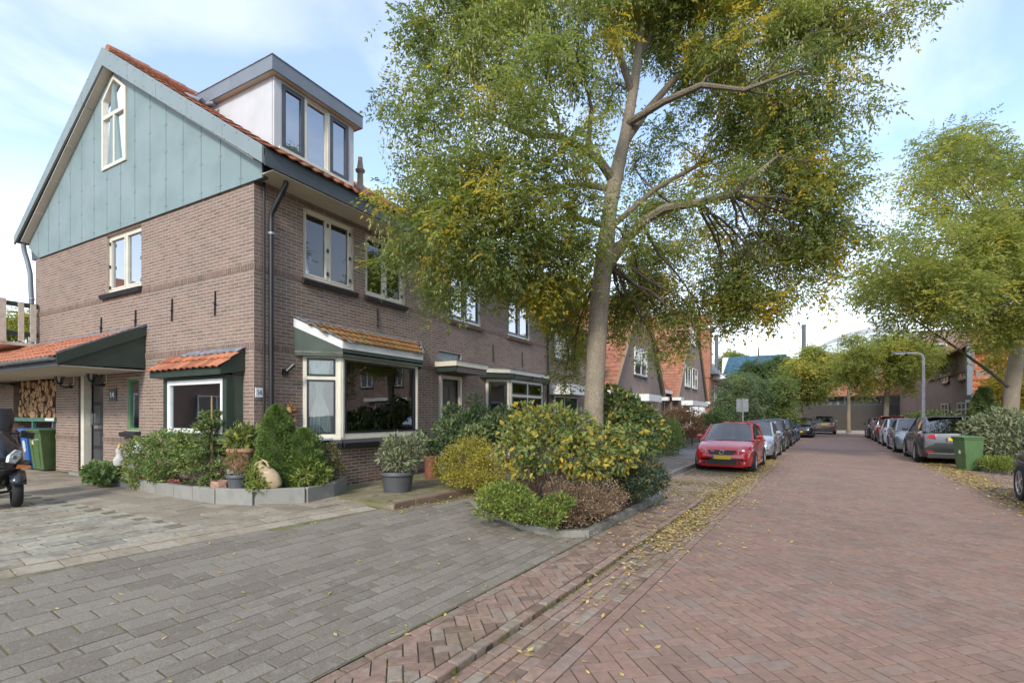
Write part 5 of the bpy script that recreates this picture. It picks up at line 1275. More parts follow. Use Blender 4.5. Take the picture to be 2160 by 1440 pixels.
arc = [(9.6 + 14.4 * i / 16, 62, 8.6 + 2.7 * math.sin(math.pi * i / 16)) for i in range(17)]
b = MB(); b.prism(arc, (0, 9, 0)); b.build('arched_roof', 'zinc', eb)
b = MB(); b.prism([(x, 61.9, 8.6 + (z - 8.6) * .82 - .1) for x, y, z in arc], (0, .06, 0)); b.build('arched_glazing', 'sky_glass', eb)
for i in range(2, 15, 2): b = MB(); b.box(arc[i][0] - .05, arc[i][0] + .05, 61.8, 61.89, 8.4, arc[i][2] - .2); b.build('glazing_bar', 'slate_fascia', eb)
# scaffold sheet and masts far behind
bs_ = thing('blue_sheeted_building', 'building wrapped in blue sheeting behind the trees at the street end', 'building', (3, 105, 0))
b = MB(); b.box(-3.5, 8.0, 103, 112, 0, 13.2); b.build('sheeting', MAT('blue_sheeting', (.035, .105, .17), .7, var=.3, vs=1.5), bs_); b = MB(); b.add([(-3.5, 102.95, 9), (-2.2, 102.95, 13.1), (-3.3, 102.95, 13.1)], [(0, 1, 2)]); b.build('white_tear', 'white', bs_)
for x, y, hh, lab in ((-4.2, 101, 17.5, 'dark mast standing at the near edge of the blue sheeted building'), (10.8, 103, 18.5, 'dark mast standing clear of the blue sheeted building toward the arched roof')):
    b = MB(); b.tube([(x, y, 0), (x, y, hh)], [.42, .36], 10); b.lathe([(.44, hh - .2), (.44, hh)], (x, y, 0), 10); tag(b.build('mast', 'dark_fascia'), lab, 'mast')
# roof seen through the balcony rails
fr_ = thing('garden_house', 'grey roofed house glimpsed between the balcony balusters', 'house', (-26, 18, 0))
b = MB(); b.box(-34, -22, 14, 24, 0, 5.0); b.build('wall', 'btex', fr_); b = MB(); b.prism([(-35, 13.6, 5.0), (-35, 19, 8.6), (-35, 24.4, 5.0)][::-1], (14, 0, 0)); b.build('roof', 'slate', fr_)
sh = thing('side_street_house', 'brick house across the side street, seen mirrored in the small gable bay', 'house', (-24, -13, .1))
b = MB(); b.box(-30, -18, -26, -3.5, .1, 5.6); b.build('wall', 'btex', sh); b = MB(); b.prism([(-17.6, -26.4, 5.6), (-24, -26.4, 9.2), (-30.4, -26.4, 5.6)], (0, 23.3, 0)); b.build('roof', 'far_tile', sh)
Wsh = Wall((-17.97, 0, 0), (0, 1, 0), None)
for x in (-25, -20.5, -16, -11.5, -7): simple_window(sh, Wsh, x, x + 1.8, 3.7, 5.2); simple_window(sh, Wsh, x, x + 2.0, 1.0, 2.7)
# houses across the street beside the camera: they stand in the panes' reflections
oh = thing('opposite_house', 'brick house opposite, seen mirrored in the large bay window', 'house', (20, 4, .12))
b = MB(); b.box(18.0, 27, -6, 9, .12, 5.6); b.build('wall', 'btex', oh); b = MB(); b.prism([(17.6, -6.3, 5.6), (22.5, -6.3, 9.2), (27.4, -6.3, 5.6)], (0, 15.6, 0)); b.build('roof', 'far_tile', oh)
Wo = Wall((17.97, 60, 0), (0, -1, 0), None)
for y in (-4, 0, 4): simple_window(oh, Wo, 60 - y - 1.7, 60 - y, 3.7, 5.2); simple_window(oh, Wo, 60 - y - 1.9, 60 - y, 1.0, 2.6)
# ================================================================ FOLIAGE
def unit(v): return v / np.maximum(np.linalg.norm(v, axis=-1, keepdims=True), 1e-9)
def rdir(n): return unit(NR.normal(size=(n, 3)))
def leaves6(P, D, S, wid=.6, fold=.22):
    """broad leaf of two faces folded along the midrib"""
    n = len(P); up = rdir(n); sd = unit(np.cross(D, up)); nn = np.cross(sd, D); S = S[:, None]
    tip = P + D * S; o = []
    for s_ in (1, -1):
        l1 = P + D * S * .28 + sd * s_ * S * wid * .44 + nn * S * fold * wid; l2 = P + D * S * .66 + sd * s_ * S * wid * .36 + nn * S * fold * wid * .8
        o.append(np.stack([P, l1, l2, tip] if s_ == 1 else [P, tip, l2, l1], 1))
    V = np.stack(o, 1).reshape(-1, 3); return V, np.arange(8 * n).reshape(2 * n, 4)
def leaves(P, D, S, wid=.42, fold=.0, up=None):
    """one pointed leaf (quad) per point: P base, D direction, S length"""
    n = len(P); up = rdir(n) if up is None else up
    sd = unit(np.cross(D, up)); S = S[:, None]
    a = P; b = P + D * S * .45 + sd * S * wid / 2; c = P + D * S; d = P + D * S * .45 - sd * S * wid / 2
    V = np.stack([a, b, c, d], 1).reshape(-1, 3); F = np.arange(4 * n).reshape(n, 4)
    return V, F
def merge(parts):
    Vs, Fs, Ts = [], [], []; o = 0
    for V, F, T in parts: Vs.append(V); Fs.append(F + o); Ts.append(T); o += len(V)
    return np.concatenate(Vs), np.concatenate(Fs), np.concatenate(Ts)
def blob_points(blobs, n, shell=.55, drop=0.):
    """points inside a set of ellipsoids (cx,cy,cz,rx,ry,rz), denser to the outside; also outward directions"""
    B = np.array(blobs, float); w = B[:, 3] * B[:, 4] * B[:, 5]; w = w ** .8; k = NR.choice(len(B), n, p=w / w.sum())
    d = rdir(n); r = NR.uniform(shell ** 2, 1, n) ** .5 * NR.uniform(.86, 1.06, n)
    P = B[k, :3] + d * B[k, 3:6] * r[:, None]
    return P, d, k
def sprays(P, D, ln, nl, lsz, wid=.36, droop=.35):
    """pinnate leaves: a stalk from P along D carrying nl pairs of leaflets"""
    n = len(P); parts = []
    sd = unit(np.cross(D, np.tile([0, 0, 1.], (n, 1)) + rdir(n) * .3)); out = []
    for i in range(nl):
        t = (i + 1) / nl; q = P + D * (ln * t)[:, None] + np.array([0, 0, -1.]) * (droop * ln * t * t)[:, None]
        for s_ in (-1, 1):
            d = unit(sd * s_ * .9 + D * .55 + np.array([0, 0, -.35]) + rdir(n) * .25)
            V, F = leaves(q, d, lsz * NR.uniform(.75, 1.15, n), wid); out.append((V, F))
    d = unit(D + np.array([0, 0, -.5])); out.append(leaves(P + D * ln[:, None] + np.array([0, 0, -1.]) * (droop * ln)[:, None], d, lsz * 1.1, wid))
    return out
G_DARK = LEAF('dark_green_leaf', [(0, (.05, .085, .03)), (.5, (.09, .14, .045)), (.8, (.13, .18, .055)), (1, (.22, .23, .05))])
G_TREE = LEAF('pagoda_tree_leaf', [(0, (.140, .180, .062)), (.45, (.245, .280, .085)), (.70, (.34, .345, .095)), (.83, (.48, .39, .06)), (1, (.62, .42, .04))], .58)
G_TREE2 = LEAF('yellowing_tree_leaf', [(0, (.18, .215, .07)), (.5, (.32, .335, .095)), (.8, (.43, .40, .10)), (1, (.56, .43, .06))], .58)
G_POD = LEAF('pale_seed_pod', [(0, (.27, .28, .09)), (1, (.44, .43, .17))], .4)
def tree(name, label, base, trunk, limbs, blobs, n_spray, leaf_mat, lsz, spl, nl, yell=None, pods=0, bark='bark', group=None, twigs=6, r_top=.05, shell=.35, droop=.35, zmin=2.2, per=26):
    t = thing(name, label, 'tree', base, group)
    b = MB(); b.tube(trunk[0], trunk[1], 14)
    L = (Vector(trunk[0][0]) - Vector(base)).length
    b.build('trunk', bark, t, smooth=True)
    nodes = [(Vector(p), r) for p, r in zip(*trunk) if p[2] > base[2] + zmin] or [(Vector(trunk[0][-1]), trunk[1][-1])]
    for pts, rad in limbs:
        b = MB(); pts2 = []; 
        b.tube(pts, rad, 8); b.build('branch', 'limb_bark', t, smooth=True)
        nodes += [(Vector(p), r) for p, r in zip(pts, rad)]
    b = MB(); B = np.array(blobs)
    for (cx, cy, cz, rx, ry, rz) in blobs:
        c = Vector((cx, cy, cz)); near = min(nodes, key=lambda q: (q[0] - c).length + max(0, q[0].z - c.z - .6) * .5 + NR.uniform(0, .9))
        p0 = near[0]; m = (p0 + c) / 2 + Vector((NR.normal() * .15, NR.normal() * .15, .2 + (c - p0).length * .08)); r0 = min(near[1] * .45, .018 + (c - p0).length * .006)
        pts = []
        for k in range(7):
            s_ = k / 6; pts.append(p0 * (1 - s_) ** 2 + m * 2 * s_ * (1 - s_) + c * s_ ** 2 + Vector(NR.normal(size=3)) * .03 * (k not in (0, 6)))
        b.tube(pts, [r0 * (1 - .75 * k / 6) for k in range(7)], 6, caps=False)
        for k in range(twigs):
            d = Vector(rdir(1)[0]); q0 = pts[3 + k % 4]; q1 = c + Vector((d.x * rx * .85, d.y * ry * .85, d.z * rz * .8)); qm = (q0 + q1) / 2 + Vector((0, 0, .12)) + Vector(NR.normal(size=3)) * .08
            b.tube([q0, qm, q1], [r0 * .38, r0 * .22, .004], 4, caps=False)
    b.build('twigs', 'bark_dark', t, kind='stuff')
    # sprays grow in clumps at the twig ends
    nc = max(40, int(n_spray / per)); Pc, Dc, kc = blob_points(blobs, nc, shell); ci = NR.integers(0, nc, n_spray)
    P = Pc[ci] + NR.normal(0, 1, (n_spray, 3)) * np.array([1, 1, .62]) * spl * .50; D = Dc[ci]; k = kc[ci]
    Dd = unit(D * .45 + rdir(n_spray) * .9 + np.array([0, 0, -.3]))
    out = sprays(P, Dd, NR.uniform(.7, 1.15, n_spray) * spl, nl, np.full(n_spray, lsz), droop=droop)
    # colour: clump by clump, a share of whole sprays turned yellow
    ct = NR.uniform(.12, .50, len(blobs))[k] + NR.normal(0, .13, nc)[ci] + NR.normal(0, .08, n_spray)
    if yell is not None:
        yp = yell(Pc); tc = NR.random(nc) < yp; turned = tc[ci] & (NR.random(n_spray) < .8) | (NR.random(n_spray) < .03); ct = np.where(turned, NR.uniform(.72, 1., n_spray), ct)
    ct = np.clip(ct, 0, 1)
    V, F, T = merge([(v, f, np.clip(ct + NR.normal(0, .05, n_spray), 0, 1)) for v, f in out])
    npmesh('crown', V, F, T, leaf_mat, t)
    if pods:
        P, D, k = blob_points([bl for bl in blobs], pods, .75)
        o2 = []
        for i in range(9):
            q = P + NR.normal(0, .09, (pods, 3)); V, F = leaves(q, unit(np.array([0, 0, -1.]) + rdir(pods) * .25), NR.uniform(.05, .085, pods), .34); o2.append((V, F, NR.random(pods)))
        V, F, T = merge(o2); npmesh('seed_pods', V, F, T, G_POD, t, kind='stuff')
    return t
def pt(px, py, d):
    q = CAMP[:2] + ((px - 1080) / 1057) * RGT[:2] * d + FWD[:2] * d
    return (q[0], q[1], 1.72 + (874 - py) / 1057 * d)
def bl(px, py, rp, d, fl=.8, fd=1.0):
    x, y, z = pt(px, py, d); r = rp / 1057 * d; return (x, y, z, r * fd, r * fd, r * fl)

# ---- the street tree in the planting bed
TB = (5.22, 3.0, .3)
tr = [pt(1250, 1005, 9.0), pt(1250, 960, 9.0), pt(1252, 860, 9.0), pt(1258, 740, 9.0), pt(1265, 630, 9.0), pt(1275, 540, 9.02), pt(1287, 440, 9.05), pt(1297, 380, 9.1), pt(1318, 290, 9.15), pt(1338, 180, 9.2), pt(1352, 60, 9.2), pt(1372, -120, 9.2), pt(1395, -330, 9.2)]
rr = [.28, .21, .175, .172, .17, .165, .125, .135, .105, .085, .07, .05, .02]
lim = [([pt(1283, 560, 9.02), pt(1320, 505, 8.9), pt(1352, 470, 8.8), pt(1400, 440, 8.6), pt(1470, 428, 8.4), pt(1540, 412, 8.2), pt(1590, 372, 8.0), pt(1640, 330, 7.8)], [.11, .095, .088, .08, .07, .06, .045, .02]),
       ([pt(1297, 385, 9.1), pt(1262, 335, 8.9), pt(1225, 312, 8.7), pt(1180, 288, 8.4), pt(1120, 285, 8.0), pt(1040, 250, 7.6)], [.09, .075, .065, .055, .045, .02]),
       ([pt(1290, 400, 9.1), pt(1230, 390, 9.3), pt(1150, 395, 9.6), pt(1060, 420, 9.9), pt(960, 400, 10.2)], [.06, .05, .045, .035, .015]),
       ([pt(1318, 300, 9.15), pt(1360, 240, 9.3), pt(1420, 170, 9.5), pt(1500, 110, 9.8), pt(1600, 60, 10.0)], [.08, .07, .06, .045, .02]),
       ([pt(1325, 260, 9.1), pt(1400, 215, 8.7), pt(1480, 180, 8.4), pt(1570, 190, 8.0), pt(1680, 150, 7.7)], [.07, .06, .05, .035, .015]),
       ([pt(1335, 200, 9.2), pt(1305, 110, 9.0), pt(1270, 20, 8.8), pt(1200, -80, 8.5)], [.07, .06, .045, .02]),
       ([pt(1345, 120, 9.2), pt(1400, 40, 9.4), pt(1450, -60, 9.6), pt(1520, -150, 9.8)], [.06, .05, .04, .02]),
       ([pt(1285, 480, 9.05), pt(1200, 455, 8.8), pt(1120, 480, 8.5), pt(1010, 500, 8.2), pt(900, 510, 7.9)], [.055, .045, .04, .03, .012]),
       ([pt(1300, 470, 9.1), pt(1380, 400, 9.6), pt(1470, 350, 10.2), pt(1580, 300, 10.6)], [.055, .05, .04, .015]),
       ([pt(1240, 310, 8.8), pt(1248, 230, 8.8), pt(1230, 150, 8.6)], [.05, .035, .015])]
bb = []
for px, py, r, d in [(850, 200, 55, 8.6), (900, 120, 75, 8.4), (960, 60, 85, 8.2), (900, 250, 70, 8.0), (850, 320, 50, 8.4), (1000, 180, 95, 7.8), (1060, 80, 95, 7.6), (960, 330, 85, 7.6), (880, 430, 75, 8.2), (820, 500, 42, 8.6), (870, 540, 70, 8.2), (960, 470, 90, 7.6), (1050, 380, 95, 7.4), (1080, 260, 95, 7.2), (1150, 150, 95, 7.2), (1160, 30, 100, 7.4), (1050, 540, 90, 7.6), (950, 590, 62, 8.0), (1130, 450, 90, 7.6), (1160, 560, 85, 8.2), (1190, 340, 80, 7.6), (1090, 620, 50, 8.2),
    (1250, 80, 90, 8.0), (1280, -60, 120, 8.4), (1400, -80, 130, 9.0), (1400, 90, 80, 10.0), (1330, 30, 70, 10.4), (1480, 50, 95, 9.2), (1560, 130, 90, 8.8), (1600, 20, 100, 9.0), (1700, 70, 80, 8.6), (1780, 40, 70, 8.4), (1860, 30, 60, 8.2), (1930, 15, 48, 8.1), (1990, 10, 30, 8.0), (1680, 170, 85, 8.4), (1760, 150, 60, 8.4), (1480, 190, 70, 10.4), (1580, 250, 85, 9.6), (1680, 270, 90, 8.6), (1780, 230, 62, 8.4), (1840, 245, 32, 8.4),
    (1420, 310, 65, 10.6), (1520, 360, 80, 10.2), (1640, 380, 90, 9.0), (1740, 390, 85, 8.6), (1800, 440, 60, 8.6), (1840, 500, 35, 8.6), (1760, 520, 65, 8.8), (1680, 500, 85, 9.0), (1590, 480, 70, 9.8), (1450, 500, 60, 10.4), (1380, 560, 60, 10.2), (1520, 580, 70, 9.8), (1620, 590, 70, 9.2), (1700, 590, 42, 9.0), (1550, 650, 50, 9.6), (1460, 660, 55, 10.0), (1370, 660, 60, 10.2), (1330, 620, 45, 10.4), (1430, 710, 40, 10.2), (1500, 690, 35, 10.0),
    (1190, 640, 50, 10.6), (1210, 720, 50, 11.0), (1195, 780, 40, 11.0), (1160, 690, 30, 10.8), (1290, 200, 60, 10.8), (1250, 420, 55, 7.7), (1350, 350, 50, 10.8), (1230, 520, 50, 7.8), (1330, 480, 45, 8.0), (1100, -60, 110, 8.0), (980, -20, 80, 8.2), (1550, -90, 120, 9.4), (1700, -60, 100, 9.2), (1480, 430, 45, 8.2), (1580, 390, 40, 7.8), (1330, 700, 42, 10.6), (1390, 740, 38, 10.4), (1300, 650, 36, 10.8), (1420, 620, 55, 9.9), (1560, 560, 60, 9.2), (1660, 640, 38, 9.0), (1480, 730, 26, 10.2), (1590, 640, 48, 9.3), (1220, 660, 36, 10.4), (1180, 610, 60, 9.6), (1400, 430, 55, 10.6), (1340, 560, 42, 10.6)]:
    bb.append(bl(px, py, r, d, .78, .9))
def ymain(P):
    v = P - CAMP; d = v @ FWD; x = (v @ RGT) / d * 1057 + 1080; y = 874 - v[:, 2] / d * 1057
    w = .05 + .33 * np.clip(1 - np.abs(x - 1480) / 420, 0, 1) * np.clip((y - 60) / 300, 0, 1)
    return w + .18 * (np.sin(P[:, 0] * 3.1 + P[:, 2] * 2.3) * np.sin(P[:, 1] * 2.7 + 1) > .45)
tree('street_tree', 'broad pagoda tree with forked pale trunk and hanging seed pods in the planting bed', TB, (tr, rr), lim, bb, 27000, G_TREE, .078, .32, 5, ymain, pods=4200, twigs=7, zmin=4.3, per=36)
# ---- trees further along
def far_tree(label, base, h_t, r_t, blobs, n, mat=G_TREE2, lsz=.13, spl=.42, lean=0., yl=.12, name='street_tree', bark='bark', group=None):
    x, y, z = base; tk = [(x, y, z), (x, y, z + .5), (x + lean * .4, y, z + h_t * .6), (x + lean, y, z + h_t), (x + lean * 1.4, y, z + h_t * 1.6)]
    return tree(name, label, base, (tk, [r_t * 1.35, r_t, r_t * .9, r_t * .8, r_t * .25]), [], blobs, n, mat, lsz, spl, 4, (lambda P: np.full(len(P), yl)), 0, bark, group, twigs=4)
def cluster(px, py, w, h, d, n, rp, dd=2.0, seed=0, fl=.78):
    r = np.random.default_rng(seed); o = []
    for k in range(n):
        a = r.uniform(0, 6.28); q = math.sqrt(r.uniform(0, 1)); o.append(bl(px + w * q * math.cos(a), py + h * q * math.sin(a), rp * r.uniform(.7, 1.2), d + r.uniform(-dd, dd), fl))
    return o
rb = pt(2125, 960, 18.5); rb = (rb[0], rb[1], .12)
far_tree('tall street tree with thick pale trunk behind the bushes opposite', rb, 4.2, .26,
    cluster(2060, 420, 120, 140, 18, 14, 75, 2.5, 1) + cluster(2000, 560, 150, 90, 17, 14, 65, 2.5, 2) + cluster(2120, 585, 120, 100, 18, 12, 70, 2.5, 3) + cluster(1930, 600, 90, 55, 16.5, 7, 55, 1.5, 4) + [bl(2010, 290, 40, 18), bl(2060, 265, 35, 18), bl(1960, 330, 35, 17.5), bl(1930, 400, 45, 17), bl(2150, 330, 60, 18), bl(1880, 650, 35, 16.5), bl(1990, 675, 40, 17), bl(2090, 705, 40, 18)] + cluster(2280, 480, 120, 160, 19, 10, 80, 2, 5), 19000, G_TREE2, .125, .46, .3, .10)
p = pt(1868, 893, 34); far_tree('yellow-green street tree behind the parked white hatchback', (p[0], p[1], .1), 3.4, .17, cluster(1865, 755, 92, 42, 33, 16, 32, 2.2, 6) + [bl(1870, 712, 25, 33), bl(1800, 730, 25, 33), bl(1930, 740, 28, 33), bl(1830, 805, 22, 33), bl(1920, 800, 22, 33)], 5200, G_TREE2, .17, .55, .1, .12)
p = pt(1790, 893, 44); far_tree('yellow-green street tree in front of the red brick end building', (p[0], p[1], .1), 3.4, .16, cluster(1750, 772, 66, 26, 43, 10, 24, 2.2, 7), 2600, G_TREE2, .22, .65, .0, .2)
p = pt(1690, 893, 42); far_tree('yellowing tree over the far parked cars', (p[0], p[1], .1), 3.2, .15, cluster(1700, 792, 50, 28, 41, 9, 24, 2, 8) + [bl(1725, 812, 18, 40), bl(1670, 785, 20, 42)], 2600, G_TREE2, .22, .65, .0, .28)
p = pt(1562, 900, 32); far_tree('blue-green small tree behind the road sign', (p[0], p[1], .12), 2.2, .11, cluster(1560, 838, 42, 36, 32, 14, 25, 1.6, 9) + [bl(1525, 846, 18, 32), bl(1600, 815, 20, 32), bl(1560, 803, 16, 32)], 4200, LEAF('blue_green_leaf', [(0, (.10, .145, .08)), (.6, (.17, .225, .115)), (1, (.25, .28, .10))], .45), .13, .40, 0, .03)
p = pt(1627, 900, 34); far_tree('round-headed green tree between the sign and the far cars', (p[0], p[1], .12), 2.2, .11, cluster(1630, 838, 42, 32, 34, 12, 24, 1.6, 10) + [bl(1650, 808, 16, 34), bl(1615, 870, 16, 33), bl(1650, 870, 18, 33)], 4000, LEAF('soft_green_leaf', [(0, (.13, .18, .06)), (.6, (.22, .26, .085)), (1, (.30, .30, .09))], .45), .15, .45, 0, .05)
p = pt(1510, 905, 24); far_tree('small clipped round-headed tree in a front garden', (p[0], p[1], .15), 1.1, .06, [bl(1500, 882, 20, 24, .8), bl(1518, 884, 20, 24, .8), bl(1510, 876, 16, 24, .8)], 1500, G_DARK, .08, .2, 0, 0, name='garden_tree')
p = pt(1600, 895, 95); far_tree('dark spreading cedar before the blue sheeted building', (p[0], p[1], 0), 9, .4, [bl(1600 + dx, 783 + dy, 17, 94, .5) for dx, dy in ((-35, 5), (-15, -12), (8, 0), (28, -14), (48, -22), (60, 8), (-5, 18), (40, 14), (70, -12))], 3800, G_DARK, .35, .9, 0, 0, name='cedar_tree', bark='bark_dark')
p = pt(1540, 895, 110); far_tree('pale green tree beyond the slate roof', (p[0], p[1], 0), 9, .4, [bl(1535 + dx, 765 + dy, 16, 108, .7) for dx, dy in ((-12, 0), (5, -10), (18, 4), (0, 14), (25, -6))], 1800, G_TREE2, .45, 1.1, 0, .02, name='background_tree')
p = pt(1545, 895, 105); far_tree('small orange autumn tree beyond the slate roof', (p[0], p[1], 0), 6, .2, [bl(1545, 785, 10, 104, 1.0), bl(1543, 774, 7, 104, 1.0), bl(1550, 795, 8, 104)], 900, LEAF('orange_leaf', [(0, (.40, .20, .02)), (1, (.50, .28, .03))]), .4, .9, 0, 0, name='background_tree')
p = pt(2200, 905, 24); far_tree('golden leaved tree behind the thick trunk opposite', (p[0], p[1], .1), 2.0, .12, cluster(2150, 800, 35, 45, 23, 8, 30, 1.2, 12), 2600, LEAF('golden_leaf', [(0, (.30, .24, .03)), (.6, (.42, .32, .04)), (1, (.25, .24, .06))]), .14, .4, 0, 0, name='garden_tree')
p = pt(58, 900, 40); far_tree('leafy tree far behind the balcony railing', (p[0], p[1], 0), 5, .2, [bl(50, 668, 22, 40), bl(20, 690, 22, 40), bl(62, 690, 18, 40), bl(90, 680, 25, 42)], 1800, G_TREE, .2, .5, 0, .1, name='background_tree')

# ---- shrubs
def shrub(name, label, base, blobs, n, mat, lsz, wid=.5, tint=(.2, .25), yel=None, stems=10, cat='shrub', stem_mat='twig', up=.3, spread=.7, shell=.5, clump=True, stem_r=.008, group=None, fine=None):
    t = thing(name, label, cat, base, group)
    P, D, k = blob_points(blobs, n, shell); P[:, 2] = np.maximum(P[:, 2], base[2] + .01)
    Dd = unit(D * .7 + rdir(n) * spread + np.array([0, 0, up]))
    V, F = leaves6(P, Dd, NR.uniform(.65, 1.25, n) * lsz, wid) if lsz >= .075 else leaves(P, Dd, NR.uniform(.65, 1.25, n) * lsz, wid)
    T = NR.normal(tint[0], tint[1], n) + (NR.uniform(-.12, .12, len(blobs))[k] if clump else 0)
    if yel is not None: T = np.where(NR.random(n) < (yel(P) if callable(yel) else yel), NR.uniform(.75, 1., n), T)
    npmesh('foliage', V, F, np.repeat(np.clip(T, 0, 1), len(F) // n), mat, t)
    if stems:
        b = MB()
        for i in range(stems):
            B = blobs[i % len(blobs)]; d = rdir(1)[0]; q = Vector((B[0] + d[0] * B[3] * .8, B[1] + d[1] * B[4] * .8, B[2] + abs(d[2]) * B[5] * .75)); p0 = Vector((base[0] + NR.normal() * .08 + (B[0] - base[0]) * .5, base[1] + NR.normal() * .08 + (B[1] - base[1]) * .5, base[2])); m = (p0 + q) / 2 + Vector(NR.normal(size=3)) * .05
            b.tube([p0, m, q], [stem_r, stem_r * .8, stem_r * .3], 4, caps=False)
        b.build('stems', stem_mat, t, kind='stuff')
    return t
def gb(px, py, rp, d, fl=.8, fd=1.): return bl(px, py, rp, d, fl, fd)
def gp(px, py, z):
    d = (1.72 - z) * 1057 / (py - 874); q = CAMP[:2] + ((px - 1080) / 1057) * RGT[:2] * d + FWD[:2] * d; return (q[0], q[1], z)
L_BOX = LEAF('box_leaf', [(0, (0.058, 0.100, 0.033)), (.4, (0.125, 0.191, 0.055)), (.75, (0.251, 0.309, 0.082)), (1, (0.424, 0.400, 0.109))], .25)
L_CONIF = LEAF('dwarf_spruce_needle', [(0, (.070, .115, .030)), (.5, (.135, .205, .05)), (1, (.22, .29, .08))], .2)
L_FIR = LEAF('fir_needle', [(0, (0.058, 0.091, 0.036)), (.5, (0.125, 0.173, 0.055)), (1, (0.290, 0.309, 0.091))], .15)
L_RHOD = LEAF('rhododendron_leaf', [(0, (0.089, 0.119, 0.049)), (.6, (0.193, 0.231, 0.084)), (1, (0.490, 0.476, 0.070))], .3)
L_SPIR = LEAF('yellow_green_leaf', [(0, (0.148, 0.140, 0.035)), (.35, (0.297, 0.266, 0.049)), (.75, (0.445, 0.378, 0.063)), (1, (0.564, 0.448, 0.084))], .35)
L_BIG = LEAF('broad_yellowing_leaf', [(0, (.075, .115, .045)), (.35, (.14, .195, .07)), (.65, (.24, .275, .085)), (.78, (.40, .335, .07)), (1, (.56, .39, .05))], .4)
L_GREY = LEAF('grey_green_leaf', [(0, (0.111, 0.140, 0.084)), (.5, (0.223, 0.245, 0.147)), (1, (0.356, 0.364, 0.210))], .3)
L_DARK = LEAF('glossy_dark_leaf', [(0, (0.045, 0.075, 0.036)), (.6, (0.101, 0.158, 0.063)), (1, (0.267, 0.294, 0.105))], .15, .4)
L_BROWN = LEAF('withered_leaf', [(0, (.15, .105, .065)), (.5, (.25, .175, .11)), (1, (.38, .28, .16))], .25)
L_LIME = LEAF('fresh_green_leaf', [(0, (0.089, 0.140, 0.028)), (.5, (0.193, 0.252, 0.049)), (1, (0.356, 0.364, 0.084))], .35)
L_HOSTA = LEAF('wavy_green_leaf', [(0, (0.089, 0.147, 0.056)), (.5, (0.163, 0.245, 0.091)), (1, (0.297, 0.336, 0.140))], .3)

# planter before the gable: concrete blocks and soil
PLN = thing('raised_planter', 'raised corner flower bed edged with grey concrete blocks round the house corner', 'planter', (0, -.5, .3))
PL = [(-4.5, -.46), (-3.2, -.62), (-1.6, -.75), (-.35, -.80), (.30, -.82), (.95, -.62), (1.45, -.08), (1.35, .55), (.95, 1.20)]
P_ = Pieces()
for i in range(len(PL) - 1):
    a, c_ = Vector((*PL[i], 0)), Vector((*PL[i + 1], 0)); L = (c_ - a).length; d = (c_ - a).normalized(); k = max(1, round(L / .62)); e = Vector((d.y, -d.x, 0))
    hh = .21 if i < 3 else .25
    for q in range(k):
        m = a + d * (L * (q + .5) / k); h2 = hh + rnd.uniform(-.008, .008); P_.add(np.array([m.x, m.y, .29 + h2 / 2]), np.array(d) * (L / k / 2 - .005), np.array((-e.x, -e.y, 0)) * .05, np.array([0, 0, h2 / 2]))
P_.build('edging_block', 'concrete', PLN, 300, bev=.10)
b = MB(); ring = [(x * .985, y + .04 if y < 0 else y, .47) for x, y in PL] + [(.0, 1.2, .47), (.0, 0, .47), (-4.5, 0.0, .44)]
b.add(ring, [tuple(range(len(ring)))]); b.build('soil', 'soil', PLN)
pz = .46
# plants in it, from the door to the bay
shrub('hosta_plant', 'low clump of broad wavy green leaves at the door end of the planter', (-4.35, -.45, .3), [gb(205, 993, 24, 10.0, .75), gb(228, 996, 22, 9.9, .8), gb(218, 1003, 26, 9.8, .6), gb(192, 1000, 16, 10, .6)], 900, L_HOSTA, .11, .75, (.5, .2), stems=6, cat='plant', up=.1)
shrub('box_shrub', 'dense small-leaved green shrub under the small gable bay', (-2.2, -.35, pz), [gb(300, 950, 38, 9.5), gb(345, 935, 38, 9.4), gb(390, 935, 38, 9.2), gb(290, 985, 30, 9.3), gb(345, 980, 42, 9.1, .8), gb(400, 965, 36, 9.0, .9), gb(330, 1000, 25, 9.0)], 6500, L_BOX, .06, .45, (.42, .2), yel=.07, stems=24)
# young fir
fx = gp(478, 1030, pz)
t = thing('fir_sapling', 'young fir with tall bare leader in the raised planter', 'fir', (-.55, -.42, pz))
fb_ = (-.55, -.42); b = MB(); b.tube([(fb_[0], fb_[1], pz), (fb_[0] + .01, fb_[1], 1.2), (fb_[0], fb_[1], 2.05)], [.03, .024, .012], 8); b.build('trunk', MAT('young_fir_bark', (.32, .22, .10), .9), t)
Pn, Dn, Tn = [], [], []
for k in range(95):
    z = pz + .08 + 1.22 * rnd.random() ** 1.15; f_ = 1 - (z - pz) / 1.55; L = (.14 + .44 * f_) * rnd.uniform(.7, 1.1); a = rnd.random() * 6.28; d = np.array([math.cos(a), math.sin(a), .22 - .25 * f_]); d /= np.linalg.norm(d)
    m = 75
    tt = NR.uniform(.08, 1, m); pts = np.array([fb_[0], fb_[1], z]) + d * (L * tt)[:, None] + np.array([0, 0, -1.]) * (.10 * L * tt ** 2)[:, None]
    Pn.append(pts); Dn.append(unit(d * .7 + rdir(m) * .9)); Tn.append(np.clip(NR.normal(.35 + .3 * tt, .15), 0, 1))
Pn, Dn, Tn = np.concatenate(Pn), np.concatenate(Dn), np.concatenate(Tn); V, F = leaves(Pn, Dn, NR.uniform(.045, .085, len(Pn)), .28); npmesh('needles', V, F, Tn, L_FIR, t)
m = 160; tt = NR.uniform(1.2, 2.04, m); V, F = leaves(np.stack([np.full(m, fb_[0]), np.full(m, fb_[1]), tt], 1), unit(rdir(m) + np.array([0, 0, .5])), NR.uniform(.02, .035, m), .22); npmesh('needles', V, F, NR.uniform(.4, .9, m), L_FIR, t)
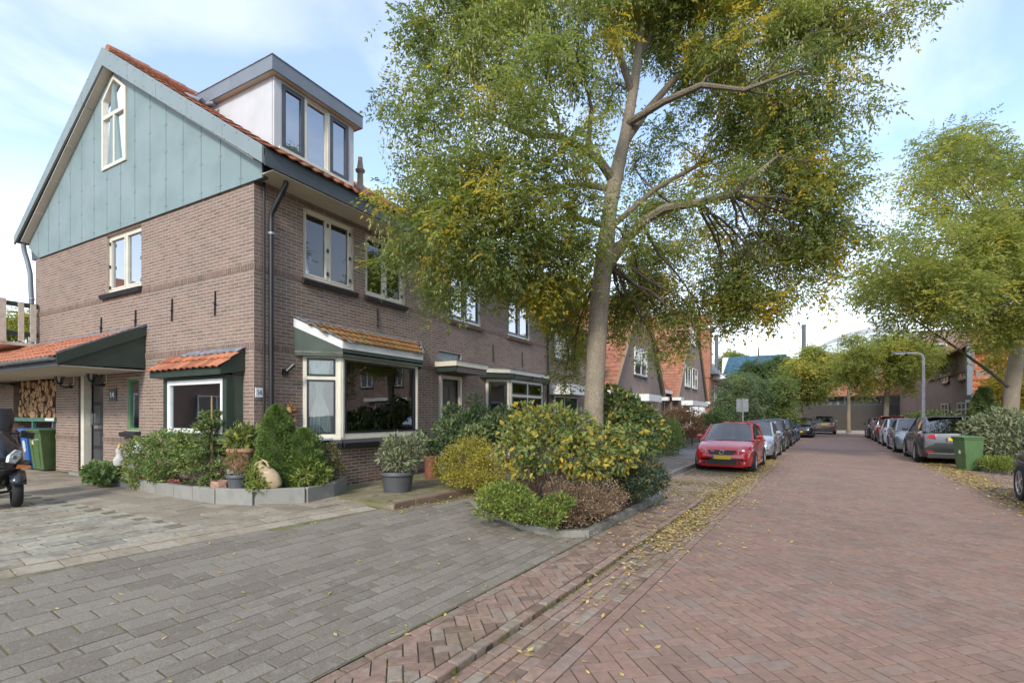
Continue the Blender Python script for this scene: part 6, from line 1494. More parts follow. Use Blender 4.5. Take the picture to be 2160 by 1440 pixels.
# dwarf spruces: two merged cones
def cone_spruce(label, x, y, z, h, r, n, ns=1., taper=1.7):
    t = thing('dwarf_spruce', label, 'conifer', (x, y, z)); tt = NR.random(n); tt = tt ** .85; a = NR.uniform(0, 6.28, n)
    prof = r * np.sqrt(np.maximum(0, 1 - tt ** taper)) * (1 + .10 * np.sin(a * 5 + tt * 22) + .08 * np.sin(a * 3 - tt * 31) + NR.normal(0, .05, n))
    P = np.stack([x + prof * np.cos(a), y + prof * np.sin(a), z + h * tt], 1); D = unit(np.stack([np.cos(a), np.sin(a), np.full(n, .35)], 1) + rdir(n) * .7)
    lum = .5 + .3 * np.sin(a * 5 + tt * 22) * .6 + NR.normal(0, .14, n)
    V, F = leaves(P, D, NR.uniform(.025, .05, n) * ns, .38); npmesh('needles', V, F, np.clip(lum, 0, 1), L_CONIF if ns == 1 else L_FIR, t)
    b = MB(); b.tube([(x, y, z), (x, y, z + h * .8)], [.04, .01], 6); b.build('trunk', 'bark_dark', t)
    b = MB(); b.lathe([(r * .74 * math.sqrt(1 - (k / 10) ** taper) + .002, h * k / 10 * .93) for k in range(11)], (x, y, z), 16, tint=.0); b.build('inner_twigs', L_CONIF if ns == 1 else L_FIR, t, smooth=True)
cone_spruce('tall cone of dense bright green dwarf spruce before the house corner', .62, .02, pz, 1.42, .36, 26000)
cone_spruce('shorter cone of dense green dwarf spruce leaning against the taller one', .95, .30, pz, 1.02, .34, 20000)
# rhododendron in a terracotta pot on a block
def pot(name, label, loc, r0, r1, h, mat, rim=.02, cat='pot', soil=True):
    t = thing(name, label, cat, loc); x, y, z = loc
    b = MB(); b.lathe([(r0, 0), (r0 + (r1 - r0) * .8, h * .8), (r1 + rim * .3, h * .82), (r1 + rim, h * .84), (r1 + rim, h * .96), (r1 + rim * .6, h), (r1 - .02, h), (r1 - .025, h * .88)], loc, 26, cap1=False); b.build('pot_body', mat, t, smooth=True)
    if soil: b = MB(); b.lathe([(r1 - .022, h * .89), (.01, h * .91)], loc, 20, cap0=False); b.build('pot_soil', 'soil', t)
    return t
b = MB(); b.box(-.12, .22, -.42, -.10, .44, .78); tag(b.build('concrete_stand', 'concrete', bevel=.01), 'plain concrete block carrying the terracotta pot', 'block')
pot('terracotta_pot', 'ribbed terracotta pot standing on a block between the fir and the spruces', (.06, -.26, .78), .15, .215, .36, 'terracotta')
shrub('rhododendron_plant', 'leafy rhododendron growing in the terracotta pot', (.06, -.26, 1.1), [(.02, -.26, 1.26, .25, .25, .17), (.16, -.22, 1.36, .2, .2, .16), (-.12, -.3, 1.3, .15, .15, .12)], 330, L_RHOD, .15, .42, (.5, .22), yel=.1, stems=8, cat='plant', up=.5)
shrub('yellow_topped_shrub', 'light green shrub with pale yellow tips behind the fir', (-.5, -.12, pz), [(-.42, -.16, 1.2, .17, .14, .26), (-.30, -.14, 1.42, .12, .1, .15)], 330, L_RHOD, .11, .4, (.65, .25), yel=.2, stems=5, cat='plant', up=.5)
# dark plastic pot with wiry plant, brick ring, amphora, stones
pot('plastic_pot', 'dark grey plastic pot at the front corner of the planter', (.52, -.62, pz), .125, .165, .30, 'grey_plastic', .018)
shrub('wiry_heather', 'wiry half dry heather growing in the dark grey pot', (.52, -.62, .74), [(.5, -.62, .92, .17, .17, .20), (.44, -.66, 1.08, .09, .09, .14)], 800, LEAF('wiry_leaf', [(0, (.14, .10, .05)), (.5, (.20, .20, .08)), (1, (.30, .18, .08))]), .055, .22, (.5, .3), stems=34, stem_r=.004, cat='plant', up=.8)
b = MB(); b.lathe([(.145, 0), (.15, .05), (.15, .15), (.14, .17), (.10, .17), (.10, .05)], (.12, -.66, pz), 8, cap1=False); tag(b.build('stone_trough', MAT('porous_red_stone', (.34, .20, .14), .95, var=.4, vs=30, bump=.9, bs=50)), 'low octagonal porous red stone ring beside the dark grey pot', 'planter')
shrub('green_yellow_perennial', 'drooping green and yellow perennial beside the amphora', (.85, -.42, pz), [(.80, -.45, .68, .24, .22, .24), (.66, -.30, .84, .2, .2, .22), (.95, -.55, .58, .16, .16, .14)], 900, L_LIME, .085, .35, (.4, .25), yel=.25, stems=14, cat='plant', up=.0)
t = thing('clay_amphora', 'buff clay amphora with two handles lying tilted in the planter', 'vase', (1.18, -.32, pz))
ax_ = Vector((-.46, -.22, .62)).normalized(); c0 = Vector((1.08, -.30, pz + .07))
b = MB(); b.lathe([(.06, 0), (.085, .02), (.125, .10), (.145, .20), (.13, .30), (.085, .38), (.055, .43), (.052, .48), (.07, .51), (.072, .53), (.05, .53), (.04, .45)], c0, 20, ax=ax_, cap1=False); b.build('body', 'clay', t, smooth=True)
x_ = ax_.cross(Vector((0, 1, 0))).normalized()
for s_ in (-1, 1):
    p_ = lambda r, z: c0 + ax_ * z + x_ * r * s_
    b = MB(); b.tube([p_(.06, .49), p_(.12, .50), p_(.15, .44), p_(.13, .36), p_(.10, .33)], .017, 8); b.build('handle', 'clay', t, smooth=True)
b = MB(); b.lathe([(.02, 0), (.11, .01), (.13, .05), (.09, .09), (.02, .105)], (.86, -.44, pz - .01), 12); tag(b.build('field_stone', 'concrete', smooth=True), 'rounded brown stone lying at the foot of the amphora', 'stone')
shrub('nandina_shrub', 'bright green pointed-leaf shrub to the street side of the amphora', (1.2, .1, pz), [gb(650, 985, 26, 8.5, .8), gb(675, 1000, 24, 8.5, .8), gb(640, 1005, 20, 8.3, .7)], 850, L_LIME, .095, .28, (.45, .22), stems=14, cat='plant', up=.1)
shrub('straggly_shrub', 'straggly green and red-tinged shrub at the bay end of the planter', (.85, .7, pz), [gb(690, 960, 28, 9.0, .9), gb(670, 985, 26, 8.9), gb(705, 985, 22, 9.1), gb(650, 945, 24, 9.0)], 1700, LEAF('tinged_leaf', [(0, (.07, .085, .04)), (.5, (.14, .16, .06)), (.8, (.22, .19, .06)), (1, (.30, .13, .06))]), .06, .45, (.4, .22), yel=.15, stems=24, cat='shrub')
shrub('grey_shrub', 'blue-grey small-leaved shrub under the bay sill', (.55, 1.0, pz), [gb(640, 935, 20, 9.4), gb(665, 930, 18, 9.5), gb(655, 950, 22, 9.3)], 1300, L_GREY, .045, .45, (.3, .2), stems=10)
shrub('bedding_flowers', 'low red and pink bedding flowers in front of the box shrub', (-1.4, -.66, pz), [(-1.3, -.66, .50, .16, .07, .05), (-2.3, -.62, .50, .2, .08, .08)], 300, LEAF('flower_petal', [(0, (.35, .05, .04)), (.5, (.45, .18, .14)), (1, (.5, .33, .30))]), .04, .8, (.5, .3), stems=0, cat='flowers')
shrub('trailing_plant', 'green shoots trailing over the planter blocks', (-2.5, -.70, .35), [(-2.9, -.64, .50, .16, .08, .10), (-2.45, -.74, .42, .18, .07, .08)], 260, L_LIME, .08, .45, (.4, .2), stems=4, cat='plant')
# white bird ornaments
def bird(label, x, y, z, s, rz, lean):
    t = thing('goose_ornament', label, 'ornament', (x, y, z)); b = MB(); b.lathe([(.02, 0), (.085, .01), (.105, .07), (.095, .14), (.055, .20), (.048, .235), (.062, .28), (.055, .325), (.02, .35)], (0, 0, 0), 14); b.build('body', 'pale_stone', t, smooth=True)
    WL[t.name] = Vector((0, 0, 0))
    b = MB(); b.lathe([(.035, 0), (.03, .03), (.006, .10)], (0, -.035, .325) if lean else (0, 0, .335), 10, ax=(0, -.8, .5) if lean else (0, 0, 1)); b.build('beak' if lean else 'cap', MAT('yellow_paint_%d' % int(lean), (.62, .36, .03), .5), t, smooth=True)
    for o in t.children: o.data.transform(Matrix.Translation((0, 0, 0)))
    for o in t.children:
        if o.name.startswith('body'): o.data.transform(Matrix.Translation((x, y, z)))
    t.scale = (s, s, s); t.rotation_euler = (0, 0, rz)
bird('white stone goose with a yellow cap standing by the leafy clump near the door', *pt(252, 982, 9.75), 1.0, 0, False)
bird('white stone goose with orange beak looking over the box shrub', -3.35, -.28, .92, 1.0, .6, True)
b = MB(); b.box(-3.5, -3.2, -.40, -.16, .46, .92); tag(b.build('stone_pedestal', 'concrete'), 'grey stone pedestal hidden in the shrub under the goose', 'pedestal')
# tubs on the mossy paving
pot('plastic_tub', 'large round black plastic tub on the mossy paving before the bay', (1.95, 1.55, .30), .245, .30, .37, 'grey_plastic', .025)
shrub('variegated_shrub', 'grey-green variegated shrub growing in the large black tub', (1.95, 1.55, .62), [gb(835, 945, 34, 9.3, .9), gb(870, 950, 30, 9.3), gb(845, 970, 36, 9.2, .7), gb(815, 965, 22, 9.2), gb(880, 930, 22, 9.4)], 1500, L_GREY, .10, .38, (.5, .28), stems=26, up=.3)
b = MB(); b.lathe([(.145, 0), (.15, .1), (.15, .45), (.165, .46), (.165, .50), (.14, .50), (.14, .42)], (1.25, 3.45, .30), 20, cap1=False); tag(b.build('terracotta_pipe_pot', MAT('red_brown_glaze', (.21, .075, .045), .5, var=.2), smooth=True), 'tall red-brown cylinder pot behind the black tub', 'pot')
shrub('pot_plant', 'dark leafy plant in the tall red-brown pot', (1.25, 3.45, .75), [(1.25, 3.45, .95, .22, .22, .22), (1.1, 3.3, 1.15, .16, .16, .2)], 350, L_DARK, .12, .45, (.4, .25), stems=8, cat='plant')
shrub('climbing_shrub', 'dark green climbing shrub by the neighbour door', (1.3, 5.2, .3), [gb(985, 900, 42, 11.6), gb(945, 905, 32, 11.6), gb(1010, 880, 34, 11.8), gb(955, 870, 24, 12), gb(1000, 845, 18, 12), gb(1020, 920, 40, 11.4), gb(940, 935, 24, 11.4)], 3300, L_DARK, .10, .42, (.4, .3), yel=.05, stems=26)
shrub('leafy_garden_shrub', 'mid green leafy shrub below the neighbour bay window', (2.0, 5.6, .3), [gb(1040, 905, 36, 11.2), gb(1070, 900, 40, 11.0), gb(1000, 925, 34, 11.0), gb(1060, 870, 20, 11.4), gb(1110, 890, 36, 10.9)], 3000, L_DARK, .10, .5, (.75, .25), stems=16)
# yellow-green mound
shrub('spiraea_mound', 'yellow-green rounded mound of fine leaves beside the paving edge', (3.0, 3.5, .28), [gb(985, 975, 62, 9.6, .85), gb(1030, 985, 50, 9.3, .9), gb(945, 985, 40, 9.7), gb(1000, 945, 40, 9.8, .7), gb(965, 1010, 34, 9.3, .6), gb(1020, 1015, 36, 9.1, .6)], 9000, L_SPIR, .045, .5, (.5, .22), stems=60, stem_r=.005)
# big yellowing shrub round the trunk
def yb(P): return .10 + .38 * np.clip((1.45 - P[:, 2]) / .9, 0, 1) * (np.sin(P[:, 0] * 4 + P[:, 1] * 3) > -.3)
shrub('yellowing_raspberry_shrub', 'large broad-leaved shrub turning yellow in front of the tree trunk', (4.5, 2.6, .3), [gb(1110, 905, 55, 8.6, .8), gb(1160, 890, 60, 8.5, .7), gb(1210, 905, 55, 8.3, .8), gb(1090, 950, 48, 8.3), gb(1150, 945, 62, 8.1, .8), gb(1215, 955, 58, 7.9, .8), gb(1270, 935, 55, 8.1, .85), gb(1300, 965, 48, 8.1), gb(1110, 985, 40, 8.0, .7), gb(1250, 985, 46, 7.8, .6), gb(1330, 925, 40, 8.5), gb(1110, 870, 30, 8.8)], 3700, L_BIG, .095, .66, (.50, .2), yel=yb, stems=130, stem_r=.006, up=-.25, shell=.62)
shrub('currant_shrub', 'tall dark green shrub with yellow touches behind the tree trunk', (5.4, 4.6, .3), [gb(1310, 860, 46, 10.2), gb(1345, 885, 46, 10.0), gb(1300, 905, 52, 9.9), gb(1290, 830, 26, 10.3), gb(1375, 915, 38, 10.0), gb(1345, 935, 44, 9.6), gb(1270, 850, 24, 10.4)], 3600, L_BIG, .10, .7, (.2, .16), yel=.13, stems=40, shell=.6, up=-.1)
# low growth along the kerb
shrub('low_green_shrub', 'low bright green feathery shrub at the front corner of the bed', (4.4, 1.4, .2), [gb(1045, 1050, 45, 7.2, .7), gb(1100, 1070, 50, 6.9, .65), gb(1155, 1085, 42, 6.75, .6), gb(1030, 1080, 30, 7.0, .5), gb(1075, 1040, 45, 7.2, .6), gb(1180, 1060, 36, 6.9, .6)], 6000, L_LIME, .05, .4, (.4, .25), yel=.12, stems=90, stem_r=.004)
shrub('withered_shrub', 'brown withered twiggy shrub along the street side of the bed', (5.3, 1.9, .2), [gb(1220, 1045, 50, 7.3, .7), gb(1270, 1040, 52, 7.6, .7), gb(1230, 1080, 50, 6.9, .55), gb(1180, 1030, 45, 7.3, .6), gb(1300, 1050, 36, 7.8, .6), gb(1280, 1075, 36, 7.2, .5), gb(1200, 1100, 40, 6.8, .4)], 2600, L_BROWN, .042, .35, (.45, .3), stems=900, stem_r=.0035, spread=1.2)
shrub('pieris_shrub', 'dark blue-green narrow-leaved shrub overhanging the kerb by the parking bay', (5.6, 3.9, .2), [gb(1345, 1005, 42, 8.6, .8), gb(1375, 1010, 36, 8.9, .85), gb(1320, 1005, 36, 8.5, .8), gb(1365, 985, 30, 9.0), gb(1340, 1030, 36, 8.3, .6)], 3200, LEAF('blue_green_narrow_leaf', [(0, (.028, .05, .030)), (.6, (.075, .105, .065)), (.85, (.16, .17, .06)), (1, (.34, .20, .04))], .2), .10, .24, (.35, .25), yel=.08, stems=24, up=.2)
# right-hand bed
shrub('variegated_hedge', 'large grey-green variegated bush behind the green bin opposite', (15.2, 15.8, .12), [gb(2085, 905, 40, 16.4), gb(2115, 900, 48, 16.4), gb(2090, 942, 36, 16.2), gb(2118, 945, 46, 15.8), gb(2150, 925, 50, 15.6), gb(2160, 960, 45, 15.2), gb(2050, 902, 24, 16.8), gb(2062, 935, 26, 16.8), gb(2130, 880, 28, 16), gb(2200, 920, 60, 15.5)], 7000, L_GREY, .13, .45, (.5, .3), yel=.1, stems=50, spread=.9)
shrub('low_yellow_shrub', 'low yellow-green shrub at the kerb behind the green bin opposite', (14.4, 14.6, .12), [gb(2088, 975, 22, 14.9, .7), gb(2105, 978, 26, 14.6, .6), gb(2130, 978, 26, 14.3, .6)], 1500, L_LIME, .08, .4, (.55, .25), yel=.15, stems=20)
p = pt(2075, 880, 19); cone_spruce('small dark conifer poking above the bush opposite', p[0], p[1], .12, 2.6, .62, 6000, 3.2, .9)
# gardens along the left pavement
shrub('clipped_hedge', 'clipped green hedge block by the iron garden fence', (3.6, 13.8, .15), [pt(1408, 930, 19.0) + (.55, .6, .75), pt(1418, 925, 19.4) + (.5, .6, .7), pt(1412, 905, 19.4) + (.5, .5, .5)], 3200, L_BOX, .08, .5, (.55, .18), stems=6)
shrub('mixed_garden_shrub', 'pale green shrub in the garden behind the iron fence', (2.6, 13, .2), [pt(1372, 905, 18.5) + (.7, .7, .55), pt(1350, 900, 18.0) + (.6, .6, .6), pt(1385, 890, 19) + (.5, .5, .4)], 2400, LEAF('pale_mixed_leaf', [(0, (.10, .12, .06)), (.5, (.19, .2, .09)), (1, (.26, .2, .1))]), .10, .4, (.5, .3), stems=20)
shrub('red_tinged_shrub', 'red-tinged garden shrub beyond the clipped hedge', (3.4, 19, .15), [pt(1440, 890, 23) + (1.0, .9, .75), pt(1425, 880, 23) + (.8, .8, .5), pt(1455, 902, 23) + (.7, .7, .5)], 2600, LEAF('red_tinged_leaf', [(0, (.12, .10, .05)), (.5, (.22, .14, .07)), (1, (.34, .10, .06))]), .11, .45, (.45, .3), stems=20)
shrub('pink_flower_mass', 'low pink flowers behind the iron fence', (3.9, 20.5, .15), [pt(1468, 912, 25) + (.6, .6, .25)], 500, LEAF('pink_petal', [(0, (.40, .10, .10)), (1, (.5, .22, .2))]), .09, .8, (.5, .3), stems=0, cat='flowers')
shrub('end_hedge', 'green hedge behind the far parked cars opposite', (17, 36, .12), [pt(1985, 890, 30) + (1.5, 1.0, .8), pt(1955, 892, 31) + (1.4, 1, .7), pt(1930, 888, 34) + (1.3, 1, .7)], 2000, L_BOX, .15, .5, (.55, .25), stems=0)
shrub('far_left_hedge', 'hedge at the far end of the left pavement behind the sign', (5.5, 40, .12), [pt(1590, 888, 40) + (1.6, 1.5, 1.0), pt(1620, 890, 42) + (1.6, 1.5, .9), pt(1560, 885, 40) + (1.6, 1.5, 1.1)], 2200, LEAF('autumn_hedge_leaf', [(0, (.10, .11, .04)), (.5, (.2, .18, .06)), (1, (.3, .16, .06))]), .2, .5, (.45, .3), stems=0)
# climbing leaves fallen: stuff
def fallen(name, n, fn, mat, lsz=.055, z=.008, zf=None):
    P = np.array([fn() for _ in range(n)]); ok = np.array([in_view((p[0], p[1], 0), .05) for p in P]); P = P[ok]; n = len(P)
    Z = np.array([(zf(x, y) if zf else 0) for x, y in P]) + z + NR.uniform(0, .012, n)
    a = NR.uniform(0, 6.28, n); D = unit(np.stack([np.cos(a), np.sin(a), NR.normal(0, .22, n)], 1)); up = unit(np.array([0, 0, 1.]) + rdir(n) * .35)
    V, F = leaves(np.stack([P[:, 0], P[:, 1], Z], 1), D, NR.uniform(.6, 1.3, n) * lsz, .45, up=up)
    return npmesh(name, V, F, NR.random(n), mat, None, kind='stuff')
L_FALL = LEAF('fallen_leaf', [(0, (.30, .17, .06)), (.4, (.48, .33, .09)), (.8, (.58, .45, .17)), (1, (.36, .36, .08))], .15)
def f_gut():
    y = rnd.uniform(-3.5, 16)
    if y < 2 and rnd.random() > math.exp((y - 2) * .75): y = rnd.uniform(1, 14)
    x0 = rnd.gauss(6.74, .17 + .06 * (y > 4)); return (XR(x0, y), y)
o = fallen('fallen_leaves', 7600, lambda: f_gut(), L_FALL, .058, .012); tag(o, 'drift of yellow fallen leaves in the brick gutter', 'leaves')
def f_strip(): y = rnd.uniform(.5, 9); return (XR(rnd.uniform(5.2, 6.6), y), y)
o = fallen('fallen_leaves', 900, f_strip, L_FALL, .055, .08, lambda x, y: 0. if y < 5.2 else -.05); tag(o, 'scattered yellow leaves on the brick strip and parking bay beside the bed', 'leaves')
def f_road(): y = rnd.uniform(-4, 20); return (XR(7.0 + abs(rnd.gauss(0, .9)), y), y)
o = fallen('fallen_leaves', 420, f_road, L_FALL, .055, .004); tag(o, 'sparse yellow leaves on the red brick road', 'leaves')
def f_grey():
    return (rnd.uniform(1.0, 5.8), rnd.gauss(-.6, 2.0))
o = fallen('fallen_leaves', 240, f_grey, L_FALL, .055, .006, gz); tag(o, 'few yellow leaves strewn over the grey slabs', 'leaves')
def f_edge(): y = rnd.uniform(.3, 4.5); return (EDGE(y) + rnd.gauss(.15, .12), y)
o = fallen('fallen_leaves', 380, f_edge, L_FALL, .05, .01, gz); tag(o, 'yellow leaves gathered along the garden edging', 'leaves')
def f_gard(): return (rnd.uniform(1.2, 2.8), rnd.uniform(1.5, 5))
o = fallen('fallen_leaves', 300, f_gard, L_FALL, .045, .306); tag(o, 'small leaves lying on the mossy garden paving', 'leaves')
def f_bed(): return (rnd.uniform(3.9, 6.0), rnd.uniform(.8, 5))
o = fallen('fallen_leaves', 700, f_bed, L_BROWN, .055, .20); tag(o, 'brown litter of leaves on the soil of the planting bed', 'leaves')
def f_right(): y = rnd.uniform(4, 24); return (XR(11.85 + rnd.gauss(.0, .26), y), y)
o = fallen('fallen_leaves', 6500, f_right, L_FALL, .07, .018); tag(o, 'band of yellow leaves along the parking bay opposite', 'leaves')
# moss and grass tufts in the gutter and strip joints
def tufts(name, label, n, fn, hgt, mat):
    P = np.array([fn() for _ in range(n)]); m = 9; C = np.repeat(P, m, 0) + NR.normal(0, .018, (n * m, 3)) * np.array([1, 1, 0]); D = unit(rdir(n * m) * .6 + np.array([0, 0, 1.])); V, F = leaves(C, D, NR.uniform(.5, 1.2, n * m) * hgt, .16)
    tag(npmesh(name, V, F, NR.random(n * m), mat, None, kind='stuff'), label, 'grass')
L_GRASS = LEAF('grass_blade', [(0, (.08, .10, .02)), (1, (.17, .19, .04))])
tufts('grass_tufts', 'small grass tufts along the step of the gutter', 260, lambda: (lambda y: (XR(6.54 + rnd.gauss(0, .015), y), y, .0))(rnd.uniform(-3.5, 6)), .035, L_GRASS)
tufts('grass_tufts', 'patchy grass and moss growing in the parking bay before the red car', 1500, lambda: (lambda y: (XR(rnd.uniform(5.1, 6.9), y), y, .008))(rnd.choice((rnd.gauss(5.6, .5), rnd.gauss(9.8, .5), rnd.gauss(7.4, .3)))), .03, L_GRASS)
tufts('grass_tufts', 'moss tufts in the joints of the raised brick strip', 700, lambda: (lambda y: (XR(rnd.uniform(5.9, 6.5), y), y, .055))(rnd.uniform(-4, 4.6)), .016, L_GRASS)
# ================================================================ VEHICLES
def PAINT(name, col, metal=.0, rough=.35): return MAT(name, col, rough, metal, var=.03, vs=3, coat=1.0)
CAR_STYLES = {
 'hatch': dict(st=[(0, .36, .70, .24), (.012, .44, .82, .17), (.05, .50, .93, .15), (.12, .55, .985, .15), (.22, .60, 1, .15), (.30, .64, 1, .15), (.55, .655, 1, .15), (.80, .67, 1, .15), (.93, .67, .975, .16), (.985, .62, .92, .20), (1, .48, .85, .26)], g=(.255, .44, .86, .985), rw=.72),
 'suv':   dict(st=[(0, .40, .74, .27), (.012, .50, .86, .20), (.04, .57, .95, .18), (.12, .61, .99, .18), (.24, .64, 1, .18), (.32, .66, 1, .18), (.55, .67, 1, .18), (.82, .69, 1, .18), (.94, .69, .975, .20), (.985, .63, .93, .22), (1, .46, .87, .30)], g=(.27, .42, .86, .985), rw=.74),
 'coupe': dict(st=[(0, .38, .74, .26), (.012, .48, .86, .19), (.04, .55, .95, .17), (.12, .59, .99, .17), (.24, .63, 1, .17), (.32, .655, 1, .17), (.55, .665, 1, .17), (.82, .69, 1, .17), (.94, .69, .97, .19), (.985, .63, .93, .22), (1, .46, .86, .30)], g=(.27, .43, .76, .96), rw=.72),
 'wagon': dict(st=[(0, .38, .72, .24), (.012, .47, .84, .17), (.04, .54, .94, .15), (.12, .58, .985, .15), (.25, .63, 1, .15), (.32, .655, 1, .15), (.55, .665, 1, .15), (.82, .68, 1, .15), (.95, .68, .97, .17), (.985, .63, .93, .20), (1, .46, .86, .26)], g=(.265, .41, .90, .99), rw=.73)}
def car(label, style, L, W, H, paint, loc, heading, wheel_r=.31, rim='alloy', face='front', group='cars parked along the street', cat='car', spokes=8, cladding=None, extra=None, rails=False, plate_w=.52):
    """local axes: front at +Y, base at z=0; heading = direction of travel in the plan"""
    S = CAR_STYLES[style]; t = thing('parked_car', label, cat, (0, 0, 0), group); hw = W / 2
    Y = lambda f: L / 2 - f * L
    rings = []
    for f, zt, wf, zb in S['st']:
        w_, top, bot = hw * wf, H * zt, zb; m = (top + bot) / 2
        half = [(0, bot), (w_ * .80, bot), (w_ * .955, bot + .05), (w_ * .995, bot + .20), (w_, m), (w_ * .99, top - .17), (w_ * .965, top - .07), (w_ * .90, top - .012), (w_ * .60, top + .012), (0, top + .028)]
        rings.append([(x, Y(f), z) for x, z in half] + [(-x, Y(f), z) for x, z in half[-2:0:-1]])
    n = len(rings[0]); b = MB(); b.add([p for r in rings for p in r], [(i * n + (k + 1) % n, i * n + k, (i + 1) * n + k, (i + 1) * n + (k + 1) % n) for i in range(len(rings) - 1) for k in range(n)] + [tuple(range(n)), tuple((len(rings) - 1) * n + k for k in range(n))[::-1]])
    body = b.build('body', paint, t, smooth=True)
    def top_at(f):
        for (a, b_) in zip(S['st'][:-1], S['st'][1:]):
            if a[0] <= f <= b_[0]: q = (f - a[0]) / (b_[0] - a[0]); return H * (a[1] + (b_[1] - a[1]) * q), hw * (a[2] + (b_[2] - a[2]) * q)
        return H * S['st'][-1][1], hw * S['st'][-1][2]
    g0, g1, g2, g3 = S['g']; rw = hw * S['rw']; zr = H
    zb0, wb0 = top_at(g0); zb3, wb3 = top_at(g3); zb1, wb1 = top_at(g1); zb2, wb2 = top_at(min(g2, g3)); bw = .885
    A0, A1, A2, A3 = (wb0 * bw, Y(g0), zb0), (rw, Y(g1), zr - .075), (rw, Y(g2), zr - .085), (wb3 * bw, Y(g3), zb3)
    B1, B2 = (wb1 * bw, Y(g1), zb1), (wb2 * bw, Y(g2), zb2)
    mir = lambda p: (-p[0], p[1], p[2])
    def curved(p, q, r, s_, bul, nm, mat):   # p,q lower left/right; r,s upper right/left; bulge along y
        vs = []; N = 6
        for j in range(4):
            v = j / 3
            for i in range(N + 1):
                u = i / N; lo = [p[c] + (q[c] - p[c]) * u for c in range(3)]; hi = [s_[c] + (r[c] - s_[c]) * u for c in range(3)]
                P_ = [lo[c] + (hi[c] - lo[c]) * v for c in range(3)]; P_[1] += bul * 4 * u * (1 - u); P_[2] += (.02 + .05 * v) * 4 * u * (1 - u); vs.append(tuple(P_))
        bb = MB(); bb.add(vs, [(j * (N + 1) + i, j * (N + 1) + i + 1, (j + 1) * (N + 1) + i + 1, (j + 1) * (N + 1) + i) for j in range(3) for i in range(N)]); return bb.build(nm, mat, t, smooth=True)
    curved(A0, mir(A0), mir(A1), A1, .10, 'windscreen', 'car_glass'); curved(mir(A3), A3, A2, mir(A2), -.05, 'rear_window', 'car_glass')
    for sg in (1, -1):
        f_ = (lambda p: p) if sg == 1 else mir
        bb = MB(); bb.add([f_(A0), f_(B1), f_(A1)], [(0, 1, 2) if sg == 1 else (2, 1, 0)]); bb.add([f_(B1), f_(B2), f_(A2), f_(A1)], [(0, 1, 2, 3) if sg == 1 else (3, 2, 1, 0)]); bb.add([f_(B2), f_(A3), f_(A2)], [(0, 1, 2) if sg == 1 else (2, 1, 0)]); bb.build('side_window', 'car_glass', t)
        for p, q, wd in ((A0, A1, .055), (A3, A2, .085)):
            bb = MB(); bb.bar(f_(p), f_(q), wd, wd * .7); bb.build('pillar', paint, t)
        m1 = tuple((B1[c] + (B2[c] - B1[c]) * .45) for c in range(3)); m2 = tuple((A1[c] + (A2[c] - A1[c]) * .42) for c in range(3))
        bb = MB(); bb.bar(f_(m1), f_(m2), .02, .09, (sg, 0, 0)); bb.build('pillar', 'black_plastic', t)
        mz = zb1 + .06; bb = MB(); bb.lathe([(.02, -.10), (.075, -.07), (.085, .0), (.075, .06), (.03, .09)], (sg * (hw + .07), Y(g0 + .075), mz), 10, ax=(sg, .15, 0)); mo = bb.build('wing_mirror', paint, t, smooth=True); mo.scale = (1, .55, .75); mo.location = (0, Y(g0 + .075) * .45, mz * .25)
    # roof panel
    vs = []; N = 6
    for j in range(6):
        v = j / 5; y = A1[1] + (A2[1] - A1[1]) * v; ww_ = rw * (1.0 - .05 * v); z0 = zr - .075 - .01 * v
        for i in range(N + 1): u = i / N * 2 - 1; vs.append((ww_ * u * 1.03, y + (.10 * (1 - u * u) if j == 0 else (-.05 * (1 - u * u) if j == 5 else 0)), z0 + .075 * (1 - u * u * .92) * (1 - .10 * (2 * v - 1) ** 2)))
    bb = MB(); bb.add(vs, [(j * (N + 1) + i + 1, j * (N + 1) + i, (j + 1) * (N + 1) + i, (j + 1) * (N + 1) + i + 1) for j in range(5) for i in range(N)]); bb.build('roof', paint, t, smooth=True)
    bb = MB(); bb.box(-hw * .8, hw * .8, Y(.92), Y(.30), .35, H * .60); bb.box(-hw * .62, -hw * .12, Y(.52), Y(.48), .5, H * .80); bb.box(hw * .12, hw * .62, Y(.52), Y(.48), .5, H * .80); bb.box(-hw * .65, hw * .65, Y(.80), Y(.77), .5, H * .76); bb.build('interior', 'black_plastic', t)
    if rails:
        for sg in (1, -1): bb = MB(); bb.tube([(sg * rw * .96, A1[1] - .1, zr - .03), (sg * rw * .96, A1[1] - .3, zr + .015), (sg * rw * .94, A2[1] + .25, zr + .01), (sg * rw * .94, A2[1] + .08, zr - .04)], .016, 6); bb.build('roof_rail', 'alloy', t)
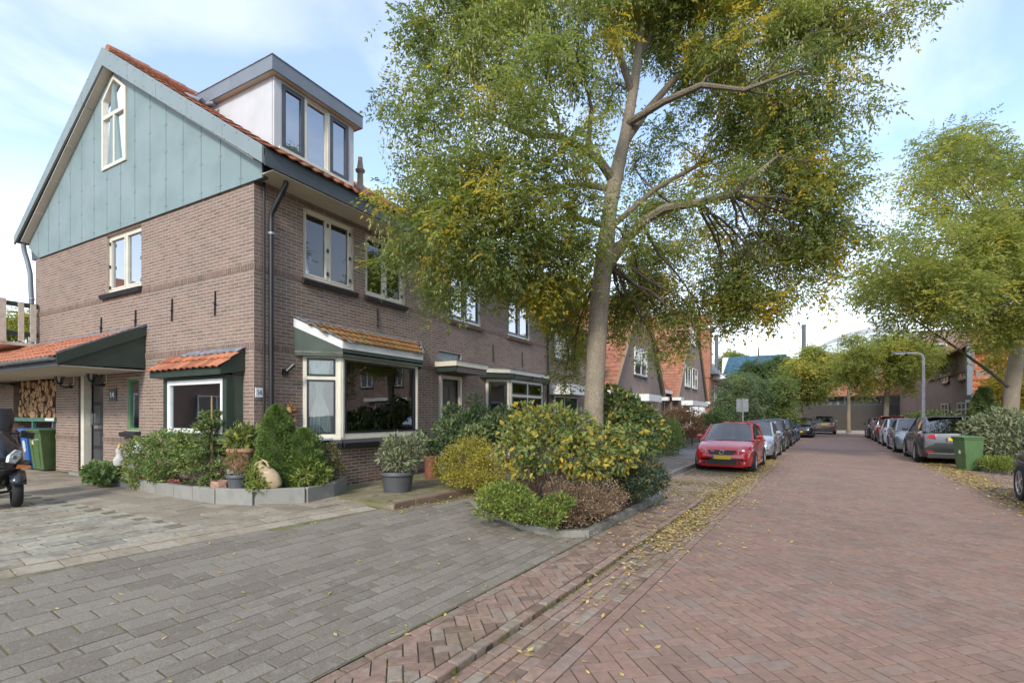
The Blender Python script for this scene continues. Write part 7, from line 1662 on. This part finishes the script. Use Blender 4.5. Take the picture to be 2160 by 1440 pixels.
    for fr in (.19, .795):
        for sg in (1, -1):
            bb = MB(); bb.lathe([(wheel_r + .055, -.22), (wheel_r + .055, .004)], (sg * hw, Y(fr), wheel_r), 26, ax=(sg, 0, 0)); bb.build('wheel_arch', 'black_plastic', t)
            bb = MB(); r = wheel_r; bb.lathe([(r * .66, -.17), (r * .93, -.17), (r, -.14), (r, -.01), (r * .94, .026), (r * .70, .028), (r * .66, .006)], (sg * hw, Y(fr), r), 28, ax=(sg, 0, 0), cap0=False, cap1=False); wh = bb.build('wheel', 'rubber', t, smooth=True)
            bb = MB(); bb.lathe([(r * .67, .005), (r * .67, .022), (r * .60, .022), (r * .58, .006)], (sg * hw, Y(fr), r), 24, ax=(sg, 0, 0), cap0=False, cap1=False); bb.lathe([(r * .15, .005), (r * .13, .022)], (sg * hw, Y(fr), r), 12, ax=(sg, 0, 0))
            for k in range(spokes): a = 2 * math.pi * k / spokes; bb.bar((sg * (hw - .008), Y(fr) + r * .1 * math.cos(a), r + r * .1 * math.sin(a)), (sg * (hw - .006), Y(fr) + r * .62 * math.cos(a), r + r * .62 * math.sin(a)), .018, r * .12, (sg, 0, 0)) if False else bb.obox((sg * (hw + .012), Y(fr) + r * .36 * math.cos(a), r + r * .36 * math.sin(a)), (0, r * .27 * math.cos(a), r * .27 * math.sin(a)), (0, -r * .075 * math.sin(a), r * .075 * math.cos(a)), (sg * .006, 0, 0))
            bb.build('rim', rim, wh); bb = MB(); bb.lathe([(r * .66, .0052), (.01, .0052)], (sg * hw, Y(fr), r), 16, ax=(sg, 0, 0), cap0=False); bb.build('brake_disc', 'black_plastic', wh)
    zh, wh_ = top_at(.05)
    # front
    if face in ('front', 'both'):
        for sg in (1, -1):
            z = zh - .115; pl = [(sg * hw * .50, Y(.018) + .012, z - .075), (sg * hw * .90, Y(.075), z - .06), (sg * hw * .965, Y(.14), z + .06), (sg * hw * .80, Y(.075) + .02, z + .10), (sg * hw * .52, Y(.03) + .012, z + .055)]
            if sg == -1: pl = pl[::-1]
            pl = [(x + sg * .012, y + .022, z_ + .004) for x, y, z_ in pl]; bb = MB(); bb.prism(pl, (sg * .014, .035, .012)); hl = bb.build('headlight', 'lens', t, bevel=.008)
            bb = MB(); bb.lathe([(.055, 0), (.05, .02)], (sg * hw * .70, Y(.035) + .052, z + .012), 12, ax=(sg * .3, 1, .15)); bb.build('reflector', 'chrome', hl)
        bb = MB(); bb.prism([(-hw * .40, Y(.006) + .028, zh - .20), (hw * .40, Y(.006) + .028, zh - .20), (hw * .48, Y(.02) + .035, zh - .07), (-hw * .48, Y(.02) + .035, zh - .07)], (0, .02, 0)); bb.build('grille', 'black_plastic', t)
        bb = MB(); bb.box(-hw * .50, hw * .50, Y(.0) - .02, Y(0) + .018, .24, .36); bb.build('lower_intake', 'black_plastic', t)
        for sg in (1, -1):
            bb = MB(); bb.prism([(sg * hw * .56, Y(.004) + .02, .25), (sg * hw * .86, Y(.04) + .02, .26), (sg * hw * .88, Y(.045) + .02, .35), (sg * hw * .56, Y(.006) + .02, .35)][::sg], (0, .03, 0)); bb.build('side_intake', 'black_plastic', t); bb = MB(); bb.lathe([(.045, 0), (.04, .01)], (sg * hw * .72, Y(.02) + .05, .305), 12, ax=(sg * .2, 1, 0)); bb.build('fog_lamp', 'lens', t)
        bb = MB(); bb.box(-plate_w / 2, plate_w / 2, Y(0) + .01, Y(0) + .032, .40, .51); pp = bb.build('number_plate', 'yellow', t); bb = MB(); bb.box(plate_w / 2 - .045, plate_w / 2, Y(0) + .03, Y(0) + .035, .402, .508); bb.build('blue_strip', MAT('plate_blue', (.03, .12, .40), .5), pp)
    if face in ('rear', 'both'):
        zt, wt_ = top_at(.95)
        for sg in (1, -1):
            pl = [(sg * hw * .52, Y(.995) - .01, zt - .22), (sg * hw * .90, Y(.975), zt - .22), (sg * hw * .965, Y(.93), zt - .15), (sg * hw * .93, Y(.955), zt - .09), (sg * hw * .52, Y(.985) - .015, zt - .10)][::-sg]; pl = [(x + sg * .012, y - .022, z_) for x, y, z_ in pl]
            bb = MB(); bb.prism(pl, (sg * .008, -.028, 0)); bb.build('tail_light', 'red_lens', t, bevel=.006)
            bb = MB(); bb.box(sg * hw * .62, sg * hw * .80, Y(1) - .015, Y(1) + .05, .42, .47) if sg > 0 else bb.box(sg * hw * .80, sg * hw * .62, Y(1) - .015, Y(1) + .05, .42, .47); bb.build('reflector', 'red_lens', t)
        bb = MB(); bb.box(-plate_w / 2, plate_w / 2, Y(1) - .034, Y(1) - .004, zt - .30, zt - .19); pp = bb.build('number_plate', 'yellow', t); bb = MB(); bb.box(-plate_w / 2, -plate_w / 2 + .045, Y(1) - .038, Y(1) - .034, zt - .298, zt - .192); bb.build('blue_strip', MAT('plate_blue', (.03, .12, .40), .5), pp)
        bb = MB(); bb.box(-hw * .78, hw * .78, Y(1) - .02, Y(.96), .22, .40); bb.build('bumper', 'black_plastic', t, bevel=.02)
        bb = MB(); bb.prism([(-rw * .9, A2[1] + .05, zr - .02), (rw * .9, A2[1] + .05, zr - .02), (rw * .86, A2[1] - .16, zr - .035), (-rw * .86, A2[1] - .16, zr - .035)][::-1], (0, 0, .025)); bb.build('spoiler', paint, t)
    for sg in (1, -1):   # door shut lines and handles
        bb = MB()
        for f in (.33, .56): bb.box(*sorted((sg * (hw * 1.0), sg * (hw + .003))), Y(f) - .004, Y(f) + .004, .34, H * .60)
        bb.build('door_gap', 'black', t)
        for f in (.53, .75):
            bb = MB(); bb.box(*sorted((sg * (hw - .02), sg * (hw + .012))), Y(f) - .08, Y(f) + .08, H * .56 - .015, H * .56 + .015); bb.build('door_handle', paint, t)
        bb = MB(); bb.box(*sorted((sg * (hw - .03), sg * (hw + .004))), Y(.70), Y(.28), .17, .28); bb.build('sill_strip', cladding or paint, t)
    if extra: extra(t, Y, hw, zh)
    t.location = loc; t.rotation_euler = (0, 0, math.atan2(-heading[0], heading[1])); return t
TO = (-RS, -1.); AWAY = (RS, 1.)      # towards the camera / away from it
def polo_badge(t, Y, hw, zh):
    z = zh - .13; c = (0, Y(.012) + .062, z); b = MB()
    b.tube([(c[0] + .065 * math.cos(a), c[1], c[2] + .065 * math.sin(a)) for a in [2 * math.pi * k / 20 for k in range(21)]], .008, 6)
    for p in (((-.038, .046), (-.012, .005)), ((-.012, .005), (0, .028)), ((0, .028), (.012, .005)), ((.012, .005), (.038, .046)), ((-.056, .02), (-.026, -.05)), ((-.026, -.05), (0, -.01)), ((0, -.01), (.026, -.05)), ((.026, -.05), (.056, .02))):
        b.bar((c[0] + p[0][0], c[1], c[2] + p[0][1]), (c[0] + p[1][0], c[1], c[2] + p[1][1]), .013, .008, (0, 1, 0))
    b.build('badge', 'chrome', t)
    b = MB()
    for k, x in enumerate((.30, .262, .224)):
        b.box(x - .012, x + .012, Y(.012) + .05, Y(.012) + .056, z + .03, z + .045); b.box(x - .012, x - .006, Y(.012) + .05, Y(.012) + .056, z + .005, z + .045)
    b.build('grille_letters', 'white_plain', t)
    b = MB(); b.prism([(-hw * .47, Y(.0) + .004, .25), (hw * .47, Y(.0) + .004, .25), (hw * .40, Y(.0) + .012, .40), (-hw * .40, Y(.0) + .012, .40)], (0, .012, 0)); b.build('lower_grille', 'black_plastic', t)
RED = PAINT('signal_red_paint', (.55, .012, .015))
def cpos(x, y): return (x, y, .0)
car('red compact hatchback with black grille, nearest of the cars parked on the left', 'hatch', 3.92, 1.66, 1.47, RED, cpos(6.68, 12.45), TO, .30, 'alloy', 'both', extra=polo_badge)
car('silver hatchback with roof sloping back, parked just behind the red one', 'hatch', 4.25, 1.76, 1.47, PAINT('silver_paint', (.42, .43, .45), .6), cpos(7.06, 17.6), TO, .31, 'alloy', 'front')
car('dark grey hatchback third in the left-hand line of parked cars', 'hatch', 4.1, 1.75, 1.50, PAINT('dark_grey_paint', (.035, .037, .042), .5), cpos(7.35, 22.4), TO, .31, 'alloy', 'front')
car('black estate car with roof rails fourth in the left-hand line', 'wagon', 4.5, 1.80, 1.52, PAINT('black_paint_car', (.012, .012, .014), .3), cpos(7.65, 27.2), TO, .32, 'alloy', 'front', rails=True)
car('blue hatchback fifth in the left-hand line of parked cars', 'hatch', 4.1, 1.75, 1.46, PAINT('blue_paint', (.02, .05, .22), .4), cpos(8.0, 32.4), TO, .31, 'alloy', 'front')
car('black sedan-like estate at the far end of the left-hand line', 'wagon', 4.6, 1.85, 1.50, PAINT('black_paint_car2', (.012, .014, .020), .3), cpos(9.1, 39.5), TO, .32, 'alloy', 'front')
car('brown-grey crossover driving away in the middle of the far road', 'suv', 4.4, 1.84, 1.62, PAINT('bronze_grey_paint', (.13, .115, .10), .6), cpos(11.1, 48.0), (.05, 1.), .33, 'alloy', 'rear', group=None)
car('dark grey coupe-roofed crossover beside the green bin opposite', 'coupe', 4.75, 1.98, 1.66, PAINT('graphite_paint', (.030, .031, .034), .25), cpos(13.42, 18.9), AWAY, .37, 'alloy', 'rear', spokes=10, cladding='black_plastic')
car('silver-blue estate with roof rails ahead of the dark crossover', 'wagon', 4.75, 1.86, 1.52, PAINT('pale_blue_silver_paint', (.32, .35, .38), .6), cpos(13.55, 24.4), TO, .33, 'alloy', 'both', rails=True)
car('white rounded hatchback between the silver estate and the red crossover', 'hatch', 4.3, 1.79, 1.52, PAINT('white_car_paint', (.70, .71, .73)), cpos(13.8, 29.6), AWAY, .32, 'alloy', 'rear')
car('red crossover second to last in the right-hand line', 'suv', 4.2, 1.80, 1.62, PAINT('deep_red_paint', (.36, .018, .022), .3), cpos(14.1, 34.8), AWAY, .33, 'alloy', 'rear', cladding='black_plastic')
car('dark small car last in the right-hand line, peeping past the red crossover', 'hatch', 4.0, 1.72, 1.50, PAINT('dark_blue_paint', (.02, .024, .034), .4), cpos(14.25, 40.0), AWAY, .31, 'alloy', 'rear')
car('black crossover with bright five-spoke wheel cut by the picture edge', 'suv', 4.5, 1.86, 1.66, PAINT('black_crossover_paint', (.012, .012, .013), .3), cpos(13.20, 6.62), AWAY, .36, 'alloy', 'front', spokes=5, cladding='black_plastic')
def st_num(t, fy): b = MB(); b.prism([(-.03, fy(.55), .52), (.04, fy(.55), .52), (.03, fy(.62), .62), (-.02, fy(.62), .62)], (0, .004, 0)); b.build('sticker', 'white_plain', t)
wheelie_bin('wheelie_bin', 'mid green wheelie bin standing alone on the road edge opposite', (13.15, 14.75, .0), R(-66), (.085, .155, .06), (.08, .16, .05), w=.50, d=.60, sticker=st_num)

# ---- three-wheeled scooter at the edge
sc = thing('three_wheeled_scooter', 'black scooter with twin front wheels parked on the forecourt, cut by the picture edge', 'scooter', (0, 0, 0))
def sw(x, y, r=.26, w=.13):
    b = MB(); b.lathe([(r * .62, -w * .45), (r * .85, -w * .5), (r * .97, -w * .3), (r, 0), (r * .97, w * .3), (r * .85, w * .5), (r * .62, w * .45)], (x, y, r), 30, ax=(1, 0, 0), cap0=False, cap1=False); o = b.build('wheel', 'rubber', sc, smooth=True)
    b = MB(); b.lathe([(r * .62, -w * .3), (r * .62, w * .3)], (x, y, r), 24, ax=(1, 0, 0), cap0=False, cap1=False)
    for k in range(5): a = 2 * math.pi * k / 5; b.obox((x, y + r * .32 * math.cos(a), r + r * .32 * math.sin(a)), (0, r * .32 * math.cos(a), r * .32 * math.sin(a)), (0, -.02 * math.sin(a), .02 * math.cos(a)), (.015, 0, 0))
    b.lathe([(.05, -.05), (.05, .05)], (x, y, r), 12, ax=(1, 0, 0)); b.build('rim', 'black_plastic', o)
sw(.24, .72); sw(-.24, .72); sw(0, -.72, .27, .15)
MM['scooter'] = PAINT('metallic_black_paint', (.022, .023, .028), .4, .3)
# fairing: lofted shield, front at +Y
rings = [(.18, .36, .70, .06), (.27, .52, .84, .09), (.31, .70, .86, .12), (.30, .86, .80, .13), (.24, .98, .70, .12), (.17, 1.08, .60, .10), (.10, 1.16, .54, .07)]
V = []
for hw_, z, y, dp in rings:
    for k in range(9): a = math.pi * k / 8; V.append((hw_ * math.cos(a), y - .22 + (.22 + dp * .4) * math.sin(a) , z + .03 * math.sin(a)))
b = MB(); b.add(V, [(i * 9 + k + 1, i * 9 + k, (i + 1) * 9 + k, (i + 1) * 9 + k + 1) for i in range(len(rings) - 1) for k in range(8)]); o = b.build('front_fairing', 'scooter', sc, smooth=True); md = o.modifiers.new('solid', 'SOLIDIFY'); md.thickness = .03
for sg in (1, -1):
    b = MB(); pl = [(sg * .10, .93, .70), (sg * .19, .885, .67), (sg * .255, .80, .74), (sg * .265, .77, .86), (sg * .20, .83, .88), (sg * .12, .89, .80)][::-sg]; b.prism(pl, (sg * .03, .035, .01)); hl = b.build('headlight', 'lens', sc, bevel=.01)
    b = MB(); b.lathe([(.04, 0), (.03, .02)], (sg * .20, .89, .77), 12, ax=(sg * .5, 1, 0)); b.build('reflector', 'chrome', hl)
    b = MB(); b.prism([(sg * .22, .88, .60), (sg * .40, .74, .58), (sg * .39, .72, .63), (sg * .24, .84, .66)][::-sg], (0, .02, .0)); b.build('indicator', 'orange', sc, bevel=.006)
    b = MB(); b.prism([(sg * .14, .80, .60), (sg * .42, .66, .62), (sg * .40, .60, .67), (sg * .16, .70, .70)][::-sg], (0, 0, .03)); b.build('wing_panel', 'scooter', sc)
    b = MB()      # mudguard arc
    Vv = []
    for k in range(8):
        a = R(20 + 130 * k / 7)
        for x in (-.09, 0, .09): Vv.append((sg * .24 + x, .72 + (.315 - abs(x) * .3) * math.cos(a), .26 + (.315 - abs(x) * .3) * math.sin(a)))
    b.add(Vv, [(k * 3 + i, k * 3 + i + 1, k * 3 + 4 + i, k * 3 + 3 + i) for k in range(7) for i in range(2)]); o = b.build('mudguard', 'scooter', sc, smooth=True); o.modifiers.new('solid', 'SOLIDIFY').thickness = .012
    b = MB(); b.tube([(sg * .12, .55, .42), (sg * .15, .62, .34), (sg * .17, .70, .26)], .028, 8); b.tube([(sg * .05, .60, .22), (sg * .2, .70, .25)], .022, 8); b.build('suspension_arm', 'black_plastic', sc)
    b = MB(); b.tube([(sg * .05, .34, 1.10), (sg * .25, .36, 1.13), (sg * .42, .28, 1.11)], [.022, .02, .02], 8); b.build('handlebar', 'black_plastic', sc)
    b = MB(); b.prism([(sg * .28, .46, 1.06), (sg * .46, .40, 1.02), (sg * .48, .36, 1.12), (sg * .30, .42, 1.18)][::-sg], (0, .06, 0)); b.build('hand_guard', 'scooter', sc, bevel=.02)
    b = MB(); b.prism([(sg * .40, .42, 1.00), (sg * .52, .38, 1.01), (sg * .50, .36, 1.03)][::-sg], (0, .03, 0)); b.build('guard_blade', 'white_plain', sc)
for k in range(7):
    b = MB(); b.box(-.09, .09, .915 - .01 * k, .945 - .012 * k, .58 + .05 * k, .605 + .05 * k); b.build('grille_slat', 'black_plastic', sc)
V = []
for j in range(6):
    z = 1.14 + .075 * j; hw_ = .19 + .04 * math.sin(j / 5 * 2.6); 
    for k in range(7): a = math.pi * (k + .5) / 7; V.append((hw_ * math.cos(a) * 1.1, .36 - .05 * j + .16 * math.sin(a), z))
b = MB(); b.add(V, [(i * 7 + k + 1, i * 7 + k, (i + 1) * 7 + k, (i + 1) * 7 + k + 1) for i in range(5) for k in range(6)]); o = b.build('windshield', MAT('smoked_screen', (.02, .02, .022), .12), sc, smooth=True)
b = MB(); b.box(-.16, .16, -.95, -.05, .52, .80); b.box(-.15, .15, -.1, .5, .26, .36); b.box(-.2, .2, .35, .6, .3, .95); b.build('body', 'scooter', sc, bevel=.05)
b = MB(); b.box(-.16, .16, -.95, -.12, .80, .90); b.build('seat', 'rubber', sc, bevel=.04)
sp_ = gp(35, 1068, .30); fd = Vector((.975, -.22)).normalized(); rt = Vector((fd.y, -fd.x))
# the visible front wheel (local +X side is at the camera's right) touches the ground at that point
sc.rotation_euler = (0, 0, math.atan2(-fd.x, fd.y))
lx, ly = -.24, .72
sc.location = (sp_[0] - (rt.x * lx + fd.x * ly), sp_[1] - (rt.y * lx + fd.y * ly), .30)

# ================================================================ STREET FURNITURE
p = pt(1948, 890, 27); t = thing('street_lamp', 'tall pale street lamp with arm reaching over the road', 'street lamp', (p[0], p[1], .1))
arm = -RGT[:2] * .9; top = 5.05
pts = [(p[0], p[1], .1), (p[0], p[1], 2.5), (p[0], p[1], top - .35)] + [(p[0] + arm[0] * .35 * (1 - math.cos(a)) , p[1] + arm[1] * .35 * (1 - math.cos(a)), top - .35 + .32 * math.sin(a)) for a in (R(30), R(60), R(90))] + [(p[0] + arm[0] * 1.15, p[1] + arm[1] * 1.15, top - .02)]
b = MB(); b.tube(pts, [.085, .07, .06, .055, .05, .05, .045], 12); b.build('pole', MAT('pale_lamp_paint', (.50, .47, .44), .5), t, smooth=True)
e0 = Vector((p[0] + arm[0] * 1.1, p[1] + arm[1] * 1.1, top - .03)); d_ = Vector((arm[0], arm[1], 0)).normalized(); b = MB(); b.obox(e0 + d_ * .3, d_ * .36, Vector((-d_.y, d_.x, 0)) * .10, (0, 0, .045)); b.build('lamp_head', 'zinc', t, bevel=.03); b = MB(); b.obox(e0 + d_ * .32 + Vector((0, 0, -.05)), d_ * .26, Vector((-d_.y, d_.x, 0)) * .08, (0, 0, .012)); b.build('lamp_glass', 'lens', t)
p = pt(1567, 905, 27); t = thing('road_sign', 'square road sign seen from behind on a grey pole', 'sign', (p[0], p[1], .12))
b = MB(); b.tube([(p[0], p[1], .1), (p[0], p[1], 2.60)], .035, 10); b.build('post', 'zinc', t); R3 = Vector((RGT[0], RGT[1], 0)); F3 = Vector((FWD[0], FWD[1], 0))
b = MB(); b.obox(Vector((p[0], p[1], 2.22)) + F3 * .06, R3 * .32, F3 * .012, (0, 0, .34)); b.build('plate', 'zinc', t)
for z in (2.0, 2.42): b = MB(); b.obox(Vector((p[0], p[1], z)) + F3 * .04, R3 * .30, F3 * .008, (0, 0, .018)); b.build('clamp', 'zinc', t)
# iron fence along the gardens
MM['iron'] = MAT('dark_iron', (.03, .036, .03), .5, .3, var=.3, vs=20)
def fence(label, y0, y1, x0, z=.16):
    t = thing('iron_fence', label, 'fence', (XR(x0, y0), y0, z), 'iron fences along the pavement'); n = int((y1 - y0) / .115)
    for zz in (z + .18, z + .56, z + .74): b = MB(); b.bar((XR(x0, y0), y0, zz), (XR(x0, y1), y1, zz), .03, .012); b.build('rail', 'iron', t)
    k = 0; y = y0
    while y <= y1 + .01: b = MB(); b.tube([(XR(x0, y), y, z - .1), (XR(x0, y), y, z + .86)], .022, 6); b.lathe([(.03, 0), (.03, .03), (.01, .06)], (XR(x0, y), y, z + .86), 6); b.build('post', 'iron', t); y += (y1 - y0) / max(1, round((y1 - y0) / 1.6))
    for k in range(n): 
        y = y0 + (k + .5) * .115; b = MB(); b.tube([(XR(x0, y), y, z + .16), (XR(x0, y), y, z + .76)], .008, 4); b.lathe([(.008, 0), (.022, .02), (.004, .07)], (XR(x0, y), y, z + .76), 4); b.build('bar', 'iron', t)
fence('low iron fence with spear tips before the pale garden shrub', 9.6, 13.3, 3.05)
fence('low iron fence with spear tips beyond the clipped hedge', 14.8, 21.5, 3.05)
